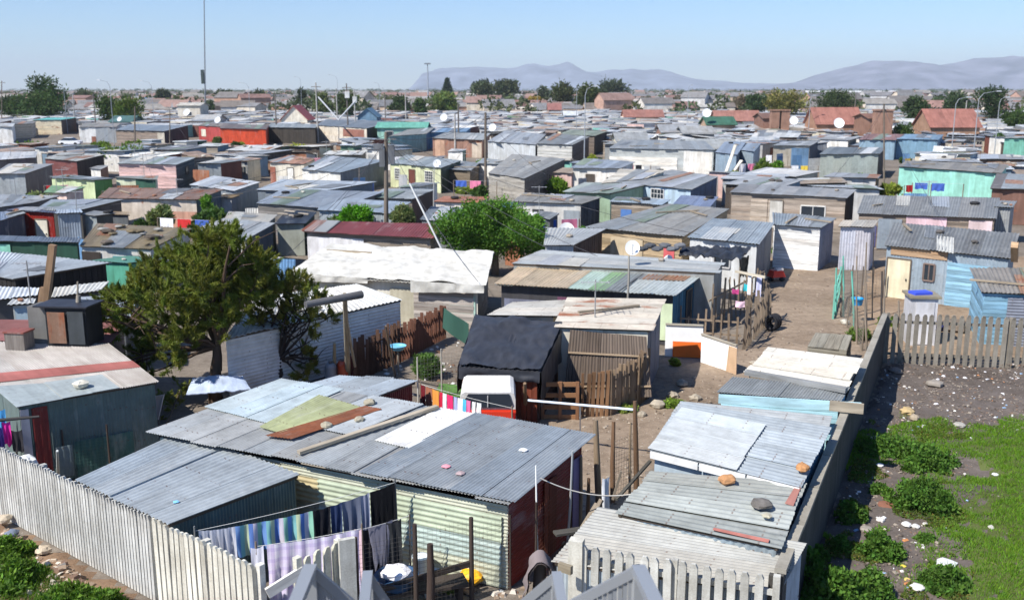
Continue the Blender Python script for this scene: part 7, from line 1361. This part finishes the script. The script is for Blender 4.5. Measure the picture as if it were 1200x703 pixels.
HS = [('white gabled hall with a red roof side', 344, 125, 30, 3.2, 3.2, c(232, 226, 208), c(168, 62, 56), 'v', 230), ('brick house with wide bright red tiled roof left', 984, 146, 52, 3.6, 3, c(168, 122, 92), c(158, 98, 80), 'u', 190), ('brick house with red tiled roof behind the curved lamps', 1120, 150, 56, 3.6, 3, c(170, 130, 100), c(156, 96, 80), 'u', 175), ('long low red roofed building left of the green sheeted roof', 755, 134, 44, 2.8, 1.8, c(190, 140, 110), c(150, 98, 84), 'u', 270), ('red tiled roof beside the green sheeted roof', 866, 140, 50, 3, 2.2, c(170, 120, 96), c(158, 104, 88), 'u', 230), ('building with the green sheeted roof', 846, 141, 32, 3.2, 1.4, c(180, 150, 120), c(52, 104, 82), 'u', 200), ('brick end with square pillars left of the olive tree', 910, 146, 30, 4.5, .8, c(140, 100, 80), c(120, 88, 74), 'u', 200), ('dark brick block with two square pillars', 1032, 148, 26, 5.2, .6, c(150, 108, 84), c(130, 92, 74), 'u', 175),
  ('cream two-storey block left of the thin mast', 221, 124, 26, 5.6, .6, c(214, 206, 190), c(190, 186, 176), 'u', 290), ('pale grey house by the long grey roofs, left', 240, 134, 26, 3, 1, c(206, 200, 190), c(170, 172, 172), 'u', 240), ('pink roofed house left of the broad dark trees', 30, 118, 22, 4, 3, c(200, 190, 180), c(190, 150, 140), 'u', 420), ('blue roofed warehouse left of the thin mast', 172, 110, 12, 4, 1, c(150, 180, 210), c(90, 150, 206), 'u', 600), ('turquoise roofed long shack under the paired poles', 470, 137, 56, 3, .8, c(150, 206, 190), c(90, 168, 150), 'u', 190), ('blue roofed house right of the paired poles', 430, 130, 22, 3.6, 2, c(100, 140, 170), c(84, 124, 150), 'v', 240), ('cream house right of the pine', 545, 122, 24, 3.6, 2, c(214, 200, 180), c(180, 176, 172), 'u', 420), ('pinkish house below the gum pair', 578, 118, 14, 5, 1.6, c(220, 180, 160), c(200, 150, 130), 'v', 480), ('white house below the small gum tree', 556, 113, 12, 5, 1, c(230, 226, 220), c(200, 196, 190), 'u', 600),
  ('small blue shed with white roof left of the big gums', 669, 126, 14, 3, 1, c(150, 180, 206), c(206, 210, 214), 'u', 280), ('red roofed pair below the big gums', 650, 123, 14, 3.5, 2, c(206, 180, 160), c(150, 96, 88), 'u', 330), ('brick red low house behind the white hut', 715, 120, 20, 4, 2.4, c(206, 150, 130), c(190, 96, 84), 'u', 380), ('white villa with long wall in the middle distance', 745, 118, 24, 4, 1.6, c(226, 216, 200), c(190, 180, 170), 'u', 450), ('brown brick house behind the long white building', 790, 146, 26, 3.2, 1, c(150, 110, 90), c(150, 154, 158), 'u', 165), ('dark blue-grey house right of the brown brick house', 820, 150, 34, 3.2, .9, c(120, 126, 136), c(158, 160, 160), 'u', 160), ('cream house with small window above the long white building', 742, 160, 34, 3, .9, c(230, 222, 196), c(150, 154, 156), 'u', 140), ('pale low gabled shack above the long white building', 775, 168, 40, 1.8, .8, c(232, 214, 200), c(220, 206, 192), 'u', 128), ('large low grey roofed house right of the long white building', 838, 172, 52, 2.4, 1, c(190, 186, 176), c(156, 160, 160), 'u', 132),
  ('teal low gable left of the thin mast', 140, 132, 24, 2.8, 1.2, c(90, 130, 120), c(70, 110, 110), 'u', 230)]
for lb, x, yb_, w_, hw, rh, wc, rc_, g_, d in HS: house(lb, x, yb_, w_, hw, rh, wc, rc_, depth=8, d=d, gable=g_)
for lb, x, d, yt in (('left square brick pillar beside the olive tree', 908, 188, 130), ('right square brick pillar beside the olive tree', 920, 188, 130), ('left square brick pillar between the red tiled roofs', 1030, 168, 130), ('right square brick pillar between the red tiled roofs', 1040, 168, 130)):
    t = PD(x, yt, d); m = MB().box((t.x, t.y, t.z / 2), (1.5, 1.5, t.z)); m.box((t.x, t.y, t.z + .1), (1.8, 1.8, .25)); tag(m.build('brick_pillar', 'board', None, c(158, 116, 92)), lb, 'pillar', 'square brick pillars')
# long pale warehouses at the foot of the mountains
for lb, x0, x1, y0, y1, d, cl in (('very long white warehouse roof at the foot of the right mountain', 946, 1095, 107, 113.5, 1500, c(236, 238, 240)), ('second pale warehouse near the right edge', 1160, 1225, 111, 118, 1100, c(230, 232, 236)), ('pale flat building left of the long white warehouse', 895, 946, 108, 112, 1700, c(206, 206, 210))):
    a, b_ = PD(x0, y1, d), PD(x1, y1, d); t = PD(x0, y0, d); o = thing('warehouse', lb, 'warehouse', ((a.x + b_.x) / 2, d, 0)); xm = (a.x + b_.x) / 2; w_ = b_.x - a.x
    MB().box((xm, d + 30, t.z / 2 - .5), (w_, 60, t.z - 1)).build('wall', 'board', o, cl); m = MB()
    for k in range(12): m.box((a.x + w_ * (k + .5) / 12, d + 30, t.z - .5), (w_ / 12 * .97, 61, 1.4), top=.8)
    m.build('roof', 'board', o, cl)
# ================================================================ FILLING THE SETTLEMENT
WCOL = [('grey', c(150, 156, 162), 'cv', .08), ('pale grey', c(190, 192, 192), 'b', .08), ('dark plank', c(86, 78, 72), 'pv', 0), ('brown', c(136, 108, 88), 'ph', 0), ('white', c(226, 224, 218), 'b', .1), ('cream', c(214, 204, 178), 'b', .12), ('blue', c(112, 142, 166), 'b', .05), ('rusty', c(170, 134, 112), 'ch', .5), ('grey plank', c(150, 142, 132), 'ph', 0), ('green', c(104, 140, 112), 'b', .05), ('slate', c(108, 116, 130), 'cv', .05), ('red-brown', c(128, 76, 62), 'pv', .1), ('turquoise', c(120, 190, 178), 'b', .05), ('pink', c(212, 176, 168), 'b', .05)]
RCOL = [('grey roof', c(156, 160, 164), .04), ('pale roof', c(196, 198, 198), .03), ('blue-grey roof', c(140, 150, 162), .03), ('dark roof', c(112, 116, 122), .05), ('rust-streaked roof', c(164, 144, 128), .4), ('silver roof', c(182, 188, 194), .02), ('brownish roof', c(150, 136, 120), .25), ('white roof', c(222, 222, 218), .02)]
WEI = [9, 10, 7, 6, 12, 9, 2, 4, 7, 2, 5, 3, 1, 2]; RWE = [9, 7, 7, 5, 4, 7, 3, 2]
keep = [pathpoly, lawn, [tuple(P(x, y).xy) for x, y in ((0, 186), (240, 190), (240, 170), (0, 166))], [tuple(P(x, y).xy) for x, y in ((300, 186), (380, 186), (380, 174), (300, 172))], [tuple(P(x, y).xy) for x, y in ((940, 262), (1060, 300), (1060, 330), (900, 330))], [tuple(P(x, y).xy) for x, y in ((540, 232), (575, 232), (575, 215), (545, 212))], [tuple(P(x, y).xy) for x, y in ((990, 232), (1050, 232), (1050, 205), (1000, 205))]]
def free(cx, cy, hw, hd, ca, sa):
    pts = [(cx + u * hw * ca - v * hd * sa, cy + u * hw * sa + v * hd * ca) for u in (-1, -.5, 0, .5, 1) for v in (-1, 0, 1)]
    for f in FOOT:
        fx = sum(p[0] for p in f) / 4; fy = sum(p[1] for p in f) / 4
        if abs(fx - cx) + abs(fy - cy) > 26: continue
        if any(inpoly(p, f) for p in pts) or any(inpoly_r(p, cx, cy, hw, hd, ca, sa) for p in f): return False
        if inpoly_r((fx, fy), cx, cy, hw, hd, ca, sa): return False
    return not any(inpoly(p, k) for k in keep for p in pts)
def inpoly_r(p, cx, cy, hw, hd, ca, sa):
    dx, dy = p[0] - cx, p[1] - cy; return abs(dx * ca + dy * sa) < hw and abs(-dx * sa + dy * ca) < hd
gen = []; rr = random.Random(21); ga = R(-26)
for i in range(-66, 67):
    for j in range(4, 84):
        gx = i * 6.3 + (j % 2) * 2 + rr.uniform(-.9, .9); gy = j * 5.5 + rr.uniform(-.8, .8) + (i // 3) * .6
        x = gx * math.cos(ga) - gy * math.sin(ga); y = gx * math.sin(ga) + gy * math.cos(ga)
        if y < 62 or y > 365: continue
        px, py = pxy(x, y)
        if px < -45 or px > 1245: continue
        big = rr.random() < .15; w_ = rr.uniform(4.2, 6.4) * (1.25 if big else 1); d_ = rr.uniform(3.4, 5.2); sgn = rr.choice((0, 0, 0, 90)); aa = ga + R(sgn) + R(rr.uniform(-7, 7)) + R(rr.uniform(-20, 20) if rr.random() < .3 else 0)
        gen.append([y, x, w_, d_, aa, rr.uniform(2.1, 2.7), rr.uniform(-.25, .45), rr.choices(range(len(WCOL)), WEI)[0], rr.choices(range(len(RCOL)), RWE)[0], rr.random(), rr.random()])
gen.sort(key=lambda g: g[0])
nhand = sum(1 for o in ALL if o.get('category') == 'shack'); LIMIT = 296 - nhand; made = 0
far = MB(); farw = MB(); nfar = 0
for y, x, w_, d_, aa, h0, dh, wi, ri, r1, r2 in gen:
    px, py = pxy(x, y); ca, sa = math.cos(aa), math.sin(aa)
    ok = False
    for sc in (1, .75, .55):
        if free(x, y, w_ / 2 * sc + .15, d_ / 2 * sc + .15, ca, sa): ok = True; w_ *= sc; d_ *= sc; break
    if not ok: continue
    zz = [h0, h0, h0 + dh, h0 + dh]; q = [Vector((x + u * w_ / 2 * ca - v * d_ / 2 * sa, y + u * w_ / 2 * sa + v * d_ / 2 * ca, zz[k])) for k, (u, v) in enumerate(((-1, -1), (1, -1), (1, 1), (-1, 1)))]
    pr = [proj(p) for p in q]; base = proj((x, y, 0)); bx = (min(p[0] for p in pr), min(p[1] for p in pr), max(p[0] for p in pr), base[1]); area = (bx[2] - bx[0]) * max(1, bx[3] - bx[1]); bad = False
    for (a0, b0_, a1, b1, dy) in PROT:
        if y < dy:
            ov = max(0, min(a1, bx[2]) - max(a0, bx[0])) * max(0, min(b0_ + (b1 - b0_) * .8, bx[3]) - max(b0_, bx[1]))
            if ov > .10 * min(area, (a1 - a0) * (b1 - b0_)): bad = True; break
    if bad: continue
    wn, wc, wk, wr_ = WCOL[wi]; rn, rc_, rru = RCOL[ri]
    for k in range(4): q[k].x += rr.uniform(-.3, .3); q[k].y += rr.uniform(-.3, .3)
    FOOT.append([p.xy for p in q]); jt = lambda cl, s: tuple(min(1, v * s) for v in cl)
    if made < LIMIT:
        ft = []
        if r1 < .45 and w_ > 3: ft.append(('door', 'f', .3 + r2 * .4, .9, 1.9, WCOL[int(r2 * 13)][1]))
        if r2 < .4 and w_ > 3.5: ft.append(('win', 'f', .15 if r1 > .5 else .82, .9, .9, .8, c(206, 204, 196)))
        if r1 > .6: ft.append(('pan', 'f', r2 * .4, r2 * .4 + .3, .05, 1.9, WCOL[int(r1 * 13)][2], WCOL[int(r2 * 13)][1], .2))
        wb2 = WCOL[int((r1 * 7 + r2 * 7) % 14)]
        root, _, _ = shack_w('x', q, (wk, jt(wc, .9 + r1 * .2), wr_), wr=(wb2[2], wb2[1], wb2[3]), roof=(jt(rc_, .9 + r2 * .2), rru, 'v' if r1 < .7 else 'u'), near=0, feats=ft, group='shacks packed across the settlement', oh=.2)
        if r2 * 7 % 1 < .4 and w_ > 3.2:
            sd = 1 if r1 * 13 % 1 < .5 else 0; ux = (q[1] - q[0]).normalized(); ux.z = 0; vy = (q[3] - q[0]).normalized(); vy.z = 0; aw, ad, ah = rr.uniform(1.2, 2.2), d_ * rr.uniform(.4, .8), rr.uniform(1.5, 2.0); e0 = (q[1] if sd else q[0] - ux * aw * .9) + vy * d_ * rr.uniform(-.15, .2); e0.z = 0
            cn2 = WCOL[int(r1 * 97 % 14)]; cq = [e0, e0 + ux * aw, e0 + ux * aw + vy * ad, e0 + vy * ad]; tq = [p + Vector((0, 0, ah + (.25 if k > 1 else 0))) for k, p in enumerate(cq)]
            for i_, j_ in ((0, 1), (1, 2), (2, 3), (3, 0)): wallmesh(cn2[2], cq[i_], cq[j_], tq[j_], tq[i_], 0).build('annex_wall', MATOF[cn2[2]], root, cn2[1], cn2[3])
            ov = [(-.12, -.15), (.12, -.15), (.12, .12), (-.12, .12)]; MB().panel(*[tq[k] + ux * ov[k][0] + vy * ov[k][1] + Vector((0, 0, .03)) for k in range(4)], w=.8, lenj=.15, tonej=.15, thick=.015).build('annex_roof', 'metal', root, RCOL[int(r2 * 31 % 8)][1], .2)
        dist = 'small' if w_ < 3.5 else ('wide' if w_ > 6.2 else '')
        auto(root, (dist + ' ' if dist else '') + f'{wn} shack with {rn}', px, proj((x, y, h0))[1]); made += 1
        # rooftop weights
        if r2 > .45 and y < 150:
            for t in range(rr.choice((1, 2, 3))):
                p = bil(*q, rr.uniform(.15, .85), rr.uniform(.15, .85)); st = rr.random()
                if st < .5: s = rock('', p, rr.uniform(.15, .3), jt(rr.choice([c(160, 150, 138), c(90, 86, 84), c(200, 196, 186)]), 1), flat=.5); nm = 'stone'
                elif st < .8: s = tag(MB().beam(p + Vector((-1, .1, .06)), p + Vector((1, -.1, .06)), .14, .08).build('plank', 'wood', None, c(160, 148, 130), loc=p), 'x', 'plank', 'loose timber on the roofs'); nm = 'plank'
                else:
                    s = tag(MB().lathe(p, [(.22, 0), (.36, .03), (.36, .17), (.22, .2), (.2, .1)], 12).build('tyre', 'plain', None, c(40, 40, 42), loc=p), 'x', 'tyre', 'tyres on the roofs'); nm = 'old tyre'
                auto(s, nm + f' on {wn} shack', *proj(p)[:2])
    else:
        nfar += 1; k = (.88 + r1 * .24); far.sheet(*q, thick=.06, col=jt(rc_, k)); N = [Vector((p.x, p.y, 0)) for p in q]
        for a, b_ in ((0, 1), (1, 2), (2, 3), (3, 0)):
            wcc = jt(WCOL[(wi + a * 3) % 14][1] if a else wc, .95 * k); farw.raw([N[a], N[b_], q[b_] - Vector((0, 0, .03)), q[a] - Vector((0, 0, .03))], [(0, 1, 2, 3)], None, wcc)
        if w_ > 3: a, b_ = lerp(N[0], N[1], .35), lerp(N[0], N[1], .5); n_ = Vector((sa, -ca, 0)) * .05; farw.raw([a + n_, b_ + n_, b_ + n_ + Vector((0, 0, 1.9)), a + n_ + Vector((0, 0, 1.9))], [(0, 1, 2, 3)], None, WCOL[int(r2 * 13)][1])

rr = random.Random(909); n = 0
for tries in range(4000):
    if n >= 40: break
    y = rr.uniform(58, 170); px = rr.uniform(0, 1200); x = (px - 600) / F * y; h_ = rr.uniform(1, 3)
    if not free(x, y, .5, .5, 1, 0): continue
    kx, ky, _ = proj((x, y, h_ * .5))
    if any(a0 < kx < a1 and b0_ < ky < b1 and y < dy and x == x for a0, b0_, a1, b1, dy in PROT if dy > 90): continue
    cn, cl_ = rr.choice([('dark green', c(66, 94, 44)), ('yellow-green', c(130, 146, 60)), ('grey-green', c(104, 120, 78)), ('bright green', c(90, 136, 46))])
    g0 = proj((x, y, 0)); o = bush('x', g0[0], g0[1], rr.uniform(1.2, 2.6) * F / y, h_ * F / y, cl_, leaf=.1 + y * .0007, n=8, seed=900 + n, dens=1.2, group='bushes between the shacks', name='bush'); auto(o, cn + ' bush', kx, ky); n += 1
rr = random.Random(404); n = 0; tries = 0
while n < 80 and tries < 6000:
    tries += 1; y = rr.uniform(44, 135); px = rr.uniform(0, 1200); x = (px - 600) / F * y; 
    if not free(x, y, .6, .6, 1, 0): continue
    p = Vector((x, y, 0)); st = rr.random(); a_ = rr.uniform(-1, 1); G_ = 'junk standing between the shacks'
    pr_ = proj((x, y, .8))
    if st < .45:
        w_ = rr.uniform(.8, 2); e = Vector((math.cos(a_), math.sin(a_), 0)) * w_ / 2; h_ = rr.uniform(1.1, 1.9); cn, cl_ = rr.choice([('rusty', c(160, 110, 84)), ('grey', c(160, 164, 168)), ('white', c(220, 220, 216)), ('blue', c(100, 140, 180)), ('green', c(110, 150, 120))])
        o = tag(MB().panel(p - e, p + e, p + e + Vector((0, .3, h_)), p - e + Vector((0, .3, h_)), w=.7, wave=(.17, .018), thick=.01).build('metal_sheet', 'metal', None, cl_, .5 if cn == 'rusty' else .1, loc=p), 'x', 'metal sheet', G_); auto(o, cn + ' sheet propped up', *pr_[:2])
    elif st < .7:
        cn, cl_ = rr.choice([('blue', c(50, 90, 160)), ('white', c(220, 220, 220)), ('black', c(40, 42, 44)), ('green', c(50, 110, 80)), ('orange', c(206, 110, 60))]); o = thing('drum', 'x', 'drum', p, G_); MB().lathe(p, [(.29, 0), (.31, .1), (.29, .3), (.31, .5), (.29, .88), (.27, .9)], 14).build('body', 'gloss', o, cl_); MB().lathe(p + Vector((0, 0, .9)), [(.26, 0), (.26, .03)], 12).build('lid', 'gloss', o, tuple(v * .8 for v in cl_)); auto(o, cn + ' drum', *pr_[:2])
    else:
        L_ = rr.uniform(2.5, 5); a0 = p + Vector((0, 0, 1.9)); b0 = p + Vector((L_ * math.cos(a_ * .5), L_ * math.sin(a_ * .5), 1.9))
        if not free(b0.x, b0.y, .3, .3, 1, 0): continue
        cn, cl_ = rr.choice([('white', c(230, 230, 232)), ('red', c(196, 50, 50)), ('blue', c(70, 100, 180)), ('pink', c(226, 130, 160)), ('yellow', c(226, 196, 80)), ('black', c(40, 40, 44))]); t = rr.uniform(.1, .6)
        o = thing('washing_line', 'x', 'washing line', p, G_); MB().tube([p, a0], .04, 6).build('post', 'wood', o, c(130, 116, 100)); MB().tube([b0 - Vector((0, 0, 1.9)), b0], .04, 6).build('post', 'wood', o, c(130, 116, 100)); MB().tube([a0, b0], .008, 4).build('cord', 'plain', o, c(200, 200, 200)); auto(o, 'far washing line', *pr_[:2])
        for kk in range(rr.choice((1, 2, 3))):
            t0 = (kk + .15) / 3; cn, cl_ = rr.choice([('white', c(230, 230, 232)), ('red', c(196, 50, 50)), ('blue', c(70, 100, 180)), ('pink', c(226, 130, 160)), ('yellow', c(226, 196, 80)), ('black', c(40, 40, 44))])
            s = cloth('x', lerp(a0, b0, t0), lerp(a0, b0, t0 + .25), rr.uniform(.5, 1.0), cl_, amp=.03, nf=2, sag=0); auto(s, cn + ' garment on a far line', *pr_[:2])
    n += 1
print('MADE', made, 'hand', nhand, 'far', nfar)
if far.f:
    far.v += []; o = len(far.v); off = len(far.v)
    far.f += [[i + off for i in f] for f in farw.f]; far.v += farw.v; far.uv += farw.uv; far.c += farw.c; far.s += farw.s
    stuff(far.build('distant_shacks', 'board'), 'hundreds of tiny far shacks merging under the trees', 'shacks')
# distant suburb: countless small houses and trees to the horizon
m = MB(); rr = random.Random(31)
for k in range(3000):
    d = 370 + 2400 * rr.random() ** 1.4; px = rr.uniform(-30, 1230); x = (px - 600) / F * d; w_ = rr.uniform(7, 13); dp = rr.uniform(6, 9); hw = rr.uniform(2.6, 4) * (1 if rr.random() < .93 else 1.8); rh = rr.uniform(1, 2.6)
    wc = rr.choice([c(226, 216, 198), c(214, 200, 180), c(232, 228, 220), c(200, 176, 150), c(190, 150, 130), c(206, 206, 206), c(180, 140, 116)]); rc_ = rr.choice([c(146, 110, 100), c(126, 126, 130), c(134, 134, 136), c(150, 146, 140), c(150, 120, 110), c(124, 116, 110), c(170, 170, 168), c(136, 104, 96), c(120, 116, 114), c(110, 112, 116)])
    a = rr.uniform(-.5, .5); ca, sa = math.cos(a), math.sin(a); T = lambda u, v, z: (x + u * ca - v * sa, d + u * sa + v * ca, z); X, Y = w_ / 2, dp / 2
    m.raw([T(-X, -Y, 0), T(X, -Y, 0), T(X, Y, 0), T(-X, Y, 0), T(-X, -Y, hw), T(X, -Y, hw), T(X, Y, hw), T(-X, Y, hw), T(-X, 0, hw + rh), T(X, 0, hw + rh)], [(0, 1, 5, 4), (1, 2, 6, 9, 5), (2, 3, 7, 6), (3, 0, 4, 8, 7)], None, wc)
    m.raw([T(-X - .3, -Y - .3, hw), T(X + .3, -Y - .3, hw), T(X + .3, 0, hw + rh + .1), T(-X - .3, 0, hw + rh + .1), T(X + .3, Y + .3, hw), T(-X - .3, Y + .3, hw)], [(0, 1, 2, 3), (3, 2, 4, 5)], None, rc_)
    if rr.random() < .7: m.raw([T(-X * .4, -Y - .05, .8), T(X * .1, -Y - .05, .8), T(X * .1, -Y - .05, 2.1), T(-X * .4, -Y - .05, 2.1)], [(0, 1, 2, 3)], None, c(70, 76, 84))
stuff(m.build('distant_town', 'board'), 'far suburb of small red and grey roofed houses below the mountains', 'town')
R3_ = np.random.default_rng(5); cs, ts = [], []
for k in range(1500):
    d = 350 + 3600 * R3_.random() ** 1.2; px = R3_.uniform(-30, 1230); x = (px - 600) / F * d; r = R3_.uniform(2.5, 5.5) * (1 + d / 2600); hh = R3_.uniform(2.5, 5.5) * (1 + d / 3000); n = 90
    q = R3_.normal(size=(n, 3)); q /= np.linalg.norm(q, axis=1)[:, None]; q *= R3_.uniform(.5, 1, (n, 1)); t = R3_.uniform(.7, 1.35)
    hh *= 1.3; cs.append(np.array([x, d, hh * .55]) + q * np.array([r, r, hh * .5])); g = R3_.uniform(-.1, .3); ts.append(np.stack([np.full(n, t * (1 + g)), np.full(n, t), np.full(n, t)], 1) * R3_.uniform(.8, 1.2, (n, 1)))
cs = np.concatenate(cs); sz = .9 + (cs[:, 1:2] - 350) * .00055
o = leafmesh('distant_treeline', cs, 1.0, np.concatenate(ts), None, c(74, 88, 58), 1.1, None, 'leaf', (0, 1200, 0)); stuff(o, 'countless dark trees scattered through the far suburb', 'trees')
finish_auto()
bad = [o for o in ALL if len(o.get('label', '').split()) < 4 or len(o['label'].split()) > 16]
for o in bad: print('LABEL', o.name, '|', o.get('label'))
from collections import Counter
for k, v in Counter(o['label'] for o in ALL).items():
    if v > 1: print('DUP', v, k)
